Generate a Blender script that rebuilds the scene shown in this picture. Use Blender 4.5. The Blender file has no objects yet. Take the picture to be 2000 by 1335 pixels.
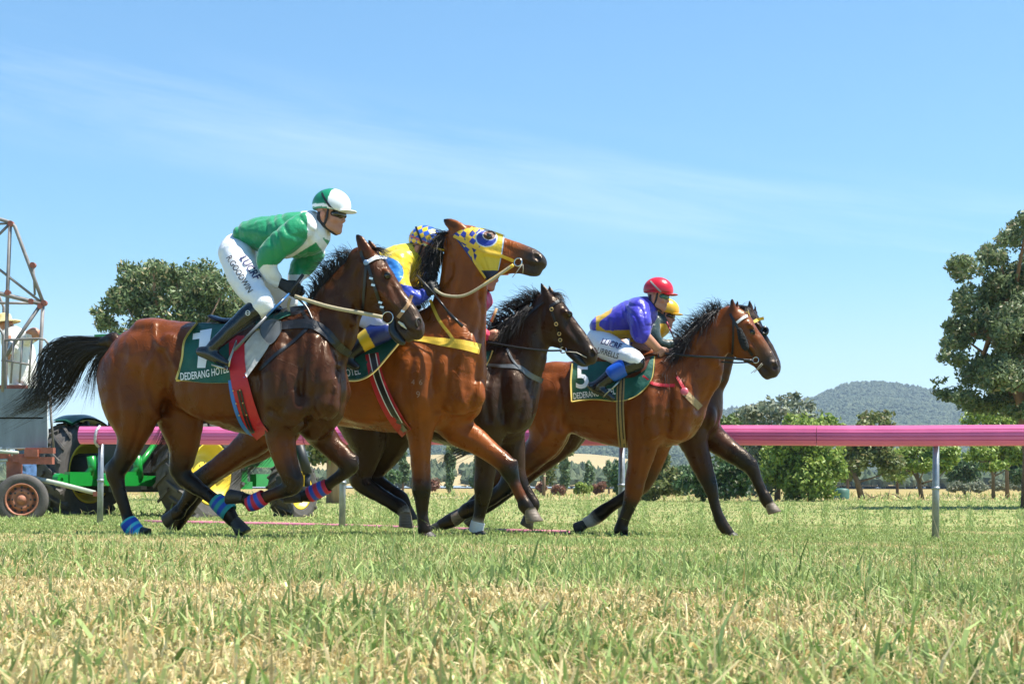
import bpy, bmesh, math, random
import numpy as np
from mathutils import Vector, Matrix
from mathutils.bvhtree import BVHTree
random.seed(7); RNG = np.random.default_rng(11)
SC = bpy.context.scene; COL = SC.collection
# ---------------------------------------------------------------- camera
FOC, CX, HY, CAMZ = 3200.0, 1000.0, 950.0, 0.40      # measured on the 2000 px wide photograph
cam_d = bpy.data.cameras.new('camera'); cam = bpy.data.objects.new('camera', cam_d); COL.objects.link(cam)
cam.location = (0, 0, CAMZ); cam.rotation_euler = (math.radians(90), 0, 0)
cam_d.sensor_width = 36; cam_d.lens = FOC/2000*36; cam_d.shift_y = (HY-667.5)/2000
cam_d.clip_start = 0.1; cam_d.clip_end = 20000
cam_d.dof.use_dof = True; cam_d.dof.focus_distance = 12.3; cam_d.dof.aperture_fstop = 22
SC.camera = cam
# ---------------------------------------------------------------- light
SUN_EL, SUN_AZ = math.radians(64), math.radians(-4)   # azimuth measured from +x (right) towards -y (the camera)
sd = Vector((math.cos(SUN_EL)*math.cos(SUN_AZ), math.cos(SUN_EL)*math.sin(SUN_AZ), math.sin(SUN_EL)))
sun_d = bpy.data.lights.new('sun', 'SUN'); sun_d.energy = 5.0; sun_d.angle = math.radians(0.5); sun_d.color = (1, 0.95, 0.86)
sun = bpy.data.objects.new('sun', sun_d); COL.objects.link(sun); sun.location = (5, 0, 20)
sun.rotation_euler = sd.to_track_quat('Z', 'Y').to_euler()
w = bpy.data.worlds.new('World'); SC.world = w; w.use_nodes = True
nt = w.node_tree; N = nt.nodes; L = nt.links; N.clear()
def nd(tree, typ, **kw):
    n = tree.nodes.new(typ)
    for k, v in kw.items():
        if k.startswith('_'): setattr(n, k[1:], v)
        else: n.inputs[k.replace('__', ' ')].default_value = v
    return n
sky = nd(nt, 'ShaderNodeTexSky', _sky_type='NISHITA', _sun_disc=False, _sun_elevation=SUN_EL,
         _sun_rotation=math.atan2(sd.x, sd.y), _altitude=300, _air_density=1.0, _dust_density=0.6, _ozone_density=1.6)
tc = nd(nt, 'ShaderNodeTexCoord')
# thin cirrus: stretched noise in the sky's own direction space
mp = nd(nt, 'ShaderNodeMapping'); mp.inputs['Scale'].default_value = (2.2, 2.2, 24)
mr = nd(nt, 'ShaderNodeMapping'); mr.inputs['Rotation'].default_value = (0, math.radians(-9.5), 0); L.new(tc.outputs['Generated'], mr.inputs['Vector']); L.new(mr.outputs[0], mp.inputs['Vector'])
nz = nd(nt, 'ShaderNodeTexNoise', Scale=1.5, Detail=7, Roughness=0.62, Distortion=0.35); L.new(mp.outputs[0], nz.inputs['Vector'])
rp = nd(nt, 'ShaderNodeValToRGB'); rp.color_ramp.elements[0].position = 0.42; rp.color_ramp.elements[1].position = 0.78
L.new(nz.outputs['Fac'], rp.inputs[0])
nz2 = nd(nt, 'ShaderNodeTexNoise', Scale=2.2, Detail=3); L.new(tc.outputs['Generated'], nz2.inputs['Vector'])
# a soft band of cirrus and a pale layer near the horizon
sx = nd(nt, 'ShaderNodeSeparateXYZ'); L.new(tc.outputs['Generated'], sx.inputs[0])
band = nd(nt, 'ShaderNodeMath', _operation='MULTIPLY_ADD'); band.inputs[1].default_value = 0.166; L.new(sx.outputs['X'], band.inputs[0]); L.new(sx.outputs['Z'], band.inputs[2])
bd = nd(nt, 'ShaderNodeMapRange', _interpolation_type='SMOOTHERSTEP'); bd.inputs['From Min'].default_value = 0.05; bd.inputs['From Max'].default_value = 0.0
sb = nd(nt, 'ShaderNodeMath', _operation='SUBTRACT'); sb.inputs[1].default_value = 0.186; L.new(band.outputs[0], sb.inputs[0])
ab = nd(nt, 'ShaderNodeMath', _operation='ABSOLUTE'); L.new(sb.outputs[0], ab.inputs[0]); L.new(ab.outputs[0], bd.inputs['Value'])
lo = nd(nt, 'ShaderNodeMapRange', _interpolation_type='SMOOTHERSTEP'); lo.inputs['From Min'].default_value = 0.20; lo.inputs['From Max'].default_value = 0.02; L.new(sx.outputs['Z'], lo.inputs['Value'])
lo2 = nd(nt, 'ShaderNodeMath', _operation='MULTIPLY'); lo2.inputs[1].default_value = 0.8; L.new(lo.outputs[0], lo2.inputs[0])
mx = nd(nt, 'ShaderNodeMath', _operation='MAXIMUM'); L.new(bd.outputs[0], mx.inputs[0]); L.new(lo2.outputs[0], mx.inputs[1])
m2 = nd(nt, 'ShaderNodeMath', _operation='MULTIPLY'); L.new(mx.outputs[0], m2.inputs[0]); L.new(rp.outputs[0], m2.inputs[1])
m3 = nd(nt, 'ShaderNodeMath', _operation='MULTIPLY_ADD'); m3.inputs[1].default_value = 0.33; m3.inputs[2].default_value = 0.0; L.new(m2.outputs[0], m3.inputs[0])
tint = nd(nt, 'ShaderNodeMix', _data_type='RGBA', _blend_type='MULTIPLY'); tint.inputs['Factor'].default_value = 1
tint.inputs['B'].default_value = (0.66, 1.08, 1.26, 1); L.new(sky.outputs[0], tint.inputs['A'])
mixc = nd(nt, 'ShaderNodeMix', _data_type='RGBA'); L.new(m3.outputs[0], mixc.inputs['Factor']); L.new(tint.outputs['Result'], mixc.inputs['A'])
mixc.inputs['B'].default_value = (8.2, 9.0, 9.8, 1)
hz1 = nd(nt, 'ShaderNodeMapRange', _interpolation_type='SMOOTHERSTEP'); hz1.inputs['From Min'].default_value = 0.16; hz1.inputs['From Max'].default_value = -0.02; hz1.inputs['To Max'].default_value = 0.62; L.new(sx.outputs['Z'], hz1.inputs['Value'])
hm_ = nd(nt, 'ShaderNodeMath', _operation='MAXIMUM'); L.new(m3.outputs[0], hm_.inputs[0]); L.new(hz1.outputs[0], hm_.inputs[1]); L.new(hm_.outputs[0], mixc.inputs['Factor'])
bg = nd(nt, 'ShaderNodeBackground', Strength=0.070); L.new(mixc.outputs['Result'], bg.inputs['Color'])
wo = nd(nt, 'ShaderNodeOutputWorld'); L.new(bg.outputs[0], wo.inputs['Surface'])
SC.view_settings.view_transform = 'Standard'; SC.view_settings.look = 'None'; SC.view_settings.exposure = 1.12; SC.view_settings.gamma = 1.0
SC.cycles.max_bounces = 5; SC.cycles.transparent_max_bounces = 4; SC.cycles.volume_bounces = 0
# ---------------------------------------------------------------- pixel <-> world
def ray(px, py): return np.array([(px-CX)/FOC, 1.0, (HY-py)/FOC])
def P(px, py, dep): return ray(px, py)*dep + np.array([0, 0, CAMZ])
def topx(p):
    p = np.asarray(p, float); d = p[..., 1]
    return np.stack([CX+FOC*p[..., 0]/d, HY-FOC*(p[..., 2]-CAMZ)/d], -1)
def sstep(x, a, b):
    t = np.clip((x-a)/(b-a), 0, 1); return t*t*(3-2*t)
def ground_z(x, y):
    """track surface: falls gently away from the camera and to the right, then a flat field"""
    x = np.asarray(x, float); y = np.asarray(y, float)
    yy = np.where(y < 19, y, 19 + (y-19)*0.0)
    xx = np.clip(x, -9, 9)
    drop = 0.205 + 0.0153*yy + 0.014*xx*(1-0.6*sstep(y, 20, 40)) + 0.06*sstep(y, 19, 40)
    b = 0.012*np.sin(x*1.7+0.6*y)*np.sin(y*1.9+1) + 0.010*np.sin(x*0.6+1.3)*np.sin(y*0.9)
    return CAMZ - drop + b*(1-sstep(y, 10, 20)) + 0.010*np.exp(-((y-3.75-.35*np.sin(x*2.1))/0.55)**2)*np.clip(np.sin(x*1.4+0.8)+0.6, 0, 2)
class Frame:
    """vertical plane the horse runs in: heading turned towards the camera"""
    def __init__(s, px, py, dep, ang=19.0):
        s.a = math.radians(ang); s.d = np.array([math.cos(s.a), -math.sin(s.a), 0]); s.n = np.array([math.sin(s.a), math.cos(s.a), 0])
        b = P(px, py, dep); s.o = np.array([b[0], b[1], float(ground_z(b[0], b[1]))])
        s.C = np.array([0, 0, CAMZ])
        s.M = Matrix.Translation(Vector(s.o)) @ Matrix.Rotation(-s.a, 4, 'Z')
    def w(s, px, py, t=0.0):
        r = ray(px, py); k = (t - np.dot(s.C-s.o, s.n))/np.dot(r, s.n); return s.C + r*k
    def l(s, px, py, t=0.0):
        return s.tol(s.w(px, py, t))
    def tol(s, p):
        q = np.asarray(p)-s.o; return np.stack([q@s.d, q@s.n, q[..., 2]], -1)
    def tow(s, q):
        q = np.asarray(q); return s.o + q[..., :1]*s.d + q[..., 1:2]*s.n + q[..., 2:3]*np.array([0, 0, 1.0])
    def mpp(s, px, py, t=0.0): return s.w(px, py, t)[1]/FOC
# ---------------------------------------------------------------- materials
MATS = {}
def mat(name, col=(.5, .5, .5), rough=.5, attr=False, metal=0.0, spec=.5, bump=0.0, bscale=60, vary=0.0, vscale=6, coat=0.0, sheen=0.0, trans=0.0, rvar=0.0, stretch=(1, 1, 1), emit=None):
    if name in MATS: return MATS[name]
    m = bpy.data.materials.new(name); MATS[name] = m; m.use_nodes = True; t = m.node_tree
    b = t.nodes['Principled BSDF']; b.inputs['Roughness'].default_value = rough; b.inputs['Metallic'].default_value = metal
    b.inputs['Specular IOR Level'].default_value = spec; b.inputs['Coat Weight'].default_value = coat
    if sheen: b.inputs['Sheen Weight'].default_value = sheen
    b.inputs['Base Color'].default_value = (*col, 1)
    src = None
    if attr:
        a = nd(t, 'ShaderNodeVertexColor', _layer_name='col'); src = a.outputs['Color']
    tcn = nd(t, 'ShaderNodeTexCoord'); mpn = nd(t, 'ShaderNodeMapping'); mpn.inputs['Scale'].default_value = stretch
    t.links.new(tcn.outputs['Object'], mpn.inputs['Vector'])
    if vary or rvar:
        n = nd(t, 'ShaderNodeTexNoise', Scale=vscale, Detail=5, Roughness=.6); t.links.new(mpn.outputs[0], n.inputs['Vector'])
    if vary:
        r = nd(t, 'ShaderNodeMapRange'); r.inputs['From Min'].default_value = .25; r.inputs['From Max'].default_value = .75
        r.inputs['To Min'].default_value = 1-vary; r.inputs['To Max'].default_value = 1+vary; t.links.new(n.outputs['Fac'], r.inputs['Value'])
        mm = nd(t, 'ShaderNodeMix', _data_type='RGBA', _blend_type='MULTIPLY'); mm.inputs['Factor'].default_value = 1
        if src is None: mm.inputs['A'].default_value = (*col, 1)
        else: t.links.new(src, mm.inputs['A'])
        t.links.new(r.outputs[0], mm.inputs['B']); src = mm.outputs['Result']
    if rvar:
        r2 = nd(t, 'ShaderNodeMapRange'); r2.inputs['From Min'].default_value = .3; r2.inputs['From Max'].default_value = .7
        r2.inputs['To Min'].default_value = rough-rvar; r2.inputs['To Max'].default_value = rough+rvar
        t.links.new(n.outputs['Fac'], r2.inputs['Value']); t.links.new(r2.outputs[0], b.inputs['Roughness'])
    if src is not None: t.links.new(src, b.inputs['Base Color'])
    if bump:
        n3 = nd(t, 'ShaderNodeTexNoise', Scale=bscale, Detail=4, Roughness=.6); t.links.new(mpn.outputs[0], n3.inputs['Vector'])
        bp = nd(t, 'ShaderNodeBump', Strength=bump, Distance=.02); t.links.new(n3.outputs['Fac'], bp.inputs['Height']); t.links.new(bp.outputs[0], b.inputs['Normal'])
    if trans:
        tr = nd(t, 'ShaderNodeBsdfTranslucent'); tr.inputs['Color'].default_value = (*col, 1)
        if src is not None: t.links.new(src, tr.inputs['Color'])
        ms = nd(t, 'ShaderNodeMixShader', Fac=trans); t.links.new(b.outputs[0], ms.inputs[1]); t.links.new(tr.outputs[0], ms.inputs[2])
        t.links.new(ms.outputs[0], t.nodes['Material Output'].inputs['Surface'])
    if emit: b.inputs['Emission Color'].default_value = (*emit, 1); b.inputs['Emission Strength'].default_value = 1
    return m
# ---------------------------------------------------------------- object helpers
def tag(o, label=None, cat=None, group=None, kind=None):
    if label: o['label'] = label
    if cat: o['category'] = cat
    if group: o['group'] = group
    if kind: o['kind'] = kind
    return o
def thing(name, label, cat, loc=(0, 0, 0), rz=0.0, group=None):
    o = bpy.data.objects.new(name, None); o.empty_display_size = .2; COL.objects.link(o)
    o.location = loc; o.rotation_euler = (0, 0, rz); o['mw'] = 1; del o['mw']
    return tag(o, label, cat, group)
def mw(o):
    if o is None: return Matrix.Identity(4)
    m = Matrix.LocRotScale(o.location, o.rotation_euler, o.scale)
    return mw(o.parent) @ m if o.parent else m
def mesh(name, V, F, m, parent=None, col=None, smooth=True, mats=None, fm=None):
    """V in world space; the object is linked under parent and keeps the parent's frame"""
    V = np.asarray(V, float).reshape(-1, 3); me = bpy.data.meshes.new(name)
    inv = np.array(mw(parent).inverted()); Vl = V@inv[:3, :3].T + inv[:3, 3]
    if isinstance(F, np.ndarray):
        n = F.shape[1]; me.vertices.add(len(Vl)); me.vertices.foreach_set('co', Vl.astype(np.float32).ravel())
        me.loops.add(F.size); me.loops.foreach_set('vertex_index', F.astype(np.int32).ravel())
        me.polygons.add(len(F)); me.polygons.foreach_set('loop_start', np.arange(0, F.size, n, dtype=np.int32))
        me.update(calc_edges=True); me.validate()
    else:
        me.from_pydata(Vl.tolist(), [], F); me.update()
    if col is not None:
        c = np.ones((len(V), 4), np.float32); c[:, :3] = col
        at = me.color_attributes.new('col', 'FLOAT_COLOR', 'POINT'); at.data.foreach_set('color', c.ravel())
    me.polygons.foreach_set('use_smooth', np.full(len(me.polygons), smooth))
    for mm in (mats or [m]): me.materials.append(mm)
    if fm is not None: me.polygons.foreach_set('material_index', np.asarray(fm, np.int32))
    o = bpy.data.objects.new(name, me); COL.objects.link(o); o.parent = parent
    return o
class MB:
    """collects boxes, tubes and lofts, in world space, for ONE mesh object"""
    def __init__(s): s.V = []; s.F = []; s.M = []; s.mi = 0
    def add(s, V, F):
        b = len(s.V); s.V += [tuple(v) for v in V]; s.F += [tuple(i+b for i in f) for f in F]; s.M += [s.mi]*len(F)
    def box(s, c, ax, bev=0.0):
        c = np.array(c, float); a = [np.array(x, float) for x in ax]; V = []
        for k in (-1, 1):
            for j in (-1, 1):
                for i in (-1, 1): V.append(c+i*a[0]+j*a[1]+k*a[2])
        s.add(V, [(0, 2, 3, 1), (4, 5, 7, 6), (0, 1, 5, 4), (2, 6, 7, 3), (0, 4, 6, 2), (1, 3, 7, 5)])
    def abox(s, x0, x1, y0, y1, z0, z1): s.box(((x0+x1)/2, (y0+y1)/2, (z0+z1)/2), ((abs(x1-x0)/2, 0, 0), (0, abs(y1-y0)/2, 0), (0, 0, abs(z1-z0)/2)))
    def tube(s, pts, r, n=8, cap=True):
        pts = [np.array(p, float) for p in pts]; R = r if hasattr(r, '__len__') else [r]*len(pts); V = []; F = []
        up = None
        for i, p in enumerate(pts):
            d = pts[min(i+1, len(pts)-1)]-pts[max(i-1, 0)]; d /= (np.linalg.norm(d)+1e-9)
            if up is None: up = np.array([0, 0, 1.0]) if abs(d[2]) < .9 else np.array([1.0, 0, 0])
            u = np.cross(d, up); u /= np.linalg.norm(u)+1e-9; v = np.cross(u, d); up = v
            for k in range(n):
                q = 2*math.pi*k/n; V.append(p+R[i]*(math.cos(q)*u+math.sin(q)*v))
        for i in range(len(pts)-1):
            for k in range(n):
                a = i*n+k; b = i*n+(k+1) % n; F.append((a, a+n, b+n, b))
        if cap: F.append(tuple(range(n))); F.append(tuple((len(pts)-1)*n+k for k in reversed(range(n))))
        s.add(V, F)
    def lathe(s, c, axis, prof, n=24, closed=False):
        axis = np.array(axis, float); axis /= np.linalg.norm(axis)
        u = np.cross(axis, [0, 0, 1.0]) if abs(axis[2]) < .9 else np.cross(axis, [1.0, 0, 0]); u /= np.linalg.norm(u); v = np.cross(axis, u); V = []; F = []
        for (h, r) in prof:
            for k in range(n):
                q = 2*math.pi*k/n; V.append(np.array(c)+axis*h+r*(math.cos(q)*u+math.sin(q)*v))
        m = len(prof)
        for i in range(m if closed else m-1):
            j = (i+1) % m
            for k in range(n): F.append((i*n+k, i*n+(k+1) % n, j*n+(k+1) % n, j*n+k))
        s.add(V, F)
    def torus(s, c, axis, R, r, n=28, m=10):
        s.lathe(c, axis, [(r*math.sin(2*math.pi*k/m), R+r*math.cos(2*math.pi*k/m)) for k in range(m)], n, True)
    def grid(s, G):
        """closed sheet from an array (n, m, 3)"""
        n, m = G.shape[:2]; s.add(G.reshape(-1, 3), [(i*m+j, i*m+j+1, (i+1)*m+j+1, (i+1)*m+j) for i in range(n-1) for j in range(m-1)])
    def build(s, name, m, parent=None, smooth=False, mats=None, col=None):
        return mesh(name, s.V, s.F, m, parent, smooth=smooth, mats=mats, fm=s.M if mats else None, col=col)
# ---------------------------------------------------------------- implicit bodies
def catmull(S, n):
    S = np.asarray(S, float); out = []
    for i in range(len(S)-1):
        p0 = S[max(i-1, 0)]; p1 = S[i]; p2 = S[i+1]; p3 = S[min(i+2, len(S)-1)]
        for k in range(n):
            t = k/n; out.append(.5*((2*p1)+(-p0+p2)*t+(2*p0-5*p1+4*p2-p3)*t*t+(-p0+3*p1-3*p2+p3)*t**3))
    out.append(S[-1]); return np.array(out)
def pnoise(Q, sc, seed=0):
    r = np.random.default_rng(seed); s = 0
    for k in range(6):
        d = r.normal(size=3)*sc*(1+.35*k); s = s+np.sin(Q@d+r.uniform(0, 6.28))/(1+.25*k)
    return s/3.0
class Field:
    def __init__(s): s.pr = []
    def sweep(s, S, k=.03, n=4, carve=False):
        """S rows: x, y, z, r, sy (lateral squash), colour r, g, b"""
        S = np.asarray(S, float); S = catmull(S, n) if len(S) > 2 else S; s.pr.append(dict(S=S, k=k, carve=carve)); return s
    def ell(s, c, r, ang=0.0, k=.03, col=(.5, .5, .5), carve=False, yaw=0.0):
        s.pr.append(dict(c=np.array(c, float), r=np.array(r, float), a=ang, k=k, col=np.array(col), carve=carve, yaw=yaw)); return s
    @staticmethod
    def bb(p):
        if 'S' in p:
            S = p['S']; R = S[:, 3:4]*np.maximum(1, np.stack([np.ones(len(S)), S[:, 4], np.ones(len(S))], 1)); return (S[:, :3]-R).min(0), (S[:, :3]+R).max(0)
        m = p['r'].max(); return p['c']-m, p['c']+m
    @staticmethod
    def ev(p, Q, colour=False):
        if 'S' in p:
            S = p['S']; best = np.full(len(Q), 1e9); cc = np.zeros((len(Q), 3)) if colour else None
            for i in range(len(S)-1):
                a = S[i]; b = S[i+1]; ba = b[:3]-a[:3]; l2 = ba@ba+1e-12; pa = Q-a[:3]
                t = np.clip(pa@ba/l2, 0, 1); q = pa-t[:, None]*ba; sy = a[4]+t*(b[4]-a[4])
                d = np.sqrt(q[:, 0]**2+(q[:, 1]/sy)**2+q[:, 2]**2)-(a[3]+t*(b[3]-a[3]))
                d = d*np.minimum(1, sy*.5+.5)
                if colour:
                    m = d < best; cc[m] = (a[5:8]+t[:, None]*(b[5:8]-a[5:8]))[m]
                best = np.minimum(best, d)
            return (best, cc) if colour else best
        q = Q-p['c']; ca, sa = math.cos(p['a']), math.sin(p['a'])
        if p['yaw']:
            cy, sy_ = math.cos(p['yaw']), math.sin(p['yaw']); q = np.stack([q[:, 0]*cy+q[:, 1]*sy_, -q[:, 0]*sy_+q[:, 1]*cy, q[:, 2]], -1)
        q = np.stack([q[:, 0]*ca+q[:, 2]*sa, q[:, 1], -q[:, 0]*sa+q[:, 2]*ca], -1)
        k0 = np.linalg.norm(q/p['r'], axis=1); k1 = np.linalg.norm(q/p['r']**2, axis=1)+1e-9; d = k0*(k0-1)/k1
        return (d, np.broadcast_to(p['col'], (len(Q), 3))) if colour else d
    def mesh(s, h, disp=None, smooth=2, cs=.015):
        B = [s.bb(p) for p in s.pr if not p['carve']]; lo = np.min([b[0] for b in B], 0)-3*h; hi = np.max([b[1] for b in B], 0)+3*h
        n = np.ceil((hi-lo)/h).astype(int)+1; v = np.full(n, 1.0, np.float32)
        ax = [lo[i]+h*np.arange(n[i]) for i in range(3)]
        for p in s.pr:
            a, b = s.bb(p); pad = p['k']+3*h
            i0 = np.maximum(np.floor((a-pad-lo)/h).astype(int), 0); i1 = np.minimum(np.ceil((b+pad-lo)/h).astype(int)+1, n)
            if (i1 <= i0).any(): continue
            X = np.stack(np.meshgrid(*[ax[i][i0[i]:i1[i]] for i in range(3)], indexing='ij'), -1); sh = X.shape[:3]
            d = s.ev(p, X.reshape(-1, 3)).reshape(sh); sl = tuple(slice(i0[i], i1[i]) for i in range(3)); u = v[sl]; k = p['k']
            if p['carve']:
                d = -d; hh = np.maximum(k-np.abs(u-d), 0)/k; v[sl] = np.maximum(u, d)+hh*hh*k*.25
            else:
                hh = np.maximum(k-np.abs(u-d), 0)/k; v[sl] = np.minimum(u, d)-hh*hh*k*.25
        if disp is not None:
            idx = np.argwhere(np.abs(v) < 4*h); Q = lo+idx*h; v[tuple(idx.T)] += disp(Q).astype(np.float32)
        V, F = nets(v, lo, h)
        for _ in range(smooth): V = lap(V, F)
        # colours
        C = np.zeros((len(V), 3)); W = np.zeros(len(V))
        for p in s.pr:
            if p['carve'] and not p.get('paint'): continue
            a, b = s.bb(p); m = ((V > a-.08) & (V < b+.08)).all(1)
            if not m.any(): continue
            d, c = s.ev(p, V[m], True); wt = np.exp(-np.clip(np.abs(d), 0, 1)/cs)+1e-12; C[m] += c*wt[:, None]; W[m] += wt
        return V, F, C/np.maximum(W, 1e-12)[:, None]
def nets(v, lo, h):
    ins = v < 0; n = np.array(v.shape); c = np.zeros(n-1, np.int8)
    for i in (0, 1):
        for j in (0, 1):
            for k in (0, 1): c += ins[i:n[0]-1+i, j:n[1]-1+j, k:n[2]-1+k]
    act = (c > 0) & (c < 8); idx = np.full(n-1, -1, np.int64); A = np.argwhere(act); idx[act] = np.arange(len(A))
    acc = np.zeros((len(A), 3)); cnt = np.zeros(len(A))
    for ax in range(3):
        o = [x for x in range(3) if x != ax]
        for p in (0, 1):
            for q in (0, 1):
                b = A.copy(); b[:, o[0]] += p; b[:, o[1]] += q; e = b.copy(); e[:, ax] += 1
                va = v[tuple(b.T)]; vb = v[tuple(e.T)]; m = (va < 0) != (vb < 0); t = va[m]/(va[m]-vb[m])
                pt = b[m].astype(float); pt[:, ax] += t; acc[m] += pt; cnt[m] += 1
    V = lo+h*acc/cnt[:, None]; Fs = []
    for ax in range(3):
        o = [(ax+1) % 3, (ax+2) % 3]; s0 = [slice(None)]*3; s1 = [slice(None)]*3; s0[ax] = slice(0, -1); s1[ax] = slice(1, None)
        sgn = ins[tuple(s0)].astype(np.int8)-ins[tuple(s1)].astype(np.int8); E = np.argwhere(sgn != 0)
        E = E[(E[:, o[0]] > 0) & (E[:, o[1]] > 0) & (E[:, o[0]] < n[o[0]]-1) & (E[:, o[1]] < n[o[1]]-1)]
        q = []
        for (a, b) in ((1, 1), (0, 1), (0, 0), (1, 0)):
            e = E.copy(); e[:, o[0]] -= a; e[:, o[1]] -= b; q.append(idx[tuple(e.T)])
        q = np.stack(q, 1); pos = sgn[tuple(E.T)] > 0; q[~pos] = q[~pos][:, ::-1]; Fs.append(q)
    return V, np.concatenate(Fs)
def lap(V, F, f=.5):
    e = np.concatenate([F[:, [0, 1]], F[:, [1, 2]], F[:, [2, 3]], F[:, [3, 0]]]); e = np.concatenate([e, e[:, ::-1]])
    c = np.bincount(e[:, 0], minlength=len(V))+1e-9
    A = np.stack([np.bincount(e[:, 0], V[e[:, 1], i], minlength=len(V)) for i in range(3)], 1)/c[:, None]
    return V+f*(A-V)
def tree_of(*objs):
    V = []; F = []
    for o in objs:
        m = mw(o); b = len(V); V += [m @ v.co for v in o.data.vertices]; F += [[b+i for i in p.vertices] for p in o.data.polygons]
    return BVHTree.FromPolygons(V, F)
CAMV = Vector((0, 0, CAMZ))
def hit(bvh, px, py):
    r = Vector(ray(px, py)).normalized(); h = bvh.ray_cast(CAMV, r)
    return (np.array(h[0]), np.array(h[1])) if h[0] is not None else (None, None)
def drape(bvh, pts, off=.006, fall=None, smooth=1):
    """pixel positions (n, 2) laid on the body the camera ray meets; misses take the depth of their neighbours"""
    dep = np.full(len(pts), np.nan)
    for i, (x, y) in enumerate(pts):
        h, nn = hit(bvh, x, y)
        if h is not None: dep[i] = h[1]
    ok = ~np.isnan(dep)
    if not ok.any(): dep[:] = fall
    elif not ok.all():
        ii = np.arange(len(pts)); dep[~ok] = np.interp(ii[~ok], ii[ok], dep[ok])
    for _ in range(smooth):
        if len(dep) > 4: dep[1:-1] = .25*dep[:-2]+.5*dep[1:-1]+.25*dep[2:]
    dep = dep-off
    return np.array([P(x, y, d) for (x, y), d in zip(pts, dep)])
def resamp(pl, step):
    pl = np.asarray(pl, float); seg = np.linalg.norm(np.diff(pl[:, :2], axis=0), axis=1); s = np.r_[0, np.cumsum(seg)]; n = max(3, int(s[-1]/step)+1)
    t = np.linspace(0, s[-1], n); return np.stack([np.interp(t, s, pl[:, k]) for k in range(pl.shape[1])], 1)
def strap(bvh, pl, wpx, name, m, parent, off=.007, th=.004, step=4, curve=True, mb=None, fall=None):
    """leather or web strap lying on a body: a real band with thickness"""
    pl = np.asarray(pl, float)
    if curve and len(pl) > 2: pl = catmull(pl, 6)
    q = resamp(pl, step); d = np.gradient(q, axis=0); d /= np.linalg.norm(d, axis=1)[:, None]+1e-9; nrm = np.stack([-d[:, 1], d[:, 0]], 1)
    wv = np.interp(np.linspace(0, 1, len(q)), np.linspace(0, 1, len(wpx)), wpx)[:, None] if hasattr(wpx, '__len__') else wpx
    A = drape(bvh, q+nrm*wv/2, off, fall); B = drape(bvh, q-nrm*wv/2, off, fall); M_ = drape(bvh, q, off+.0006, fall)
    bk = np.array([0, th, -th*.3]); r = mb or MB(); n = len(q); V = []; F = []
    for i in range(n): V += [A[i], M_[i], B[i], B[i]+bk, A[i]+bk]
    for i in range(n-1):
        for k in range(5):
            a = i*5+k; b = i*5+(k+1) % 5; F.append((a, a+5, b+5, b))
    F += [(0, 1, 2, 3, 4), tuple((n-1)*5+k for k in (4, 3, 2, 1, 0))]; r.add(V, F)
    return r if mb else r.build(name, m, parent, smooth=False)
def coons(top, bot, left, right, n, m):
    T = resamp_n(top, n); B = resamp_n(bot, n); Lf = resamp_n(left, m); R = resamp_n(right, m); u = np.linspace(0, 1, n)[:, None, None]; v = np.linspace(0, 1, m)[None, :, None]
    return (1-v)*T[:, None]+v*B[:, None]+(1-u)*Lf[None]+u*R[None]-((1-u)*(1-v)*T[0]+u*(1-v)*T[-1]+(1-u)*v*B[0]+u*v*B[-1])
def resamp_n(pl, n):
    pl = np.asarray(pl, float); pl = catmull(pl, 6) if len(pl) > 2 else pl
    s = np.r_[0, np.cumsum(np.linalg.norm(np.diff(pl, axis=0), axis=1))]; t = np.linspace(0, s[-1], n); return np.stack([np.interp(t, s, pl[:, k]) for k in range(2)], 1)
def patch(bvh, top, bot, left, right, name, m, parent, off=.012, th=.006, n=36, k=30, fold=0.0, seed=0):
    """a cloth laid over the body: sheet with thickness, soft folds"""
    G = coons(top, bot, left, right, n, k); Wd = np.zeros((n, k, 3))
    dep = np.full((n, k), np.nan)
    for i in range(n):
        for j in range(k):
            h, nn = hit(bvh, *G[i, j])
            if h is not None: dep[i, j] = h[1]
    md = np.nanmedian(dep)
    for i in range(n):
        row = dep[i]; ok = ~np.isnan(row); dep[i] = np.interp(np.arange(k), np.arange(k)[ok], row[ok]) if ok.any() else md
    for _ in range(3):
        d2 = dep.copy(); d2[1:-1] = .25*dep[:-2]+.5*dep[1:-1]+.25*dep[2:]; dep = d2.copy(); d2[:, 1:-1] = .25*dep[:, :-2]+.5*dep[:, 1:-1]+.25*dep[:, 2:]; dep = d2
    # the cloth hangs straight below the widest point of the barrel
    dep = np.minimum(dep, np.minimum.accumulate(dep, axis=1)+.012)
    ii, jj = np.meshgrid(np.arange(n)/n, np.arange(k)/k, indexing='ij')
    dep = dep-off-fold*(np.sin(ii*19+3*jj+seed)*jj**1.0+.6*np.sin(jj*13-ii*11+seed*2))
    for i in range(n):
        for j in range(k): Wd[i, j] = P(G[i, j, 0], G[i, j, 1], dep[i, j])
    mb = MB(); mb.grid(Wd); b = Wd+np.array([0, th, 0]); o = len(mb.V); mb.V += [tuple(v) for v in b.reshape(-1, 3)]
    nf = len(mb.F)
    for f in mb.F[:nf]: mb.F.append(tuple(reversed([x+o for x in f]))); mb.M.append(0)
    rim = [i*k for i in range(n)]+[(n-1)*k+j for j in range(1, k)]+[i*k+k-1 for i in range(n-2, -1, -1)]+[j for j in range(k-2, 0, -1)]
    for a, c in zip(rim, rim[1:]+rim[:1]): mb.F.append((a, a+o, c+o, c)); mb.M.append(0)
    return mb.build(name, m, parent, smooth=True), G
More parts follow.
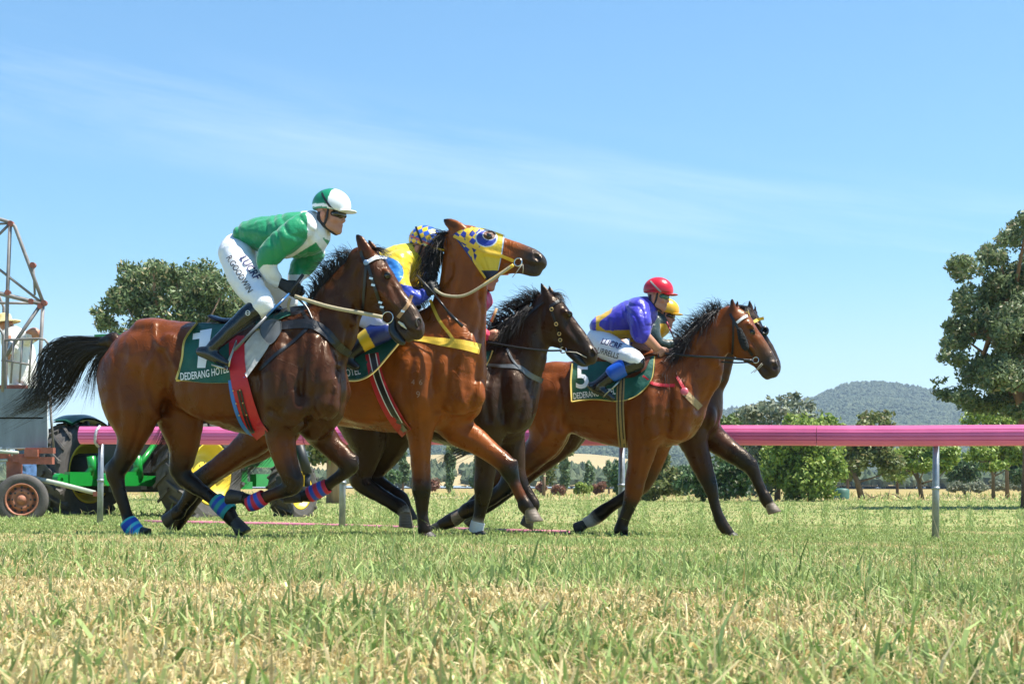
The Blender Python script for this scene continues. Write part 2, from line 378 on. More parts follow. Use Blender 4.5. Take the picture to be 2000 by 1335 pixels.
def lettering(bvh, text, x, y, size, ang, m, name, parent, sx=1.0, bold=0.0, shear=0.0, off=.006, arc=0.0, space=1.0, fall=None):
    """words laid on the cloth or body below them"""
    cu = bpy.data.curves.new('t', 'FONT'); cu.body = text; cu.size = size; cu.offset = bold*size; cu.shear = shear; cu.resolution_u = 3; cu.space_character = space
    ob = bpy.data.objects.new('t', cu); COL.objects.link(ob); dg = bpy.context.evaluated_depsgraph_get()
    me = bpy.data.meshes.new_from_object(ob.evaluated_get(dg)); bpy.data.objects.remove(ob); bm = bmesh.new(); bm.from_mesh(me)
    for _ in range(2):
        lg = [e for e in bm.edges if e.calc_length() > size*.16]
        if lg: bmesh.ops.subdivide_edges(bm, edges=lg, cuts=1)
    bmesh.ops.triangulate(bm, faces=bm.faces[:])
    co = np.array([v.co[:2] for v in bm.verts]); F = [[v.index for v in f.verts] for f in bm.faces]; bm.verts.index_update()
    F = [[v.index for v in f.verts] for f in bm.faces]; bm.free()
    c, s_ = math.cos(ang), math.sin(ang); X = co[:, 0]*sx; Y = co[:, 1]+arc*(X**2)
    px = np.stack([x+X*c-Y*(-s_)*1.0, y+X*s_-Y*c], 1); px[:, 0] = x+X*c+Y*s_; px[:, 1] = y+X*s_-Y*c
    V = np.zeros((len(px), 3)); last = fall
    dep = []
    for q in px:
        h, nn = hit(bvh, *q); dep.append(h[1] if h is not None else np.nan)
    dep = np.array(dep); ok = ~np.isnan(dep); dep[~ok] = np.median(dep[ok]) if ok.any() else fall
    u = (px-px.mean(0))/(px.std(0)+1e-6); A = np.stack([np.ones(len(u)), u[:, 0], u[:, 1], u[:, 0]**2, u[:, 0]*u[:, 1], u[:, 1]**2, u[:, 0]**3], 1); mk = dep < np.percentile(dep, 25)+.09; co_ = np.linalg.lstsq(A[mk], dep[mk], rcond=None)[0]; fit = A@co_
    dep = fit - np.clip(np.percentile((fit-dep)[mk], 97), 0, .02)
    for i, q in enumerate(px): V[i] = P(q[0], q[1], dep[i]-off)
    return mesh(name, V, F, m, parent, smooth=False)
def strands(guides, n, name, m, parent, fr=None, r=.0022, jit=.02, tip=.15, seed=1, segs=10, spread=None, frizz=.012, base=(.02, .015, .013), droop=0.0):
    """hair: many tapered strands blended between guide lines (rows px, py, t)"""
    rg = np.random.default_rng(seed); Gs = []
    for g in guides: Gs.append(np.stack([fr.w(*p) for p in catmull(np.array(g, float), 4)]))
    Gs = [np.stack([np.interp(np.linspace(0, 1, segs+1), np.linspace(0, 1, len(g)), g[:, k]) for k in range(3)], 1) for g in Gs]
    V = []; F = []; C = []
    for i in range(n):
        a = rg.uniform(0, len(Gs)-1); k = min(int(a), len(Gs)-2); f = a-k; c = (1-f)*Gs[k]+f*Gs[k+1]
        Lf = rg.uniform(.62, 1.05); t = np.linspace(0, Lf, segs+1); c = np.stack([np.interp(t, np.linspace(0, 1, segs+1), c[:, j]) for j in range(3)], 1)
        if Lf > 1: c[-1] += (c[-2]-c[-3])*(Lf-1)*segs
        u = np.linspace(0, 1, segs+1)[:, None]
        off = rg.normal(size=3)*jit; w1 = rg.normal(size=3)*jit*1.6
        ph = rg.uniform(0, 6.28); wob = np.sin(u*rg.uniform(3, 8)+ph)*rg.normal(size=3)*frizz
        c = c+off*(.35+.65*u)+w1*u*u+wob*u - np.array([0, 0, 1])*droop*u*u*rg.uniform(0, 1)
        rr = r*rg.uniform(.6, 1.4)*(1-(1-tip)*u[:, 0]**1.5); d = np.gradient(c, axis=0); d /= np.linalg.norm(d, axis=1)[:, None]+1e-9
        s1 = np.cross(d, [0.3, 1, .2]); s1 /= np.linalg.norm(s1, axis=1)[:, None]+1e-9; s2 = np.cross(d, s1); b = len(V)*1
        b0 = sum(len(x) for x in V)
        ring = np.stack([c+rr[:, None]*(math.cos(q)*s1+math.sin(q)*s2) for q in (0, 2.09, 4.19)], 1).reshape(-1, 3); V.append(ring)
        bc = np.array(base)*rg.uniform(.5, 1.7); C.append(np.tile(bc, (len(ring), 1)))
        j = np.arange(segs)[:, None]; 
        for p in range(3): F.append(np.concatenate([b0+j*3+p, b0+j*3+(p+1) % 3, b0+(j+1)*3+(p+1) % 3, b0+(j+1)*3+p], 1))
    return mesh(name, np.concatenate(V), np.concatenate(F), m, parent, col=np.concatenate(C))
# ================================================================ horses
COAT = mat('coat', rough=.36, attr=True, spec=.34, vary=.2, vscale=9, rvar=.14, bump=.16, bscale=26, sheen=.0, stretch=(1, 1, .7))
COAT.node_tree.nodes['Principled BSDF'].inputs['Specular Tint'].default_value = (1, .78, .6, 1)
_t = COAT.node_tree; _b = _t.nodes['Principled BSDF']
_n = nd(_t, 'ShaderNodeTexNoise', Scale=6.5, Detail=2, Roughness=.5, Distortion=1.3); _mp = [n for n in _t.nodes if n.type == 'MAPPING'][0]; _t.links.new(_mp.outputs[0], _n.inputs['Vector'])
_s = nd(_t, 'ShaderNodeMath', _operation='SUBTRACT'); _s.inputs[1].default_value = .5; _t.links.new(_n.outputs['Fac'], _s.inputs[0]); _a = nd(_t, 'ShaderNodeMath', _operation='ABSOLUTE'); _t.links.new(_s.outputs[0], _a.inputs[0])
_r = nd(_t, 'ShaderNodeMapRange', _interpolation_type='SMOOTHSTEP'); _r.inputs['From Min'].default_value = .028; _r.inputs['From Max'].default_value = .0; _t.links.new(_a.outputs[0], _r.inputs['Value'])
_v = nd(_t, 'ShaderNodeBump', Strength=.30, Distance=.005); _t.links.new(_r.outputs[0], _v.inputs['Height']); _ob = [n for n in _t.nodes if n.type == 'BUMP' and n != _v][0]; _t.links.new(_ob.outputs[0], _v.inputs['Normal']); _t.links.new(_v.outputs[0], _b.inputs['Normal'])
HAIR = mat('horse_hair', rough=.38, attr=True, spec=.5)
HOOF = mat('hoof_horn', (.16, .12, .085), .45, vary=.5, vscale=22, stretch=(.4, .4, 6), bump=.3, bscale=40)
HOOFD = mat('dark_hoof', (.035, .028, .024), .5, vary=.4, vscale=22, bump=.3)
BLK = mat('black_leather', (.012, .012, .014), .35, vary=.3, vscale=30)
EYEM = mat('horse_eye', (.006, .004, .003), .04, spec=.8)
STEEL = mat('bit_steel', (.62, .6, .56), .25, metal=1.0)
TANW = mat('tan_web', (.46, .38, .24), .6, vary=.15, vscale=60, bump=.4, bscale=300)
WHT = mat('white_leather', (.72, .72, .72), .45)
YEL = mat('yellow_web', (.72, .46, .04), .5, vary=.1, vscale=40)
RED = mat('red_web', (.46, .012, .022), .5, vary=.12, vscale=40)
BLUE = mat('blue_web', (.03, .15, .52), .5)
GRN = mat('saddlecloth_green', (.006, .085, .062), .62, vary=.22, vscale=14, bump=.3, bscale=30)
TRIM = mat('saddlecloth_trim', (.62, .47, .13), .6)
WORD = mat('white_print', (.78, .80, .86), .6)
PADM = mat('pale_pad', (.50, .49, .48), .7, vary=.18, vscale=20, bump=.35, bscale=18)
def hoof(fr, cor, sole, toe, t, m, parent, rc=.048, rs=.062):
    """coronet centre, sole centre and toe, in pixels"""
    c = fr.l(*cor, t); s = fr.l(*sole, t); q = fr.l(*toe, t); ax = s-c; hgt = np.linalg.norm(ax); ax /= hgt
    f = q-s; f -= ax*np.dot(f, ax); f /= np.linalg.norm(f)+1e-9; sd_ = np.cross(ax, f); V = []; F = []; n = 20
    prof = [(-.25, rc*.86, 0), (0, rc, 0), (.1, rc*1.03, .004), (.5, (rc+rs)/2, .012), (.93, rs, .022), (1.0, rs*.97, .022), (1.0, rs*.5, .012)]
    for (h, r, sh) in prof:
        for k in range(n):
            a = 2*math.pi*k/n; cx_ = math.cos(a); ff = 1.12 if cx_ > 0 else .86
            V.append(c+ax*h*hgt+f*(sh+r*cx_*ff)+sd_*r*math.sin(a)*.92)
    for i in range(len(prof)-1):
        for k in range(n): F.append((i*n+k, i*n+(k+1) % n, (i+1)*n+(k+1) % n, (i+1)*n+k))
    F.append(tuple(range(n))); F.append(tuple((len(prof)-1)*n+k for k in reversed(range(n))))
    return mesh('hoof', fr.tow(np.array(V)), F, m, parent)
def build_horse(H):
    fr = Frame(*H['base']); K = H['colours']; fd = Field(); mp0 = fr.mpp(*H['base'][:2])
    def lin(v, n): return np.interp(np.linspace(0, 1, n), np.linspace(0, 1, len(v)), v) if hasattr(v, '__len__') else np.full(n, v)
    def sw(rows, t=0.0, hw=None, sy=.85, col='c', k=.04, n=4, carve=False):
        m = len(rows); tt = lin(t, m); ss = lin(sy, m); hh = lin(hw, m) if hw is not None else None; S = []
        cc = col if len(col) == m else col*m
        for i, r in enumerate(rows):
            p = fr.l(r[0], r[1], tt[i]); rad = r[2]*fr.mpp(r[0], r[1], tt[i]); S.append([*p, rad, hh[i]/rad if hh is not None else ss[i], *K[cc[i]]])
        fd.sweep(S, k, n, carve)
    def el(c, r, t, ang=0, lat=.05, k=.03, col='c', carve=False, pro=None):
        mm = fr.mpp(c[0], c[1], t)
        if pro is not None:                                    # seat it so that it stands out by pro metres
            q = fr.l(c[0], c[1], t); ys = np.linspace(-.5, .1, 61); Q = np.stack([np.full(61, q[0]), ys, np.full(61, q[2])], 1); d = np.full(61, 1.0)
            for p in fd.pr:
                if not p['carve']: d = np.minimum(d, fd.ev(p, Q))
            w_ = np.where(d < 0)[0]
            if len(w_): t = ys[w_[0]] - pro + lat
            mm = fr.mpp(c[0], c[1], t)
        ang = -ang
        fd.ell(fr.l(c[0], c[1], t), (r[0]*mm, lat, r[1]*mm), math.radians(ang), k, K[col], carve); return
        mm = 0; fd.ell(fr.l(c[0], c[1], t), (r[0]*mm, lat, r[1]*mm), math.radians(ang), k, K[col], carve)
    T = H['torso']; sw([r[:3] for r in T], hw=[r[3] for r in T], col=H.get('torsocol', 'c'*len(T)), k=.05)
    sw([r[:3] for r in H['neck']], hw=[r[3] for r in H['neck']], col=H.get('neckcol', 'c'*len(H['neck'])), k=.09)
    for a in H.get('extra', []): sw(**a)
    # head
    p0 = np.array(H['poll'], float); p1 = np.array(H['muzzle'], float); u = p1-p0; Lp = np.linalg.norm(u); u /= Lp; v = np.array([-u[1], u[0]])
    hd = lambda a, b: p0+u*a*Lp+v*b*Lp
    ht = H.get('head_t', 0.0); Lm = Lp*fr.mpp(*H['poll'], ht); hyaw = H.get('head_yaw', 0.0)
    def hs(rows, col, k=.03, t=0.0, hwm=1.0):
        R = []; hw = []; tt = []
        for (a, b, r, wd) in rows: R.append((*hd(a, b), r*Lp)); hw.append(wd*Lm*hwm); tt.append(ht+t+hyaw*a)
        sw(R, t=tt, hw=hw, col=col, k=k, n=5)
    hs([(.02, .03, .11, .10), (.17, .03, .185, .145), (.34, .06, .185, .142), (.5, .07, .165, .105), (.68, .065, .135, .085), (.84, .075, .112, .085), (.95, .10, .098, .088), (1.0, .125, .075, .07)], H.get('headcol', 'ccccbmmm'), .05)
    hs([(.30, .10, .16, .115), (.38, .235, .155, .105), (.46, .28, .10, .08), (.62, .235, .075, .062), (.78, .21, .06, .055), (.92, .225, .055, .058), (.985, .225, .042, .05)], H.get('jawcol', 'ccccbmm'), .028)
    for sgn in (-1, 1):
        t0 = ht+sgn*.105*Lm/.66
        el(hd(.335, -.075), (.065*Lp, .032*Lp), ht+sgn*.108*Lm+hyaw*.3, ang=math.degrees(math.atan2(u[1], u[0])), lat=.026, k=.02, col='c')       # brow
        el(hd(.375, -.035), (.05*Lp, .034*Lp), ht+sgn*.150*Lm+hyaw*.3, ang=math.degrees(math.atan2(u[1], u[0])), lat=.022, k=.02, col='b', carve=True); fd.pr[-1]['paint'] = True
        sw([(*hd(.40, .115), .018*Lp), (*hd(.52, .115), .018*Lp), (*hd(.64, .10), .010*Lp)], t=[ht+sgn*.125*Lm, ht+sgn*.098*Lm, ht+sgn*.075*Lm], col='ccb', k=.03)  # cheek ridge
        el(hd(.93, .075), (.075*Lp, .06*Lp), ht+sgn*.075*Lm+hyaw*.9, ang=math.degrees(math.atan2(u[1], u[0])), lat=.02, k=.02, col='m')           # nostril rim
        el(hd(.95, .06), (.052*Lp, .034*Lp), ht+sgn*.098*Lm+hyaw*.9, ang=math.degrees(math.atan2(u[1], u[0]))+40, lat=.030, k=.008, col='n', carve=True)
        fd.pr[-1]['paint'] = True
        sw([(*hd(.80, .165), .006*Lp), (*hd(.90, .165), .010*Lp), (*hd(1.0, .185), .012*Lp)], t=[ht+sgn*.085*Lm]*3, col='nnn', k=.008, carve=True); fd.pr[-1]['paint'] = True
    for i, e in enumerate(H['ears']):
        b0, b1, tip, et = np.array(e[0], float), np.array(e[1], float), np.array(e[2], float), e[3]
        c0 = (b0+b1)/2; wd = np.linalg.norm(b1-b0)/2; rows = [(*(c0+(c0-tip)*.12), wd*.8), (*c0, wd*.95), (*(c0*.6+tip*.4), wd*.86), (*(c0*.25+tip*.75), wd*.5), (*tip, wd*.07)]
        sw(rows, t=[et*.8, et, et, et, et], sy=.62, col='cccdd', k=.02)
        q = c0*.5+tip*.5; 
        if H.get('earhollow', True): el(q, (np.linalg.norm(tip-c0)*.33, wd*.30), et-.030, ang=math.degrees(math.atan2(*(tip-c0)[::-1])), lat=.012, k=.012, col='d', carve=True); fd.pr[-1]['paint'] = True
    for lg in H['legs']:
        rows = [(x_, y_, r_*(.93 if r_ <= 14.1 else 1.05 if 16.5 < r_ < 20.6 else 1)) for x_, y_, r_ in lg['r']]; n = len(rows); up = sum(1 for r in rows if r[2] > 23)
        sw(rows, t=lg['t'], sy=np.interp(np.arange(n), [0, up, n], [.72, .85, .85]) if 'hw' not in lg else None, hw=lg.get('hw'), col=lg['c'], k=lg.get('k', .06))
        for b in lg.get('b', []): el((b[0], b[1]), (b[2], b[3]), lg['t'][-1], ang=b[4] if len(b) > 4 else 0, lat=.030, k=.02, col=lg['c'][-2])
    for a in H.get('muscle', []): el(**{**a, 'pro': a.get('pro', .013), 'k': a.get('k', .03)})
    ds = H.get('seed', 0)
    def disp(Q):
        v_ = .0030*pnoise(Q, 14, ds)+.0024*pnoise(Q, 34, ds+1)+.0010*pnoise(Q, 80, ds+2); px = topx(fr.tow(Q)); near = sstep(-Q[:, 1], -.08, .03)
        for (pl, wd, dp) in H.get('marks', []):
            pl = resamp(catmull(np.array(pl, float), 5), wd*.6); lo_ = pl.min(0)-3*wd; hi_ = pl.max(0)+3*wd; m = ((px > lo_) & (px < hi_)).all(1)
            if not m.any(): continue
            dd = np.min(np.linalg.norm(px[m][:, None]-pl[None], axis=2), axis=1); v_[m] += 1.7*dp*np.exp(-(dd/wd)**2)*near[m]
        return v_
    V, F, C = fd.mesh(H.get('h', .011), disp, smooth=2)
    C = C*np.array((.88, .84, .80))*(1+.10*pnoise(V, 6, ds+5))[:, None]*(1+.05*pnoise(V, 30, ds+6))[:, None]
    root = thing('racehorse', H['label'], 'horse', fr.o, -fr.a, 'racehorses walking in a bunch')
    body = mesh('body', fr.tow(V), F, COAT, root, col=np.clip(C, .002, 1))
    bv = tree_of(body)
    for lg in H['legs']:
        if 'hoof' in lg: hoof(fr, *lg['hoof'], lg['t'][-1], HOOF if lg.get('hl') else HOOFD, root, *lg.get('hr', (.046, .060)))
    for e in H.get('eyes', [hd(.36, -.035)]):
        h, nn = hit(bv, *e)
        if h is not None:
            mb = MB(); c = h+np.array([0, .014, 0]); mb.lathe(c, (0, 1, 0), [(-.024*math.cos(q), .027*math.sin(q)+1e-4) for q in np.linspace(0, math.pi, 10)], 16); mb.build('eye', EYEM, root, True)
            lid = MB(); lid.tube([P(*(np.array(e)+u*a*6.5+v*b*4.2), h[1]-.006) for a, b in ((-1.1, .5), (-.7, -.6), (0, -1.1), (.7, -.7), (1.1, .3))], [.003, .006, .008, .006, .003], 6); lid.build('eyelid', mat('eyelid', (.018, .010, .008), .5), root, True)
    if 'nostril' in H:
        nx, ny, na = H['nostril']; q, nn = hit(bv, nx, ny)
        if q is not None:
            e1 = P(nx+math.cos(math.radians(na)), ny+math.sin(math.radians(na)), q[1])-P(nx, ny, q[1]); e1 -= nn*(e1@nn); e1 /= np.linalg.norm(e1); e2 = np.cross(nn, e1); V_ = []; n_ = 18
            for j in range(7):
                f_ = math.pi*j/6
                for k_ in range(n_): g_ = 2*math.pi*k_/n_; V_.append(q-nn*.002+nn*.007*math.cos(f_)+(e1*.030*math.cos(g_)*(1+.25*math.cos(g_))+e2*.019*math.sin(g_))*math.sin(f_))
            mesh('nostril', V_, [(j*n_+k_, j*n_+(k_+1) % n_, (j+1)*n_+(k_+1) % n_, (j+1)*n_+k_) for j in range(6) for k_ in range(n_)], mat('nostril_dark', (.020, .006, .005), .6), root)
            rm = MB(); rm.tube([q+nn*.003+e1*.034*math.cos(g_)*(1+.25*math.cos(g_))+e2*.023*math.sin(g_) for g_ in np.linspace(.5, 5.6, 16)], [.003]+[.006]*14+[.003], 6); rm.build('nostril_rim', mat('muzzle_skin', (.075, .06, .052), .5), root, True)
    for md in H.get('hair', []): strands(fr=fr, m=HAIR, parent=root, **md)
    return dict(fr=fr, root=root, body=body, bv=bv, hd=hd, mp=mp0)
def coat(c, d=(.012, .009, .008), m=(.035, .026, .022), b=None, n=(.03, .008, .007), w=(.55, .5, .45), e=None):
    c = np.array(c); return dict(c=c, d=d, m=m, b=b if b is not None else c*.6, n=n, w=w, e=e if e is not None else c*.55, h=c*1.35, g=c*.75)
HORSES = {}; HAZE = 0.00015
HORSES[1] = build_horse(dict(nostril=(817, 628, 60), marks=[([(752, 552), (764, 582), (772, 602)], 4, -.005), ([(764, 556), (780, 586), (792, 608)], 4, .006), ([(728, 606), (748, 620)], 4, .004), ([(772, 630), (792, 641), (812, 652)], 2.5, .006), ([(700, 530), (690, 560), (694, 600)], 5, .006), ([(318, 690), (330, 745), (322, 800)], 9, .014), ([(238, 700), (226, 760), (236, 825)], 8, .009), ([(300, 690), (283, 740), (296, 800), (318, 818)], 7, -.008), ([(275, 790), (272, 835), (252, 890)], 6, .008),
        ([(300, 632), (304, 665), (326, 690), (345, 720)], 6, -.007), ([(604, 640), (592, 715), (586, 785)], 7, .010), ([(566, 650), (548, 730), (550, 800)], 8, .010), ([(630, 650), (618, 720), (612, 790)], 6, .008), ([(528, 800), (565, 822), (600, 818)], 7, .010),
        ([(656, 720), (645, 780), (634, 815)], 6, .012), ([(694, 600), (678, 655), (664, 705)], 6, .010), ([(660, 560), (640, 615), (618, 650)], 8, .006), ([(556, 838), (568, 885), (580, 930)], 4, .007), ([(540, 850), (552, 895), (564, 930)], 4, -.004),
        ([(612, 800), (640, 835), (668, 880)], 5, .007), ([(232, 950), (246, 1005)], 3, .004), ([(372, 944), (425, 985)], 3, .004), ([(645, 790), (655, 770), (650, 740)], 6, -.006), ([(400, 700), (405, 760), (400, 810)], 8, .003), ([(430, 700), (436, 770), (430, 820)], 8, .003), ([(365, 690), (370, 750), (365, 800)], 8, .003),
        ([(704, 520), (698, 560), (704, 606)], 4, .008), ([(716, 560), (728, 590), (745, 610)], 6, -.003)],
    base=(440, 1046, 11.5), seed=3, h=.0105, label='dark bay racehorse wearing cloth number 1 and teal boots under the jockey in green',
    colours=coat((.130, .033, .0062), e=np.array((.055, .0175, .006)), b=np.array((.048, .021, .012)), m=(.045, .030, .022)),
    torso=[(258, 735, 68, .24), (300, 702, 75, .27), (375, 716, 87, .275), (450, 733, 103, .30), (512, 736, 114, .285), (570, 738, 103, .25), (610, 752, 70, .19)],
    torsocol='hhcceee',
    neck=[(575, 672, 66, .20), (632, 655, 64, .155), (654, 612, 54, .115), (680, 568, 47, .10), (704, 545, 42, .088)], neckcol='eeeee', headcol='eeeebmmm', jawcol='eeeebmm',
    poll=(703, 496), muzzle=(832, 634),
    ears=[((704, 494), (730, 494), (695, 455), -.065), ((722, 492), (742, 494), (719, 467), .065)], eyes=[(757, 537)],
    extra=[dict(rows=[(541, 640, 30), (580, 636, 34), (606, 640, 38)], hw=[.06, .07, .10], col='e', k=.06),
           dict(rows=[(604, 640, 34), (612, 690, 40), (625, 745, 42), (632, 790, 34)], t=[-.10, -.15, -.17, -.16], col='e', k=.05),
           dict(rows=[(560, 640, 30), (550, 700, 46), (556, 770, 50), (560, 810, 40)], t=[-.10, -.18, -.20, -.17], col='e', k=.06),
           dict(rows=[(616, 640, 34), (630, 700, 36), (652, 765, 34)], t=[.08, .13, .13], col='e', k=.06),
           dict(rows=[(640, 750, 36), (635, 800, 38), (610, 835, 26)], t=[.02, .02, .02], col='e', k=.05),
           dict(rows=[(222, 664, 16), (205, 668, 12), (180, 672, 9)], sy=.9, col='ddd', k=.04)],
    muscle=[dict(c=(631, 792), r=(26, 24), t=-.15, lat=.07, k=.05, col='e'), dict(c=(292, 780), r=(26, 46), t=-.17, ang=25, lat=.07, k=.05, col='c'),
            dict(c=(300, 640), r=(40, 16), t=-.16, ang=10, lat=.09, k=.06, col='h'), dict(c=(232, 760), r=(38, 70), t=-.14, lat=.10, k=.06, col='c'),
            dict(c=(420, 760), r=(90, 60), t=-.20, lat=.10, k=.08, col='c'), dict(c=(665, 600), r=(18, 50), t=-.10, ang=-40, lat=.04, k=.04, col='e'),
            dict(c=(650, 640), r=(16, 44), t=-.13, ang=-30, lat=.04, k=.04, col='e'),
            dict(c=(575, 800), r=(30, 34), t=-.21, ang=20, lat=.05, k=.04, col='e'), dict(c=(336, 690), r=(22, 40), t=-.22, ang=-18, lat=.04, k=.05, col='c')],
    legs=[dict(r=[(258, 750, 58), (262, 800, 52), (260, 838, 36), (252, 872, 25), (239, 900, 20), (226, 920, 19.5), (230, 945, 15.5), (240, 980, 13), (249, 1008, 13), (256, 1022, 15), (266, 1036, 12)],
               t=[-.10, -.12, -.12, -.12, -.12, -.12, -.12, -.12, -.12, -.12, -.12], c='ccceddddddd', b=[(212, 914, 8, 11, 20)], hoof=((268, 1038), (279, 1050), (290, 1050))),
          dict(r=[(340, 770, 56), (354, 825, 45), (358, 862, 33), (356, 893, 26), (351, 917, 20), (364, 936, 17.5), (388, 953, 15), (412, 970, 14), (432, 987, 15), (446, 1003, 16.5), (456, 1017, 14)],
               t=[.10, .12, .12], c='ccceddddddd', b=[(340, 917, 8, 9, 0)], hoof=((459, 1020), (470, 1044), (484, 1044))),
          dict(r=[(560, 790, 44), (548, 835, 34), (553, 882, 27), (564, 916, 22), (573, 943, 19), (556, 956, 15), (532, 965, 12.5), (512, 974, 13), (495, 981, 14.5), (480, 974, 12.5)],
               t=[-.17, -.17, -.16, -.15], c='eeceddeddd', b=[(582, 940, 9, 13, 20), (528, 822, 20, 16, 0)], hoof=((471, 969), (448, 961), (446, 980)), hr=(.044, .056)),
          dict(r=[(610, 805, 44), (622, 840, 32), (645, 868, 24), (668, 890, 20.5), (682, 908, 18.5), (672, 922, 14.5), (655, 935, 12.5), (635, 950, 12.5), (618, 958, 13), (606, 965, 14.5), (592, 968, 12)],
               t=[.13, .15, .16, .16], c='eeeeddddddd', b=[(692, 902, 8, 15, 20)], hoof=((586, 968), (562, 960), (560, 975)), hr=(.044, .056))],
    hair=[dict(name='tail', guides=[[(222, 663, 0), (170, 660, 0), (115, 663, .02), (82, 690, .03), (64, 740, .02), (42, 775, 0), (6, 797, -.02)], [(222, 668, 0), (165, 671, -.03), (118, 690, -.03), (93, 740, -.04), (62, 785, -.03), (14, 812, -.02)],
              [(221, 674, 0), (175, 684, -.03), (142, 718, -.03), (113, 762, -.03), (70, 798, -.02), (22, 814, -.02)], [(218, 680, 0), (185, 690, 0), (162, 716, .02), (146, 752, .02), (122, 790, .02), (98, 806, .03)]], n=620, r=.0024, jit=.018, seed=4, frizz=.008),
          dict(name='tail', guides=[[(217, 676, 0), (196, 688, 0), (176, 718, .02), (164, 752, .02), (150, 782, .03)], [(214, 682, .02), (200, 700, .02), (190, 728, .02), (186, 760, .02), (184, 792, .02)]], n=90, r=.0022, jit=.02, seed=5, frizz=.012),
          dict(name='mane', guides=[[(598, 606, 0), (600, 596, 0), (602, 588, 0), (598, 582, -.02)], [(616, 575, 0), (618, 558, 0), (612, 548, -.02), (602, 546, -.03)], [(636, 550, 0), (636, 532, 0), (626, 522, -.02), (612, 524, -.03)], [(658, 527, 0), (660, 508, 0), (652, 498, -.03), (638, 502, -.04)], [(690, 502, 0), (688, 494, 0), (676, 490, -.02), (662, 492, -.03)]], n=320, r=.003, jit=.016, seed=6, frizz=.012, segs=8),
          dict(name='forelock', guides=[[(722, 486, 0), (738, 484, -.02), (750, 488, -.03), (756, 496, -.03)], [(724, 488, .02), (742, 488, .02), (754, 496, .01), (760, 504, 0)]], n=50, r=.0022, jit=.012, seed=8, segs=6)]))
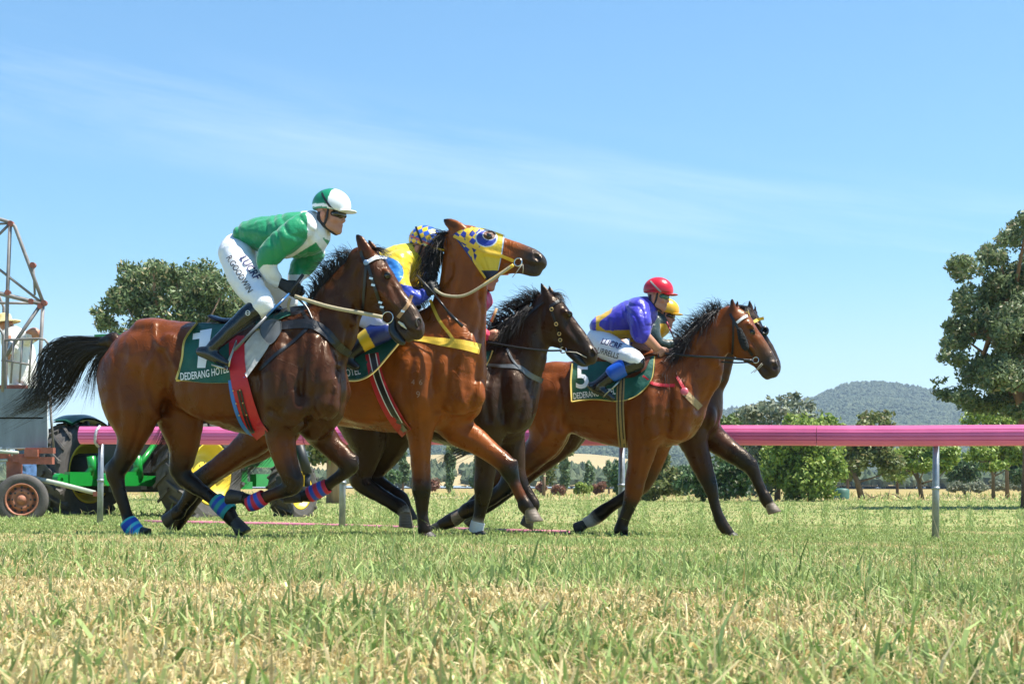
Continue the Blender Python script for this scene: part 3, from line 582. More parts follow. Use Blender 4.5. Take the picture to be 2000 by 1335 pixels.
HORSES[2] = build_horse(dict(nostril=(1049, 483, 20), marks=[([(985, 480), (1010, 492), (1035, 500)], 4, .005), ([(1022, 512), (1040, 518), (1058, 518)], 2.5, .007), ([(990, 500), (1005, 508)], 4, -.004), ([(880, 500), (888, 560), (900, 600)], 6, .006), ([(938, 570), (925, 620), (912, 660)], 5, .006), ([(905, 480), (902, 540), (884, 620), (868, 660)], 7, .010), ([(932, 540), (938, 600), (932, 680), (934, 720)], 6, .010), ([(880, 520), (874, 570), (858, 620)], 6, .006), ([(852, 690), (842, 750), (850, 800)], 7, .010), ([(882, 690), (872, 760), (884, 800)], 6, .009),
        ([(806, 690), (800, 760), (808, 820)], 8, .010), ([(826, 820), (831, 880), (833, 940)], 4, .006), ([(812, 830), (815, 890), (815, 935)], 4, .005), ([(926, 700), (930, 750), (918, 795)], 6, .012), ([(860, 800), (885, 812), (915, 806)], 6, .009), ([(900, 835), (945, 862), (985, 895)], 4, .006), ([(905, 690), (898, 740), (905, 785)], 6, -.006),
        ([(824, 975), (826, 1020)], 3, .004), ([(1002, 930), (1020, 975)], 3, .004), ([(690, 720), (694, 780)], 9, .003), ([(740, 720), (745, 790)], 9, .003), ([(910, 470), (925, 500), (948, 530)], 5, .006)],
    base=(831, 1047, 12.6), seed=13, h=.0105, label='bright bay racehorse with its head raised, in a yellow and blue checked hood',
    colours=coat((.245, .064, .0105), e=np.array((.11, .031, .008)), b=np.array((.12, .052, .028)), m=(.042, .036, .034), n=(.02, .008, .007)),
    torso=[(545, 732, 72, .24), (590, 715, 84, .27), (645, 730, 94, .28), (720, 738, 101, .30), (795, 742, 102, .285), (850, 745, 88, .25), (880, 748, 61, .20)], torsocol='ccccccc',
    neck=[(838, 690, 72, .20), (876, 676, 72, .165), (892, 622, 60, .135), (898, 592, 54, .12), (905, 560, 50, .105), (908, 510, 46, .095)], neckcol='ccccc',
    poll=(880, 463), muzzle=(1059, 492), headcol='cccccbmm',
    ears=[((884, 441), (909, 452), (865, 428), -.06), ((896, 452), (912, 452), (880, 446), .06)], eyes=[(954, 461)],
    extra=[dict(rows=[(770, 660, 34), (800, 655, 36), (830, 650, 44)], hw=[.06, .07, .10], col='c', k=.07),
           dict(rows=[(880, 640, 40), (905, 690, 44), (912, 750, 38)], t=[-.06, -.09, -.10], col='c', k=.06),
           dict(rows=[(905, 690, 38), (918, 740, 32), (912, 790, 30)], t=[.05, .06, .06], col='c', k=.05),
           dict(rows=[(800, 665, 36), (815, 720, 46), (820, 775, 44)], t=[-.10, -.18, -.19], col='c', k=.06),
           dict(rows=[(850, 665, 36), (872, 720, 44), (895, 775, 38)], t=[-.08, -.13, -.14], col='c', k=.05),
           dict(rows=[(497, 700, 14), (482, 705, 11), (462, 712, 8)], sy=.9, col='ddd', k=.04)],
    muscle=[dict(c=(893, 570), r=(16, 60), t=-.10, ang=8, lat=.04, k=.04, col='c'), dict(c=(872, 600), r=(14, 60), t=-.115, ang=20, lat=.04, k=.05, col='c'), dict(c=(925, 590), r=(16, 60), t=-.075, ang=-4, lat=.04, k=.04, col='c'),
            dict(c=(900, 787), r=(30, 28), t=-.15, lat=.07, k=.04, col='c'), dict(c=(930, 770), r=(18, 30), t=-.03, lat=.07, k=.04, col='c'),
            dict(c=(725, 770), r=(90, 56), t=-.20, lat=.10, k=.08, col='c'), dict(c=(790, 790), r=(30, 34), t=-.22, lat=.05, k=.05, col='e')],
    legs=[dict(r=[(820, 775, 48), (820, 820, 34), (820, 850, 26), (821, 885, 21), (822, 920, 18.5), (823, 952, 19), (824, 975, 15), (825, 1000, 12.5), (827, 1022, 13), (829, 1033, 14.5), (831, 1041, 12.5)], t=[-.17, -.16, -.15, -.14], c='ccccgdddddd', b=[(812, 945, 8, 13, 0)], hoof=((831, 1040), (833, 1052), (845, 1052))),
          dict(r=[(865, 790, 46), (895, 838, 32), (928, 860, 26), (958, 882, 21), (984, 902, 18.5), (994, 916, 18), (1003, 938, 14), (1014, 962, 12.5), (1022, 978, 13.5), (1026, 987, 14.5), (1033, 997, 12.5)], t=[.10, .13, .14, .14], c='cccceddeddd', b=[(1003, 908, 8, 13, 30)], hoof=((1034, 997), (1037, 1020), (1056, 1028)), hl=1, hr=(.050, .068)),
          dict(r=[(540, 755, 64), (528, 815, 46), (500, 855, 34), (467, 882, 25), (432, 908, 21), (399, 932, 19.5), (382, 946, 18.5), (372, 966, 15), (357, 988, 13), (348, 1000, 14.5), (340, 1004, 12.5)], t=[-.10, -.13, -.13], c='cceeeddddddd'[:11], hoof=((338, 1003), (321, 1012), (320, 1028)), b=[(366, 940, 9, 9, 0)], hr=(.048, .060)),
          dict(r=[(560, 765, 60), (548, 830, 44), (505, 868, 32), (458, 894, 25), (414, 924, 21), (391, 945, 19), (380, 972, 15.5), (364, 998, 14), (350, 1014, 15), (343, 1028, 12.5)], t=[.10, .13, .13], c='cceeedddddd'[:10], hoof=((342, 1029), (337, 1044), (324, 1045)))],
    hair=[dict(name='tail', guides=[[(500, 698, 0), (440, 690, 0), (380, 730, .1), (338, 800, .1), (316, 850, .1), (300, 890, .1), (284, 924, .1)], [(500, 704, 0), (450, 705, .05), (400, 750, .1), (355, 810, .1), (330, 850, .1), (310, 885, .1), (296, 928, .1)]], n=150, r=.0022, jit=.02, seed=14, base=(.035, .014, .010)),
          dict(name='mane', guides=[[(790, 640, 0), (792, 640, -.08), (790, 652, -.16), (790, 668, -.20)], [(826, 590, 0), (818, 582, -.03), (812, 592, -.08), (808, 616, -.10)], [(850, 545, 0), (838, 538, -.04), (826, 560, -.08), (822, 596, -.10)], [(862, 505, 0), (848, 492, -.04), (834, 510, -.08), (828, 552, -.10)], [(874, 468, 0), (856, 462, -.03), (836, 476, -.06), (828, 508, -.08)], [(884, 455, 0), (866, 462, -.05), (852, 478, -.08), (846, 498, -.09)]], n=700, r=.0036, jit=.03, seed=15, segs=8)]))
HORSES[3] = build_horse(dict(nostril=(1162, 684, 60), marks=[([(1106, 625), (1120, 650), (1134, 668)], 3.5, .006), ([(1098, 628), (1110, 652), (1120, 664)], 3.5, -.005), ([(1060, 600), (1056, 640), (1062, 672)], 4, .007), ([(1130, 688), (1148, 697)], 2.5, .006), ([(960, 720), (950, 770), (955, 820)], 7, .010), ([(985, 715), (978, 770), (985, 820)], 6, .009), ([(1062, 690), (1052, 730), (1040, 770)], 6, .009), ([(1030, 740), (1020, 790), (1010, 830)], 6, .010), ([(1020, 640), (1004, 680), (990, 710)], 7, .006), ([(948, 850), (950, 900), (945, 935)], 4, .006), ([(1002, 735), (1000, 785)], 6, -.005), ([(725, 955), (775, 988)], 3, .004)],
    base=(931, 1043, 13.6), seed=23, h=.0115, label='near black racehorse with a plain black bridle and white pasterns between the bays',
    colours=coat((.036, .018, .011), e=np.array((.026, .014, .009)), b=np.array((.03, .020, .016)), m=(.040, .032, .028), n=(.012, .006, .006)),
    torso=[(690, 768, 64, .24), (735, 755, 74, .27), (790, 765, 80, .275), (850, 775, 86, .30), (915, 782, 92, .285), (965, 785, 80, .25), (990, 788, 54, .19)],
    neck=[(930, 735, 66, .20), (1002, 716, 58, .15), (1025, 672, 48, .115), (1045, 640, 42, .10), (1062, 625, 36, .088)],
    poll=(1061, 583), muzzle=(1169, 688), ears=[((1060, 586), (1080, 586), (1056, 550), -.06), ((1072, 582), (1086, 586), (1071, 554), .06)], eyes=[(1112, 613)], earhollow=True,
    extra=[dict(rows=[(910, 705, 28), (940, 700, 30), (965, 690, 32)], hw=[.06, .07, .10], col='c', k=.07),
           dict(rows=[(985, 720, 38), (1005, 770, 38), (1010, 810, 32)], t=[-.08, -.12, -.12], col='c', k=.06),
           dict(rows=[(1018, 705, 34), (1022, 760, 34), (1010, 815, 30)], t=[.05, .06, .06], col='c', k=.05),
           dict(rows=[(935, 720, 32), (945, 770, 42), (950, 820, 40)], t=[-.10, -.18, -.18], col='c', k=.06)],
    muscle=[dict(c=(1003, 822), r=(24, 24), t=-.14, lat=.07, k=.04, col='c'), dict(c=(1030, 660), r=(14, 44), t=-.10, ang=-35, lat=.04, k=.04, col='c')],
    legs=[dict(r=[(695, 785, 58), (712, 838, 44), (720, 872, 32), (713, 905, 24), (702, 932, 20.5), (716, 950, 17), (740, 965, 15), (764, 979, 14.5), (782, 991, 15), (790, 1003, 12.5)], t=[-.10, -.12, -.12], c='cccccddddw', b=[(690, 928, 8, 11, 0)], hoof=((790, 1004), (787, 1028), (797, 1036)), hl=1, hr=(.052, .066)),
          dict(r=[(755, 790, 56), (768, 838, 44), (757, 878, 32), (736, 908, 25), (718, 930, 21), (738, 945, 17.5), (764, 960, 15), (784, 974, 15), (794, 992, 12.5)], t=[.10, .12, .12], c='cccccddddw'[:9], hoof=((795, 994), (798, 1016), (808, 1020)), hr=(.046, .058)),
          dict(r=[(950, 825, 40), (952, 865, 29), (950, 900, 23), (946, 935, 19.5), (944, 955, 18.5), (941, 980, 14.5), (936, 1008, 13), (932, 1024, 14), (930, 1034, 12.5)], t=[-.15, -.14, -.13], c='ccccdddww', hoof=((930, 1034), (931, 1045), (942, 1046))),
          dict(r=[(985, 820, 40), (998, 865, 28), (1005, 895, 21), (1008, 920, 17.5), (1020, 945, 13.5), (1034, 970, 12.5), (1041, 986, 14), (1036, 1000, 12)], t=[.13, .14, .14], c='ccccdddd', hoof=((1034, 1002), (1022, 1024), (1020, 1038)))],
    hair=[dict(name='tail', guides=[[(636, 745, 0), (600, 760, 0), (570, 800, .05), (540, 840, .05), (505, 880, .05), (470, 920, .05), (440, 948, .05)], [(636, 752, 0), (610, 775, 0), (585, 815, .05), (558, 850, .05), (525, 885, .05), (492, 918, .05), (466, 944, .05)]], n=260, r=.0026, jit=.02, seed=24),
          dict(name='mane', guides=[[(950, 668, 0), (944, 664, -.03), (940, 668, -.06), (935, 676, -.10)], [(968, 652, 0), (962, 640, -.03), (950, 632, -.05), (938, 634, -.06)], [(992, 630, 0), (984, 616, -.03), (970, 612, -.05), (958, 620, -.06)], [(1016, 605, 0), (1010, 592, -.03), (994, 592, -.05), (980, 600, -.06)], [(1036, 594, 0), (1032, 582, -.02), (1020, 578, -.04), (1006, 584, -.05)], [(1058, 582, 0), (1056, 572, -.02), (1046, 570, -.03), (1036, 574, -.04)]], n=520, r=.0032, jit=.022, seed=25, segs=8, frizz=.010),
          dict(name='mane', guides=[[(985, 640, -.02), (975, 650, -.10), (965, 672, -.14), (950, 695, -.16)], [(1010, 612, -.02), (1002, 622, -.10), (990, 648, -.13), (978, 675, -.14)], [(1040, 595, -.02), (1032, 604, -.08), (1018, 625, -.11), (1008, 645, -.12)]], n=330, r=.0032, jit=.026, seed=27, segs=8),
          dict(name='forelock', guides=[[(1066, 580, 0), (1080, 574, -.02), (1094, 582, -.05), (1098, 600, -.06)], [(1070, 578, 0), (1086, 574, .02), (1100, 580, 0), (1106, 596, -.03)]], n=70, r=.0024, jit=.014, seed=26, segs=6)]))
HORSES[5] = build_horse(dict(nostril=(1518, 709, 60), marks=[([(1464, 658), (1480, 686), (1496, 706)], 3.5, .006), ([(1456, 660), (1468, 686), (1476, 696)], 3.5, -.005), ([(1490, 716), (1506, 728)], 2.5, .006), ([(1440, 690), (1458, 700)], 3, .004), ([(1290, 740), (1282, 790), (1284, 840)], 7, .010), ([(1312, 735), (1306, 790), (1306, 835)], 6, .009), ([(1262, 745), (1250, 800), (1252, 850)], 7, .010), ([(1398, 720), (1384, 765), (1362, 800)], 6, .010), ([(1340, 760), (1336, 805), (1322, 845)], 6, .010), ([(1376, 665), (1352, 705), (1330, 735)], 7, .006), ([(1262, 870), (1256, 910), (1248, 945)], 4, .006), ([(1246, 870), (1240, 920)], 4, .005), ([(1095, 745), (1100, 790), (1092, 835)], 7, .012), ([(1052, 740), (1050, 790), (1062, 840)], 7, .008), ([(1078, 840), (1062, 862), (1040, 885)], 5, -.006), ([(1230, 985), (1218, 1020)], 3, .004), ([(1160, 735), (1164, 800)], 8, .003), ([(1195, 735), (1200, 810)], 8, .003), ([(1424, 640), (1422, 670), (1430, 698)], 4, .007)],
    base=(1213, 1049, 14.7), seed=33, h=.0115, label='bay racehorse wearing cloth number 5 under the jockey in purple and gold',
    colours=coat((.170, .044, .008), e=np.array((.07, .022, .008)), b=np.array((.11, .048, .024)), m=(.042, .034, .03)),
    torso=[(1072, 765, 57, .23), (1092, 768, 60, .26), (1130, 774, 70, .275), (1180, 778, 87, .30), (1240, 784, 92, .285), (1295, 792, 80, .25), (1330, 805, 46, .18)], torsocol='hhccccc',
    neck=[(1275, 745, 62, .20), (1345, 738, 58, .15), (1368, 690, 50, .115), (1392, 655, 44, .10), (1420, 645, 38, .088)],
    poll=(1426, 608), muzzle=(1524, 715), ears=[((1425, 612), (1440, 612), (1429, 580), -.06), ((1434, 610), (1446, 612), (1440, 587), .06)], eyes=[(1469, 648)],
    extra=[dict(rows=[(1260, 735, 26), (1290, 732, 28), (1310, 722, 32)], hw=[.06, .07, .10], col='c', k=.07),
           dict(rows=[(1310, 740, 32), (1325, 785, 36), (1322, 825, 30)], t=[-.08, -.13, -.14], col='c', k=.05),
           dict(rows=[(1345, 745, 30), (1350, 785, 30), (1335, 830, 28)], t=[.06, .09, .09], col='c', k=.05),
           dict(rows=[(1262, 735, 30), (1272, 785, 40), (1272, 825, 38)], t=[-.10, -.18, -.18], col='c', k=.06)],
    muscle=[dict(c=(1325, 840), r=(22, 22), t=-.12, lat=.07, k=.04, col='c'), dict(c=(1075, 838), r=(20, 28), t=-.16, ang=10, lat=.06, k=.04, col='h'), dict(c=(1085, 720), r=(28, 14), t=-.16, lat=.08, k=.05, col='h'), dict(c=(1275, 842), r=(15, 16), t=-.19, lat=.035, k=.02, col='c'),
            dict(c=(1375, 680), r=(15, 46), t=-.10, ang=-38, lat=.04, k=.04, col='c'),],
    legs=[dict(r=[(1066, 785, 54), (1073, 832, 42), (1062, 866, 32), (1037, 896, 25), (1012, 920, 20), (996, 940, 18.5), (976, 961, 15), (951, 978, 14), (926, 990, 15), (910, 998, 15), (902, 1002, 12)], t=[-.10, -.14, -.14], c='hhcegdddddd', hoof=((904, 1001), (884, 1008), (882, 1020)), hl=1, b=[(985, 932, 8, 8, 0)]),
          dict(r=[(1078, 800, 50), (1070, 858, 36), (1032, 893, 26), (996, 914, 21), (970, 937, 18.5), (946, 964, 15), (915, 993, 13.5), (887, 1013, 14.5), (872, 1020, 14), (862, 1024, 12)], t=[.10, .13, .13], c='cceeedddddd'[:10], hoof=((861, 1024), (845, 1029), (843, 1044))),
          dict(r=[(1265, 810, 44), (1257, 850, 34), (1254, 880, 28), (1248, 908, 23), (1241, 936, 19.5), (1238, 960, 17.5), (1231, 982, 14.5), (1222, 1006, 12.5), (1214, 1026, 13.5), (1213, 1035, 14.5), (1213, 1044, 12.5)], t=[-.16, -.15, -.14], c='ccccggddddd', hoof=((1213, 1042), (1214, 1053), (1226, 1054))),
          dict(r=[(1295, 820, 42), (1284, 862, 29), (1276, 895, 24), (1266, 922, 20), (1251, 948, 17), (1228, 966, 14), (1196, 986, 13), (1170, 1005, 15), (1158, 1014, 14), (1147, 1019, 12)], t=[.12, .13, .13], c='ccceedddww', hoof=((1143, 1021), (1122, 1027), (1117, 1042)))],
    hair=[dict(name='tail', guides=[[(1020, 728, 0), (985, 735, .05), (960, 790, .05), (940, 845, .05), (915, 868, .05), (880, 884, .05), (846, 906, .05)], [(1020, 734, 0), (990, 745, .05), (968, 800, .05), (948, 855, .05), (922, 880, .05), (890, 894, .05), (860, 906, .05)]], n=200, r=.0028, jit=.016, seed=34),
          dict(name='mane', guides=[[(1292, 726, 0), (1296, 722, -.08), (1300, 740, -.16), (1302, 770, -.20)], [(1318, 710, 0), (1314, 700, -.06), (1306, 720, -.14), (1300, 752, -.18)], [(1340, 685, 0), (1334, 672, -.06), (1322, 690, -.12), (1306, 718, -.16)], [(1362, 662, 0), (1354, 648, -.06), (1342, 664, -.12), (1326, 690, -.15)], [(1384, 640, 0), (1376, 624, -.05), (1364, 640, -.10), (1350, 664, -.13)], [(1406, 616, 0), (1402, 604, -.04), (1392, 618, -.08), (1382, 636, -.10)]], n=900, r=.0034, jit=.028, seed=35, segs=8, frizz=.010),
          dict(name='mane', guides=[[(1330, 690, -.02), (1326, 666, -.04), (1314, 654, -.05), (1300, 652, -.06)], [(1356, 660, -.02), (1352, 638, -.04), (1340, 630, -.05), (1326, 634, -.06)], [(1384, 636, -.02), (1384, 612, -.03), (1378, 600, -.04), (1370, 606, -.05)], [(1404, 616, 0), (1406, 598, -.02), (1406, 590, -.03), (1403, 588, -.03)]], n=420, r=.003, jit=.020, seed=36, segs=7, frizz=.010),
          dict(name='forelock', guides=[[(1440, 606, 0), (1450, 598, 0), (1458, 602, -.02), (1462, 612, -.03)], [(1444, 606, .02), (1454, 600, .02), (1461, 606, 0), (1464, 616, 0)]], n=60, r=.0024, jit=.012, seed=37, segs=6)]))
HORSES[6] = build_horse(dict(marks=[([(1385, 800), (1378, 835)], 5, .009), ([(1405, 862), (1450, 893)], 4, .005), ([(1362, 880), (1376, 930)], 4, .005)],
    base=(1424, 1050, 15.5), seed=43, h=.0125, label='dark brown racehorse in a black hood with a yellow browband, farthest of the bunch',
    colours=coat((.050, .017, .008), e=np.array((.034, .013, .008)), m=(.03, .022, .02), d=(.012, .010, .009), b=np.array((.025, .016, .013))),
    torso=[(1110, 775, 56, .23), (1150, 765, 64, .26), (1200, 772, 74, .28), (1260, 780, 82, .30), (1310, 785, 84, .28), (1345, 795, 66, .24), (1366, 805, 40, .18)],
    neck=[(1310, 740, 56, .19), (1368, 735, 52, .15), (1390, 690, 46, .115), (1412, 655, 40, .10), (1440, 640, 36, .088)],
    poll=(1446, 605), muzzle=(1527, 714), ears=[((1458, 622), (1473, 620), (1464, 581), -.05), ((1470, 618), (1480, 622), (1474, 590), .06)], eyes=[], headcol='ddddbmmm', jawcol='dcccbmm', earhollow=False, head_t=-.02,
    extra=[dict(rows=[(1365, 750, 34), (1372, 790, 34), (1372, 815, 26)], t=[-.02, -.02, -.02], col='c', k=.05)],
    muscle=[dict(c=(1380, 815), r=(20, 24), t=.02, lat=.08, k=.04, col='c')],
    legs=[dict(r=[(1355, 815, 42), (1384, 846, 29), (1414, 872, 23), (1444, 893, 18.5), (1466, 912, 15.5), (1476, 932, 12.5), (1487, 957, 11.5), (1496, 974, 13), (1501, 984, 11)], t=[.12, .13, .13], c='cccddddddd'[:9], b=[(1472, 906, 7, 11, 30)], hoof=((1502, 985), (1507, 1003), (1522, 1008)), hl=1, hr=(.050, .066)),
          dict(r=[(1345, 815, 44), (1356, 866, 28), (1370, 905, 20), (1383, 938, 16), (1388, 952, 14.5), (1393, 972, 12), (1400, 998, 11.5), (1409, 1020, 13), (1416, 1032, 12.5), (1425, 1042, 11)], t=[-.12, -.13, -.13], c='cccddddddd', hoof=((1426, 1043), (1430, 1054), (1441, 1055))),
          dict(r=[(1112, 800, 50), (1098, 852, 36), (1070, 886, 27), (1040, 914, 21), (1014, 936, 18), (988, 960, 14.5), (958, 984, 14), (935, 996, 14), (922, 1004, 12)], t=[-.10, -.12, -.12], c='ccccddddd', hoof=((922, 1004), (908, 1018), (918, 1026))),
          dict(r=[(1120, 800, 48), (1106, 852, 34), (1060, 884, 26), (1026, 908, 20), (992, 934, 17), (968, 962, 14), (945, 980, 14), (925, 992, 12)], t=[.10, .12, .12], c='ccccdddd', hoof=((924, 992), (910, 1003), (906, 1016)))],
    hair=[dict(name='mane', guides=[[(1404, 625, 0), (1406, 612, -.02), (1400, 606, -.04), (1392, 610, -.05)], [(1440, 604, 0), (1436, 594, -.02), (1424, 594, -.03), (1414, 600, -.04)]], n=80, r=.0026, jit=.016, seed=46, segs=6)]))
# ================================================================ tack
def merge(name, m, parent, mb): return mb.build(name, m, parent, True)
def ring(fr, bv, px, py, R, name, parent, m=STEEL, r=.006):
    h, nn = hit(bv, px, py); d = (h[1]-.02) if h is not None else fr.w(px, py, -.1)[1]
    mb = MB(); mb.torus(P(px, py, d), (-.3, -.9, .1), R, r, 26, 8); return mb.build(name, m, parent, True), d
def free(fr, pts, w, name, m, parent, th=.004, n=6):
    """strap hanging free between points (px, py, t): a flat band"""
    c = catmull(np.array(pts, float), n) if len(pts) > 2 else resamp(np.array(pts, float), 6); Wp = np.array([fr.w(*p) for p in c]); d = np.gradient(Wp, axis=0); d /= np.linalg.norm(d, axis=1)[:, None]
    vw = (Wp-np.array([0, 0, CAMZ])); vw /= np.linalg.norm(vw, axis=1)[:, None]; u = np.cross(d, vw); u /= np.linalg.norm(u, axis=1)[:, None]; V = []; F = []
    for i in range(len(Wp)): V += [Wp[i]+u[i]*w/2, Wp[i]-u[i]*w/2, Wp[i]-u[i]*w/2+vw[i]*th, Wp[i]+u[i]*w/2+vw[i]*th]
    for i in range(len(Wp)-1):
        for k in range(4): F.append((i*4+k, i*4+4+k, i*4+4+(k+1) % 4, i*4+(k+1) % 4))
    F += [(0, 1, 2, 3), tuple((len(Wp)-1)*4+k for k in (3, 2, 1, 0))]
    return mesh(name, V, F, m, parent, smooth=True)
NAVY = mat('navy_leather', (.008, .012, .035), .3); BRN = mat('brown_leather', (.10, .030, .016), .4, vary=.2, vscale=30); GREYL = mat('grey_leather', (.10, .11, .12), .35)
# ---- horse 1
h = HORSES[1]; fr, root, bv = h['fr'], h['root'], h['bv']
pad, _ = patch(bv, [(500, 646), (522, 636), (546, 630)], [(466, 700), (474, 722), (482, 737)], [(500, 646), (478, 672), (466, 700)], [(546, 630), (522, 680), (482, 737)], 'saddle_pad', PADM, root, off=.010, n=26, k=30, fold=.004)
cl, _ = patch(bv, [(384, 630), (420, 632), (470, 632)], [(344, 741), (400, 748), (452, 748)], [(384, 630), (360, 664), (355, 700), (344, 741)], [(470, 632), (462, 670), (456, 710), (452, 748)], 'saddle_cloth', GRN, root, off=.014, n=44, k=44, fold=.0045, seed=1)
bc = tree_of(cl)
strap(bc, [(386, 629), (361, 662), (355, 700), (344, 741)], 4, 'cloth_binding', TRIM, cl, off=.004, fall=11.3); strap(bc, [(344, 742), (398, 749), (446, 749)], 4, 'cloth_binding', TRIM, cl, off=.004, fall=11.3)
front, _ = patch(bv, [(500, 628), (535, 612), (566, 608)], [(494, 646), (530, 630), (568, 614)], [(500, 628), (494, 646)], [(566, 608), (568, 614)], 'saddle_cloth_front', GRN, root, off=.016, n=24, k=8)
strap(tree_of(front), [(496, 648), (530, 632), (568, 615)], 4, 'cloth_binding', TRIM, front, off=.004, fall=11.3)
lettering(bc, 'DEDERANG HOTEL', 352, 742, 20.5, math.radians(-3), WORD, 'cloth_lettering', cl, sx=.535, bold=.012, off=.004, arc=.0012)
for pl in ([(384, 654), (416, 641)], ): pass
def figure(bc, polys, m, name, parent, off=.004):
    V = []; F = []
    for top, bot, n, k in polys:
        for a in range(n+1):
            for b in range(k+1):
                x = (np.array(top[0])*(1-a/n)+np.array(top[1])*a/n)*(1-b/k)+(np.array(bot[0])*(1-a/n)+np.array(bot[1])*a/n)*b/k; hh, _ = hit(bc, *x); V.append(P(x[0], x[1], (hh[1] if hh is not None else 11.3)-off))
        o = len(V)-(n+1)*(k+1); F += [(o+a*(k+1)+b, o+a*(k+1)+b+1, o+(a+1)*(k+1)+b+1, o+(a+1)*(k+1)+b) for a in range(n) for b in range(k)]
    return mesh(name, V, F, m, parent, smooth=True)
figure(bc, [(((391, 645), (414, 641)), ((385, 718), (401, 718)), 6, 16), (((377, 651), (391, 649)), ((376, 663), (390, 661)), 5, 4)], WORD, 'cloth_number', cl)
saddle = MB(); f_ = Field()
for S, sy in (([(415, 619, 4.5), (440, 627, 6), (475, 628, 8), (515, 620, 8), (548, 606, 6)], 4.2),):
    f_.sweep([[*fr.l(a, b, 0), r*h['mp'], sy, 0, 0, 0] for a, b, r in S], .02)
V, F, C = f_.mesh(.008, None, 2); sad = mesh('saddle', fr.tow(V), F, NAVY, root)
patch(bv, [(508, 628), (530, 622), (548, 626)], [(520, 668), (528, 672), (538, 664)], [(508, 628), (508, 650), (520, 668)], [(548, 626), (549, 646), (538, 664)], 'saddle_flap', GREYL, sad, off=.022, th=.008, n=16, k=16)
g = MB(); strap(bv, [(462, 655), (464, 720), (474, 770), (492, 822), (512, 850)], [30, 30, 34, 34, 28], '', None, None, off=.020, th=.010, mb=g); gi = g.build('girth', RED, root)
g = MB(); strap(bv, [(449, 742), (455, 780), (468, 820), (484, 843), (500, 849)], 7, '', None, None, off=.018, th=.006, mb=g); strap(bv, [(478, 735), (486, 770), (497, 815), (512, 848)], 5, '', None, None, off=.019, th=.006, mb=g); g.build('girth_edging', BLUE, gi)
g = MB()
for dx in (-3, 3): strap(bv, [(467+dx, 762), (476+dx, 800), (488+dx, 835), (494+dx, 846)], 4, '', None, None, off=.028, th=.005, mb=g)
g.build('girth_buckle_strap', BLK, gi)
for x, y in ((457, 763), (470, 762), (463, 788), (476, 787), (469, 811), (483, 810)):
    studs = MB(); q, _ = hit(bv, x, y); studs.lathe(q+np.array([0, -.036, 0]), (0, -1, 0), [(-.004, .0065), (0, .006), (.003, .003), (.0035, .0001)], 10); studs.build('stud', mat('brass', (.7, .5, .2), .3, metal=1.0), gi, True)
bp = MB(); strap(bv, [(518, 640), (560, 634), (606, 632), (636, 648), (662, 676), (684, 692)], [10, 16, 18, 18, 16, 14], '', None, None, off=.012, th=.006, mb=bp); bpo = bp.build('breastplate', BLK, root)
strap(bv, [(585, 598), (600, 622), (614, 640)], 6, 'neck_strap', BLK, root, off=.012); strap(bv, [(600, 640), (570, 668), (540, 690), (506, 722)], 6, 'rein_shadow_strip', BLK, bpo, off=.006)  # neck strap, then a thin black strip laid on as the rein's shadow
br = MB()
strap(bv, [(718, 515), (728, 550), (738, 580), (744, 600), (750, 610)], 6, '', None, None, off=.010, mb=br); strap(bv, [(715, 514), (712, 550), (709, 590), (707, 612)], 5, '', None, None, off=.010, mb=br); strap(bv, [(714, 514), (707, 500), (704, 490)], 6, '', None, None, off=.010, mb=br)
bo = br.build('bridle', BLK, root); strap(bv, [(718, 511), (736, 502), (756, 503)], [7, 7, 5], 'browband', mat('silver_leather', (.55, .56, .6), .35), bo, off=.012)
rz = MB(); q, _ = hit(bv, 715, 513); rz.lathe(q+np.array([0, -.012, 0]), (-.2, -1, 0), [(-.005, .02), (0, .019), (.003, .012), (.004, .0001)], 16); rz.build('rosette', mat('rosette_blue', (.18, .27, .42), .3), bo, True)
strap(bv, [(804, 576), (797, 594), (788, 606), (777, 620)], 7, 'noseband', mat('tan_leather', (.40, .22, .10), .45), bo, off=.006)
for x, y in ((725, 544), (729, 557), (743, 591), (746, 600), (787, 608)):
    bk = MB(); q, _ = hit(bv, x, y); bk.box(q+np.array([0, -.014, 0]), ((.012, 0, -.003), (0, .003, 0), (.002, 0, .007))); bk.build('buckle', STEEL, bo)
_, bd = ring(fr, bv, 757, 620, .040, 'bit_ring', bo, r=.0045)
tb = Field(); tb.sweep([[*fr.l(a, b, -.02), r*h['mp'], 1.3, 0, 0, 0] for a, b, r in ((768, 628, 7), (768, 645, 9), (778, 660, 9), (786, 668, 6))], .01); V, F, C = tb.mesh(.006); mesh('lower_lip', fr.tow(V), F, BLK, root)
tg = MB(); tg.tube([fr.w(778, 628, -.05), fr.w(786, 634, -.05), fr.w(794, 642, -.045)], [.006, .012, .003], 8); tg.build('teeth', mat('ivory', (.6, .55, .42), .35), root)
free(fr, [(575, 578, -.17), (640, 598, -.16), (700, 610, -.13), (747, 619, -.105)], .026, 'rein', TANW, bo); free(fr, [(578, 580, -.15), (600, 602, -.15), (616, 640, -.20)], .014, 'martingale_strap', BLK, bo)
free(fr, [(567, 582, -.14), (563, 596, -.13), (566, 612, -.12)], .018, 'rein_end', TANW, bo)
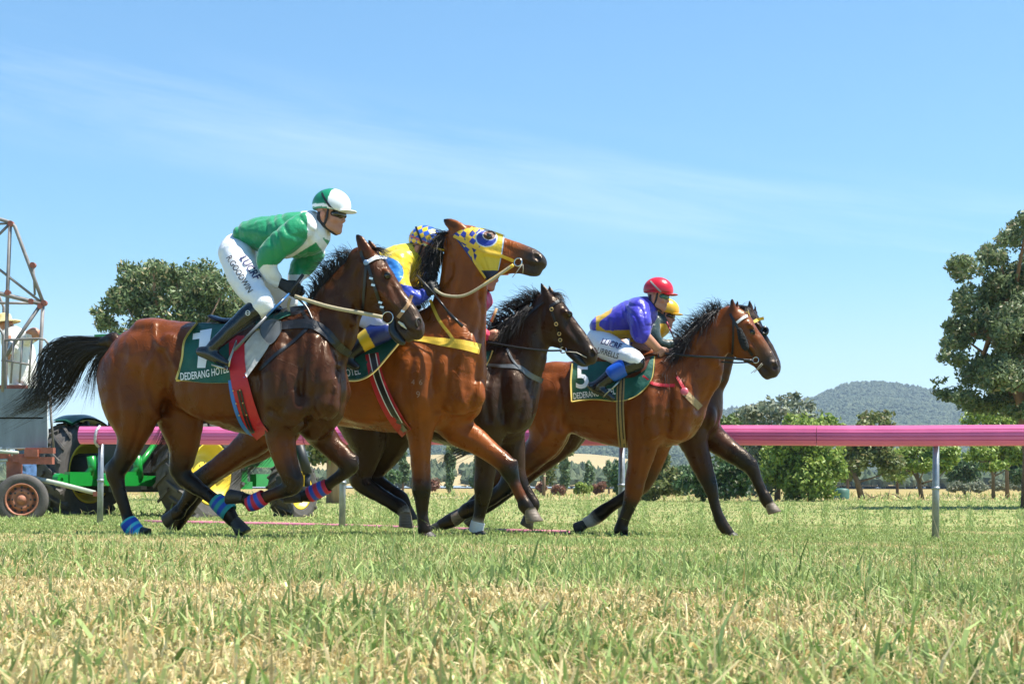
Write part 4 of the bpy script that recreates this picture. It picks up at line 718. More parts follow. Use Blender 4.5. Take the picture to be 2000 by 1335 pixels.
def sleeve(fr, S, t, cols, name, parent, sy=.9):
    """leg wrap: a striped sleeve around the cannon"""
    c = catmull(np.array(S, float), 8); W_ = np.array([fr.l(a, b, t) for a, b, r in c]); R = c[:, 2]*fr.mpp(c[0, 0], c[0, 1], t); mb = MB(); V = []; F = []; C = []; n = 20
    for i in range(len(c)):
        d = W_[min(i+1, len(c)-1)]-W_[max(i-1, 0)]; d /= np.linalg.norm(d); v = np.cross(d, [0, 1, 0]); v /= np.linalg.norm(v); u = np.array([0, 1.0, 0]); f = i/(len(c)-1); k = min(int(f*len(cols)), len(cols)-1); rr = R[i]*(1 if 0 < i < len(c)-1 else .93)
        for j in range(n): q = 2*math.pi*j/n; V.append(W_[i]+rr*(math.cos(q)*v+sy*math.sin(q)*u)); C.append(cols[k])
    for i in range(len(c)-1):
        for j in range(n): F.append((i*n+j, i*n+(j+1) % n, (i+1)*n+(j+1) % n, (i+1)*n+j))
    return mesh(name, fr.tow(np.array(V)), F, mat('leg_wrap', rough=.6, attr=True, bump=.4, bscale=60), parent, col=np.array(C))
TL, BL_, RD = (.03, .34, .31), (.015, .07, .45), (.50, .015, .04)
sleeve(fr, [(249, 1016, 16.5), (256, 1026, 18.5), (266, 1037, 16.5), (276, 1047, 16)], -.12, [(.07, .5, .48), BL_, BL_, (.09, .6, .66), (.03, .15, .6), (.09, .6, .66), (.09, .6, .66)], 'hind_boot', root, .95)
sleeve(fr, [(420, 975, 17), (433, 987, 18.5), (449, 1001, 19)], .12, [TL, BL_, TL, BL_, TL], 'hind_boot', root, .95)
sleeve(fr, [(517, 969, 15.5), (500, 979, 17), (484, 983, 16)], -.15, [RD, BL_, RD, BL_, RD], 'leg_bandage', root); sleeve(fr, [(641, 948, 14.5), (622, 957, 16), (604, 966, 16)], .16, [RD, BL_, RD, BL_, RD], 'leg_bandage', root)
# ---- horse 2
h = HORSES[2]; fr, root, bv = h['fr'], h['root'], h['bv']
hood, G = patch(bv, [(884, 458), (900, 449), (922, 444), (950, 447), (986, 459)], [(951, 548), (960, 541), (971, 539)], [(884, 458), (905, 486), (930, 520), (951, 548)], [(986, 459), (981, 495), (971, 539)], 'hood', mat('hood_cloth', rough=.5, attr=True, bump=.25, bscale=40), root, off=.008, th=.004, n=110, k=110)
hy, hb, hw_ = (.72, .50, .03), (.012, .035, .30), (.55, .62, .65)
g = G.reshape(-1, 2); cc = np.tile(hy, (len(g), 1)); a = (g[:, 0]-905)*.8+(g[:, 1]-450)*.62; b = -(g[:, 0]-905)*.62+(g[:, 1]-450)*.8
chk = ((np.floor(a/11)+np.floor(b/11)) % 2 == 0) & (g[:, 0]+.35*g[:, 1] < 1106) & (g[:, 1] < 512); cc[chk] = hb
e_ = ((g[:, 0]-950)/19.5)**2+((g[:, 1]-465)/15.5)**2; cc[e_ < 1.25] = hw_; cc[e_ < 1] = hb; e2 = ((g[:, 0]-956)/12)**2+((g[:, 1]-459)/9)**2; cc[e2 < 1.25] = hw_; cc[e2 < 1] = (.10, .035, .012)
cc[(G[:, :, 0] > 0).reshape(-1) & (np.tile(np.arange(110), 110) >= 0) & (np.repeat(np.arange(110), 110) >= 106)] = (.4, .5, .6); cc[(np.repeat(np.arange(110), 110) <= 4)] = (.012, .03, .16); cc[(g[:, 1] > 528)] = (.015, .02, .05)
ca = hood.data.color_attributes.new('col', 'FLOAT_COLOR', 'POINT'); ca.data.foreach_set('color', np.concatenate([np.c_[cc, np.ones(len(cc))]]*2).astype(np.float32).ravel())
h2v = tree_of(h['body'], hood); q, _ = hit(h2v, 954, 461); mb = MB(); mb.lathe(q+np.array([0, .008, 0]), (0, 1, 0), [(-.020*math.cos(t_), .026*math.sin(t_)+1e-4) for t_ in np.linspace(0, math.pi, 10)], 16); mb.build('eye', EYEM, root, True)
br = MB(); strap(h2v, [(886, 460), (908, 472), (935, 486), (970, 496), (1004, 510)], 6, '', None, None, off=.012, mb=br); strap(h2v, [(912, 474), (914, 455), (924, 444)], 6, '', None, None, off=.012, mb=br); strap(h2v, [(912, 474), (922, 490), (926, 510), (948, 543)], 4, '', None, None, off=.010, mb=br)
bo = br.build('bridle', YEL, root); ring(fr, bv, 1012, 512, .030, 'bit_ring', bo, r=.006)
free(fr, [(848, 564, -.24), (868, 576, -.22), (905, 577, -.20), (945, 556, -.17), (1002, 517, -.10)], .022, 'rein', TANW, bo); free(fr, [(945, 556, -.17), (975, 536, -.13), (1003, 517, -.10)], .026, 'rein_billet', YEL, bo)
lp = MB(); lp.tube([fr.w(1020, 516, -.09), fr.w(1010, 530, -.08), fr.w(1001, 541, -.06)], .003, 6); lp.tube([fr.w(1021, 516, -.09), fr.w(1022, 526, -.07), fr.w(1021, 533, -.05)], .003, 6); lp.build('tongue_tie', mat('cord', (.5, .45, .38), .6), bo, True)
bc_, _ = patch(bv, [(678, 690), (730, 662), (790, 655)], [(676, 742), (700, 741), (728, 728)], [(678, 690), (676, 742)], [(790, 655), (760, 690), (728, 728)], 'saddle_cloth', GRN, root, off=.014, n=30, k=26, fold=.004, seed=3)
strap(tree_of(bc_), [(676, 742), (702, 741), (730, 726), (762, 690), (792, 654)], 4, 'cloth_binding', TRIM, bc_, off=.004, fall=12.3); lettering(tree_of(bc_), 'OTEL', 676, 735, 20, math.radians(-10), WORD, 'cloth_lettering', bc_, sx=.6, bold=.012)
f_ = Field(); f_.sweep([[*fr.l(a, b, 0), r*h['mp'], 4, 0, 0, 0] for a, b, r in ((655, 632, 5), (690, 634, 7), (735, 634, 8), (770, 630, 6))], .02); V, F, C = f_.mesh(.01); mesh('saddle', fr.tow(V), F, BLK, root)
g = MB(); strap(bv, [(726, 690), (735, 735), (755, 785), (778, 825), (794, 845)], [26, 27, 28, 28, 24], '', None, None, off=.018, th=.008, mb=g); gi = g.build('girth', RED, root)
g = MB(); strap(bv, [(727, 690), (737, 735), (757, 785), (780, 828), (790, 842)], 11, '', None, None, off=.024, th=.006, mb=g); g.build('girth_strap', BLK, gi)
g = MB()
for dx in (-6.5, 6.5): strap(bv, [(727+dx, 690), (737+dx, 735), (757+dx, 785), (779+dx, 825)], 1.8, '', None, None, off=.026, th=.005, mb=g)
g.build('girth_stripe', WHT, gi)
bp = MB(); strap(bv, [(794, 658), (830, 662), (862, 667), (900, 672), (938, 681)], [8, 11, 16, 19, 20], '', None, None, off=.010, th=.006, mb=bp); strap(bv, [(840, 585), (856, 622), (878, 652), (889, 668)], 6, '', None, None, off=.010, th=.006, mb=bp); bp.build('breastplate', YEL, root)
BRAND = mat('brand_mark', (.36, .20, .13), .6)
lettering(bv, '4', 803, 751, 15, 0, BRAND, 'freeze_brand', root, sx=1.0, off=.003); lettering(bv, '6', 818, 751, 15, 0, BRAND, 'freeze_brand', root, sx=1.0, off=.003); lettering(bv, '9', 812, 776, 18, 0, BRAND, 'freeze_brand', root, sx=1.0, off=.003)
# ---- horse 3
h = HORSES[3]; fr, root, bv = h['fr'], h['root'], h['bv']
br = MB(); strap(bv, [(1074, 598), (1083, 625), (1091, 650), (1096, 676)], 5, '', None, None, off=.010, mb=br); strap(bv, [(1062, 590), (1040, 606), (1024, 622)], 4, '', None, None, off=.010, mb=br); strap(bv, [(1074, 598), (1086, 590), (1098, 584)], 5, '', None, None, off=.010, mb=br)
bo = br.build('bridle', BLK, root); ring(fr, bv, 1100, 683, .026, 'bit_ring', bo, r=.005)
for x, y in ((1077, 604), (1086, 633), (1092, 652), (1094, 664)):
    bk = MB(); q, _ = hit(bv, x, y); bk.torus(q+np.array([0, -.014, 0]), (0, -1, 0), .013, .004, 14, 6); bk.build('buckle', mat('brass', (.7, .5, .2), .3, metal=1.0), bo, True)
tb = Field(); tb.sweep([[*fr.l(a, b, -.02), r*h['mp'], 1.3, 0, 0, 0] for a, b, r in ((1112, 688, 7), (1126, 698, 9), (1136, 708, 7), (1142, 712, 4))], .01); V, F, C = tb.mesh(.006); mesh('lower_lip', fr.tow(V), F, BLK, root)
tg = MB(); tg.tube([fr.w(1106, 686, -.07), fr.w(1126, 688, -.07), fr.w(1146, 698, -.05)], .004, 6); tg.build('tongue_tie', mat('cord', (.5, .45, .38), .6), bo)
free(fr, [(952, 668, -.22), (1010, 678, -.18), (1060, 684, -.14), (1098, 684, -.10)], .016, 'rein', BLK, bo)
bp = MB(); strap(bv, [(944, 710), (975, 714), (1012, 716), (1035, 732), (1060, 744)], [5, 6, 8, 10, 10], '', None, None, off=.010, mb=bp); strap(bv, [(990, 680), (1000, 700), (1012, 716)], 4, '', None, None, off=.010, mb=bp); bp.build('breastplate', GREYL, root)
pc, _ = patch(bv, [(936, 692), (950, 686), (962, 684)], [(936, 724), (944, 722), (950, 716)], [(936, 692), (936, 724)], [(962, 684), (950, 716)], 'saddle_cloth', GRN, root, off=.014, n=14, k=14); strap(tree_of(pc), [(962, 684), (956, 702), (946, 722)], 3.5, 'cloth_binding', TRIM, pc, off=.004, fall=13.4)
sleeve(fr, [(934, 1018, 14), (931, 1030, 14.5), (930, 1039, 13.5)], -.13, [(.6, .62, .66)]*2, 'fetlock_wrap', root)
# ---- horse 5
h = HORSES[5]; fr, root, bv = h['fr'], h['root'], h['bv']
cl, _ = patch(bv, [(1118, 708), (1160, 705), (1220, 706), (1279, 694)], [(1116, 784), (1155, 779), (1205, 784), (1250, 770)], [(1118, 708), (1115, 745), (1116, 784)], [(1279, 694), (1276, 735), (1250, 770)], 'saddle_cloth', GRN, root, off=.014, n=56, k=34, fold=.004, seed=5)
bc = tree_of(cl); strap(bc, [(1118, 709), (1115, 745), (1117, 784)], 3.4, 'cloth_binding', TRIM, cl, off=.004, fall=14.5); strap(bc, [(1117, 784), (1155, 779.5), (1205, 784), (1238, 776), (1262, 757), (1275, 735), (1279, 696)], 3.4, 'cloth_binding', TRIM, cl, off=.004, fall=14.5)
lettering(bc, '5', 1123, 757, 62, 0, WORD, 'cloth_number', cl, sx=.95, bold=.018); lettering(bc, 'DEDERANG HOTEL', 1120, 779, 17, math.radians(-7), WORD, 'cloth_lettering', cl, sx=.56, bold=.012)
f_ = Field(); f_.sweep([[*fr.l(a, b, 0), r*h['mp'], 4, 0, 0, 0] for a, b, r in ((1150, 700, 4), (1190, 704, 6), (1235, 702, 7), (1272, 690, 5))], .02); V, F, C = f_.mesh(.01); sad = mesh('saddle', fr.tow(V), F, BRN, root)
patch(bv, [(1222, 712), (1250, 700), (1272, 694)], [(1222, 738), (1240, 735), (1262, 720)], [(1222, 712), (1222, 738)], [(1272, 694), (1262, 720)], 'saddle_flap', BRN, sad, off=.026, th=.008, n=16, k=12)
g = MB(); strap(bv, [(1213, 738), (1211, 790), (1213, 840), (1216, 872)], 15, '', None, None, off=.020, th=.008, mb=g); gi = g.build('girth', mat('tan_girth', (.30, .20, .09), .6, vary=.2, vscale=40), root)
g = MB()
for dx in (-3.4, 3.4): strap(bv, [(1213+dx, 738), (1211+dx, 790), (1213+dx, 840), (1216+dx, 872)], 2.4, '', None, None, off=.025, th=.004, mb=g)
g.build('girth_stripe', BLK, gi)
bp = MB(); strap(bv, [(1255, 734), (1275, 748), (1300, 752), (1318, 752)], 6, '', None, None, off=.012, mb=bp); strap(bv, [(1322, 734), (1330, 748), (1336, 758)], 6, '', None, None, off=.012, mb=bp); bpo = bp.build('breastplate', RED, root)
strap(bv, [(1338, 766), (1352, 780), (1368, 796)], 13, 'chest_strap', mat('tan_girth', (.30, .20, .09), .6, vary=.2, vscale=40), bpo, off=.014); q, _ = hit(bv, 1336, 764); rz = MB(); rz.lathe(q+np.array([0, -.02, 0]), (-.2, -1, .2), [(-.006, .036), (0, .034), (.005, .02), (.006, .0001)], 18); rz.build('rosette', mat('pink_badge', (.6, .12, .16), .4), bpo, True)
br = MB(); strap(bv, [(1434, 628), (1446, 650), (1460, 680), (1470, 694)], 5, '', None, None, off=.010, mb=br); strap(bv, [(1432, 628), (1432, 660), (1430, 692)], 4, '', None, None, off=.010, mb=br); strap(bv, [(1434, 628), (1430, 620), (1426, 612)], 5, '', None, None, off=.010, mb=br)
bo = br.build('bridle', BLK, root); strap(bv, [(1439, 630), (1450, 621), (1460, 616)], 5, 'browband', WHT, bo, off=.012); ring(fr, bv, 1476, 703, .026, 'bit_ring', bo, r=.0045)
sh = Field(); sh.sweep([[*fr.l(a, b, -.105), r*h['mp'], .55, .01, .01, .01] for a, b, r in ((1444, 644, 5), (1450, 662, 8), (1456, 678, 7))], .01); V, F, C = sh.mesh(.006, lambda Q: .004*pnoise(Q, 90, 3)); mesh('dark_cheek_roll', fr.tow(V), F, mat('rough_black', (.014, .014, .015), .9, bump=.8, bscale=120), bo)  # dark bumpy roll along the cheek strap
free(fr, [(1298, 690, -.16), (1350, 695, -.18), (1420, 699, -.14), (1470, 704, -.08)], .020, 'rein', BLK, bo); free(fr, [(1400, 706, -.04), (1440, 708, -.05), (1472, 706, -.07)], .014, 'rein', BLK, bo)
lp = MB(); lp.tube([fr.w(1488, 709, -.08), fr.w(1478, 720, -.06), fr.w(1467, 728, -.05)], .003, 6); lp.tube([fr.w(1490, 711, -.06), fr.w(1481, 720, -.04), fr.w(1473, 727, -.02)], .003, 6); lp.build('tongue_tie', mat('cord', (.5, .45, .38), .6), bo, True)
# ---- horse 6
h = HORSES[6]; fr, root, bv = h['fr'], h['root'], h['bv']
br = MB(); strap(bv, [(1469, 630), (1480, 624), (1492, 621)], 6, '', None, None, off=.012, mb=br, fall=15.3); strap(bv, [(1468, 630), (1462, 616), (1460, 606)], 6, '', None, None, off=.012, mb=br, fall=15.3); bo = br.build('browband', YEL, root)
cup = MB(); q, _ = hit(bv, 1492, 646); q = q if q is not None else fr.w(1492, 646, -.1); cup.lathe(q+np.array([0, .01, 0]), (.1, -1, .1), [(-.03, .045), (0, .05), (.025, .045), (.04, .03), (.03, .02), (.0, .01)], 18); cup.build('blinker_cup', mat('blinker_black', (.010, .012, .02), .25), root, True)
strap(bv, [(1402, 745), (1408, 742), (1412, 738)], 8, 'breastplate', BLK, root, off=.012, fall=15.3)
# ================================================================ jockeys
def jlin(v, n): return np.interp(np.linspace(0, 1, n), np.linspace(0, 1, len(v)), v) if hasattr(v, '__len__') else np.full(n, v)
class Fig:
    def __init__(s, fr, label, base, name='person', cat='jockey', grp='jockeys riding the racehorses'):
        s.fr = fr; b = fr.w(*base); s.root = thing(name, label, cat, b, -fr.a, grp); s.body = Field()
    def rows(s, R, t, sy=1.0, col=(0, 0, 0), grow=1.0):
        n = len(R); tt = jlin(t, n); ss = jlin(sy, n); return [[*s.fr.l(r[0], r[1], tt[i]), r[2]*grow*s.fr.mpp(r[0], r[1], tt[i]), ss[i], *col] for i, r in enumerate(R)]
    def sweep(s, f, R, t, sy=1.0, col=(0, 0, 0), grow=1.0, k=.02, n=5): f.sweep(s.rows(R, t, sy, col, grow), k, n)
    def emit(s, f, h, name, m, colf=None, disp=None, parent=None, smooth=2):
        V, F, C = f.mesh(h, disp, smooth); Wd = s.fr.tow(V)
        if colf is not None: C = colf(topx(Wd), V, C)
        return mesh(name, Wd, F, m, parent or s.root, col=np.clip(C, .002, 1))
SKIN = mat('skin', rough=.48, attr=True, spec=.4, vary=.08, vscale=25); SATIN = mat('satin_silk', rough=.36, attr=True, spec=.4, bump=.35, bscale=22, sheen=.2, vary=.08); BREE = mat('white_breeches', rough=.6, attr=True, bump=.3, bscale=26)
BOOT = mat('black_boot_leather', (.008, .009, .012), .22, vary=.3, vscale=12, coat=.3, bump=.1, bscale=14); GLOVE = mat('black_glove', (.012, .012, .013), .55, bump=.3, bscale=80); SHELL = mat('helmet_silk', rough=.28, attr=True, spec=.5, bump=.06, bscale=30); LENS = mat('goggle_lens', (.012, .010, .008), .05, spec=.8); GRIP = mat('whip_grip', (.02, .02, .022), .5)
SK = np.array((.46, .225, .145))
def folds(seed, amp=.006, ax=(1, 0, .3), fq=16.0):
    a = np.array(ax)/np.linalg.norm(ax)
    def f(Q):
        w_ = pnoise(Q, 9, seed); p = Q@a*fq*5.2+w_*5.5; s1 = 1-2*np.abs(np.sin(p*.5))**.7; return amp*s1*np.clip(.55+.8*pnoise(Q, 8, seed+3), 0, 1.3)+.0035*pnoise(Q, 22, seed+1)+.0015*pnoise(Q, 60, seed+2)
    return f
def head(F_, c, t, tilt, sc=1.0, yaw=0.0):
    """F_ Fig; c pixel of the head centre (between the ears); tilt in degrees, nose down positive"""
    fr = F_.fr; o = fr.l(c[0], c[1], t); a = math.radians(tilt); y = math.radians(yaw); ux = np.array([math.cos(a)*math.cos(y), math.sin(y)*-1*math.cos(a), -math.sin(a)]); uz = np.array([math.sin(a)*math.cos(y), -math.sin(y)*math.sin(a), math.cos(a)]); uy = np.cross(uz, ux)
    T = lambda f, l, u: o+sc*(f*ux+l*uy+u*uz)
    B = F_.body; e = lambda f, l, u, r, k=.02, col=SK, cv=False: B.ell(T(f, l, u), np.array(r)*sc, -a, k, col, cv, yaw=-y)
    e(0, 0, .045, (.098, .076, .095)); e(.030, 0, -.022, (.068, .060, .080), .03); e(.056, 0, -.080, (.040, .038, .034), .035); e(.080, 0, -.110, (.016, .019, .015), .022)
    for sg in (-1, 1):
        B.sweep([[*T(-.015, sg*.060, -.045), .020*sc, 1, *SK], [*T(.03, sg*.045, -.088), .018*sc, 1, *SK], [*T(.075, sg*.016, -.106), .015*sc, 1, *SK]], .03)
        e(-.012, sg*.080, -.012, (.022, .012, .032), .010, SK*np.array((1.05, .85, .8))); e(.062, sg*.045, -.030, (.026, .022, .022), .02, SK*np.array((1.05, .85, .82))); e(.092, sg*.033, .006, (.012, .018, .010), .012, SK*.8, True)
        e(.080, sg*.033, .006, (.014, .014, .012), .004, np.array((.35, .33, .3))); e(.093, sg*.033, .006, (.004, .007, .007), .002, np.array((.02, .015, .01))); e(.086, sg*.032, .030, (.012, .024, .008), .012, SK*.7)
        e(.101, sg*.012, -.038, (.010, .007, .008), .006)
    B.sweep([[*T(.092, 0, .014), .008*sc, 1, *SK], [*T(.104, 0, -.010), .0085*sc, 1, *SK], [*T(.117, 0, -.032), .0095*sc, 1, *SK], [*T(.102, 0, -.042), .009*sc, 1.3, *SK]], .010)
    lip = SK*np.array((.85, .5, .5)); e(.098, 0, -.064, (.011, .024, .0065), .006, lip); e(.095, 0, -.077, (.011, .021, .0075), .006, lip); e(.106, 0, -.0705, (.012, .024, .0022), .003, SK*.35, True); B.pr[-1]['paint'] = True
    return T, ux, uy, uz
def helmet(F_, T, ux, uz, sc, colf, peakcol, h=.006, tilt=0.0, sx=1.0, band=None):
    f = Field(); a = -math.atan2(-ux[2], ux[0]); o = T(0.005, 0, .062)
    f.ell(o, np.array((.128*sx, .105, .108))*sc, a, .01, (.5, .5, .5)); f.ell(T(.01, 0, -.075), np.array((.20, .2, .105))*sc, a, .012, (.5, .5, .5), True)
    V, Fc, C = f.mesh(h, None, 2); W_ = F_.fr.tow(V); q = (V-o)/sc; loc = np.stack([q@ux, q[:, 1], q@uz], 1); C = colf(loc, topx(W_)); hm = mesh('helmet', W_, Fc, SHELL, F_.root, col=C)
    f = Field()
    f.ell(T(.128, 0, .030), np.array((.062, .075, .0095))*sc, a+.12, .01, peakcol); V, Fc, C = f.mesh(h*.8, lambda Q: -.35*((Q[:, 1]-o[1])**2)*0, 2); mesh('helmet_peak', F_.fr.tow(V), Fc, SHELL, hm, col=np.tile(peakcol, (len(V), 1)))
    return hm
def hand(F_, wr, kn, t, curl, up=1.0, sc=1.0, col=(.1, .1, .1), name='glove', m=None, reach=1.0, parent=None):
    """closed hand: wrist and knuckle pixels; four fingers bent round what it holds, thumb from the side of the palm"""
    fr = F_.fr; a = fr.l(*wr, t[0]); b = fr.l(*kn, t[1]); d = b-a; L_ = np.linalg.norm(d); d /= L_; inn = np.array([0, curl, 0.0]); inn -= d*(inn@d); inn /= np.linalg.norm(inn); row = np.cross(d, inn); row *= up*np.sign(row[2] if abs(row[2]) > .05 else 1); f = Field(); c = list(col)
    s_ = sc
    for j, o in enumerate((.030, .010, -.010, -.029)):
        f.sweep([[*(a+row*o*.55*s_), .016*s_, 1, *c], [*(b+row*o*s_), .0145*s_, 1, *c]], .02)
    fl = (1.0, 1.1, 1.03, .82)
    for j, o in enumerate((.030, .010, -.010, -.029)):
        k0 = b+row*o*s_; l1, l2, l3 = .040*fl[j]*s_, .028*fl[j]*s_, .020*fl[j]*s_; r0 = (.0098, .0102, .0098, .0086)[j]*s_
        p1 = k0+d*l1*.62+inn*l1*.70; p2 = p1-d*l2*.35+inn*l2*.85; p3 = p2-d*l3*.95+inn*l3*.1
        f.sweep([[*k0, r0*1.12, 1, *c], [*p1, r0, 1, *c], [*p2, r0*.93, 1, *c], [*p3, r0*.8, 1, *c]], .006, 4)
    th0 = a*.45+b*.55+row*.030*s_; th1 = th0+row*.016*s_+d*.024*s_+inn*.014*s_; th2 = th1+d*.026*s_+inn*.020*s_-row*.004*s_; f.sweep([[*th0, .014*s_, 1, *c], [*th1, .0115*s_, 1, *c], [*th2, .009*s_, 1, *c]], .012, 4)
    V, Fc, C = f.mesh(.0045, None, 1); return mesh(name, fr.tow(V), Fc, m or GLOVE, parent or F_.root, col=np.tile(c, (len(V), 1)))
def boot(F_, shin, foot, t, m=BOOT, ft=None):
    f = Field(); F_.sweep(f, shin, t, .95, k=.012); F_.sweep(f, foot, t[-1] if ft is None else ft, .8, k=.02); b = F_.emit(f, .008, 'boot', m, disp=lambda Q: .002*pnoise(Q, 30, 2)); return b
def goggles(F_, T, ux, uz, sc, m=LENS, strapcol=(.02, .02, .02)):
    f = Field(); a = -math.atan2(-ux[2], ux[0]); f.ell(T(.064, 0, .004), np.array((.052, .076, .034))*sc, a, .01, (0, 0, 0)); f.ell(T(.118, 0, -.034), np.array((.030, .016, .022))*sc, a, .01, (0, 0, 0), True); V, Fc, C = f.mesh(.005, None, 1); return mesh('goggles', F_.fr.tow(V), Fc, m, F_.root)
def chinstrap(F_, T, sc, m, parent):
    f = Field()
    for sg in (-1, 1): f.sweep([[*T(-.045, sg*.076, -.005), .013*sc, .5, 0, 0, 0], [*T(-.040, sg*.076, -.045), .014*sc, .5, 0, 0, 0], [*T(.0, sg*.062, -.085), .013*sc, .5, 0, 0, 0], [*T(.055, sg*.03, -.122), .011*sc, .8, 0, 0, 0], [*T(.06, 0, -.126), .010*sc, .8, 0, 0, 0]], .006, 5); f.sweep([[*T(.022, sg*.079, .03), .009*sc, .5, 0, 0, 0], [*T(.018, sg*.078, -.03), .010*sc, .5, 0, 0, 0], [*T(.0, sg*.066, -.080), .012*sc, .5, 0, 0, 0]], .006, 5)
    V, Fc, C = f.mesh(.005, None, 1); return mesh('chin_strap', F_.fr.tow(V), Fc, m, parent)
def whip(fr, pts, t, label, cols, rad):
    a = fr.w(*pts[0], t[0]); o = thing('riding_whip', label, 'whip', a, 0, 'whips held by the jockeys'); n = len(pts); tt = jlin(t, n); mb = MB(); mb.tube([fr.w(p[0], p[1], tt[i]) for i, p in enumerate(pts[:2])], rad[0], 8); mb.build('grip', cols[0], o, True); mb = MB(); mb.tube([fr.w(p[0], p[1], tt[i+1]) for i, p in enumerate(pts[1:3])], rad[1], 8); mb.build('shaft', cols[1], o, True)
    if n > 3: mb = MB(); q = [fr.w(p[0], p[1], tt[i+2]) for i, p in enumerate(pts[2:])]; mb.tube(q, [rad[1]*1.3, rad[2]], 6); mb.build('flap', cols[2], o, True)
    return o
BLK2 = mat('black_webbing', (.008, .009, .014), .5)
# ---------------------------------------------------------------- jockey in green
fr = HORSES[1]['fr']; J = Fig(fr, 'jockey in green and white silks and white breeches, standing in the stirrups', (470, 640, 0)); B = J.body
TORSO = [(483, 460, 22), (508, 458, 32), (545, 461, 40), (583, 459, 43), (608, 458, 37)]; NA = [(592, 441, 25), (566, 463, 27), (536, 488, 25), (521, 508, 21), (528, 531, 16), (541, 549, 12)]; FA = [(612, 462, 28), (606, 498, 25), (590, 520, 22), (579, 538, 16), (576, 552, 11)]
J.sweep(B, TORSO, 0, [1.6, 1.4, 1.2, 1.25, 1.1], SK, .86); J.sweep(B, NA, [-.17, -.22, -.24, -.24, -.2, -.14], 1, SK, .78); J.sweep(B, FA, [.17, .22, .22, .17, .12], 1, SK, .78)
HIP = [(462, 478, 22), (464, 496, 32), (466, 510, 28)]; NT = [(463, 500, 32), (476, 536, 33), (495, 571, 27), (513, 591, 23), (506, 603, 19)]; FT = [(470, 500, 28), (510, 540, 26), (548, 573, 22), (562, 590, 20)]
J.sweep(B, HIP, 0, [1.5, 1.4, 1.4], SK, .85); J.sweep(B, NT, [-.09, -.17, -.25, -.29, -.29], 1, SK, .8); J.sweep(B, FT, [.09, .17, .26, .30], 1, SK, .8); J.sweep(B, [(505, 600, 19), (465, 632, 16), (418, 678, 11)], [-.29, -.36], 1, SK, .7); J.sweep(B, [(562, 590, 19), (530, 640, 16), (490, 690, 11)], [.3, .36], 1, SK, .7)
J.sweep(B, [(608, 448, 22), (626, 438, 17), (636, 425, 16)], 0, .9, SK, .85, .03)
T, ux, uy, uz = head(J, (644, 419), 0, 8, 1.0); J.emit(B, .0065, 'body', SKIN)
f = Field(); J.sweep(f, TORSO, 0, [1.7, 1.45, 1.25, 1.3, 1.1], k=.03); J.sweep(f, NA, [-.17, -.22, -.24, -.24, -.2, -.14], 1, k=.025); J.sweep(f, FA, [.17, .22, .22, .17, .12], 1, k=.025); J.sweep(f, [(608, 440, 28), (622, 446, 22)], 0, 1, k=.03)
SGN, SWH = np.array((.008, .24, .10)), np.array((.72, .74, .76))
def silk1(px, V, C):
    x, y = px[:, 0], px[:, 1]; near = V[:, 1]; C = np.tile(SGN, (len(x), 1)); arm = near < -.155
    yoke = (x > 588) & (y < 432+(x-588)*.55+8) & (y < 470); v1 = np.abs((x-585)*.74+(y-497)*.67)*1.0; chev = (x > 540) & (np.abs(y-(506-(x-540)*.62)) < 15) & (y > 440); chev2 = (x > 600) & (np.abs(y-(430+(x-596)*1.4)) < 13)
    m = (yoke | chev | chev2) & ((near > -.215) | (x > 598)) & ~((near < -.18) & (x < 600)); C[m] = SWH; cuff = ((x-505)*.75+(y-505)*.66 > 14.5) & (y > 517) & (near < -.1); C[cuff] = SWH; C[(near > .08) & (y > 536)] = SWH*.9
    return C
silk = J.emit(f, .0065, 'silk_shirt', SATIN, silk1, folds(2, .0065, (1, .2, .7), 13))
f = Field(); J.sweep(f, [(608, 446, 15), (622, 436, 17), (633, 428, 17.5)], 0, .95, k=.02); col_ = J.emit(f, .006, 'collar', BREE, lambda p, V, C: np.where(((p[:, 0]-608)*.5-(p[:, 1]-446)*.86 < 13)[:, None], SWH, SWH))
f = Field(); J.sweep(f, HIP, 0, [1.6, 1.5, 1.5], k=.03); J.sweep(f, NT, [-.09, -.17, -.25, -.29, -.29], 1, k=.03); J.sweep(f, FT, [.09, .17, .26, .30], 1, k=.03); br_ = J.emit(f, .0075, 'breeches', BREE, lambda p, V, C: np.tile((.74, .75, .80), (len(p), 1)), folds(5, .003, (.6, .3, -.8), 13))
bb_ = tree_of(br_); INK = mat('navy_print', (.010, .014, .10), .6); INKB = mat('black_print', (.012, .012, .016), .6)
lettering(bb_, 'R.GOODWIN', 441, 503, 17.5, math.radians(58), INKB, 'name_lettering', br_, sx=.78, bold=.004, off=.006); lettering(bb_, 'LUCRF', 467, 503, 21, math.radians(55), INK, 'sponsor_lettering', br_, sx=.86, bold=.022, shear=.2, off=.006)
for S, t in (([(506, 600, 20.5), (488, 613, 20), (463, 634, 17.5), (437, 657, 14.5), (416, 677, 12.5)], [-.29, -.37]), ):
    bo_ = boot(J, S, [(391, 686, 9.5), (406, 689, 13), (426, 700, 10.5), (442, 709, 6.5)], t, ft=-.375)
bt_ = tree_of(bo_); q, nn_ = hit(bt_, 484, 611); bd_ = MB(); bd_.torus(q+np.array([0, -.004, 0]), nn_, .016, .0025, 18, 6); bd_.tube([q+np.array([-.008, -.004, -.009]), q+np.array([-.008, -.004, .009])], .002, 5); bd_.tube([q+np.array([.008, -.004, -.009]), q+np.array([.008, -.004, .009])], .002, 5); bd_.tube([q+np.array([-.008, -.004, .0]), q+np.array([.008, -.004, .0])], .002, 5); bd_.build('boot_badge', WHT, bo_, True)
boot(J, [(560, 592, 19), (535, 630, 17), (500, 672, 13)], [(478, 684, 10), (495, 690, 12), (515, 702, 8)], [.30, .37])
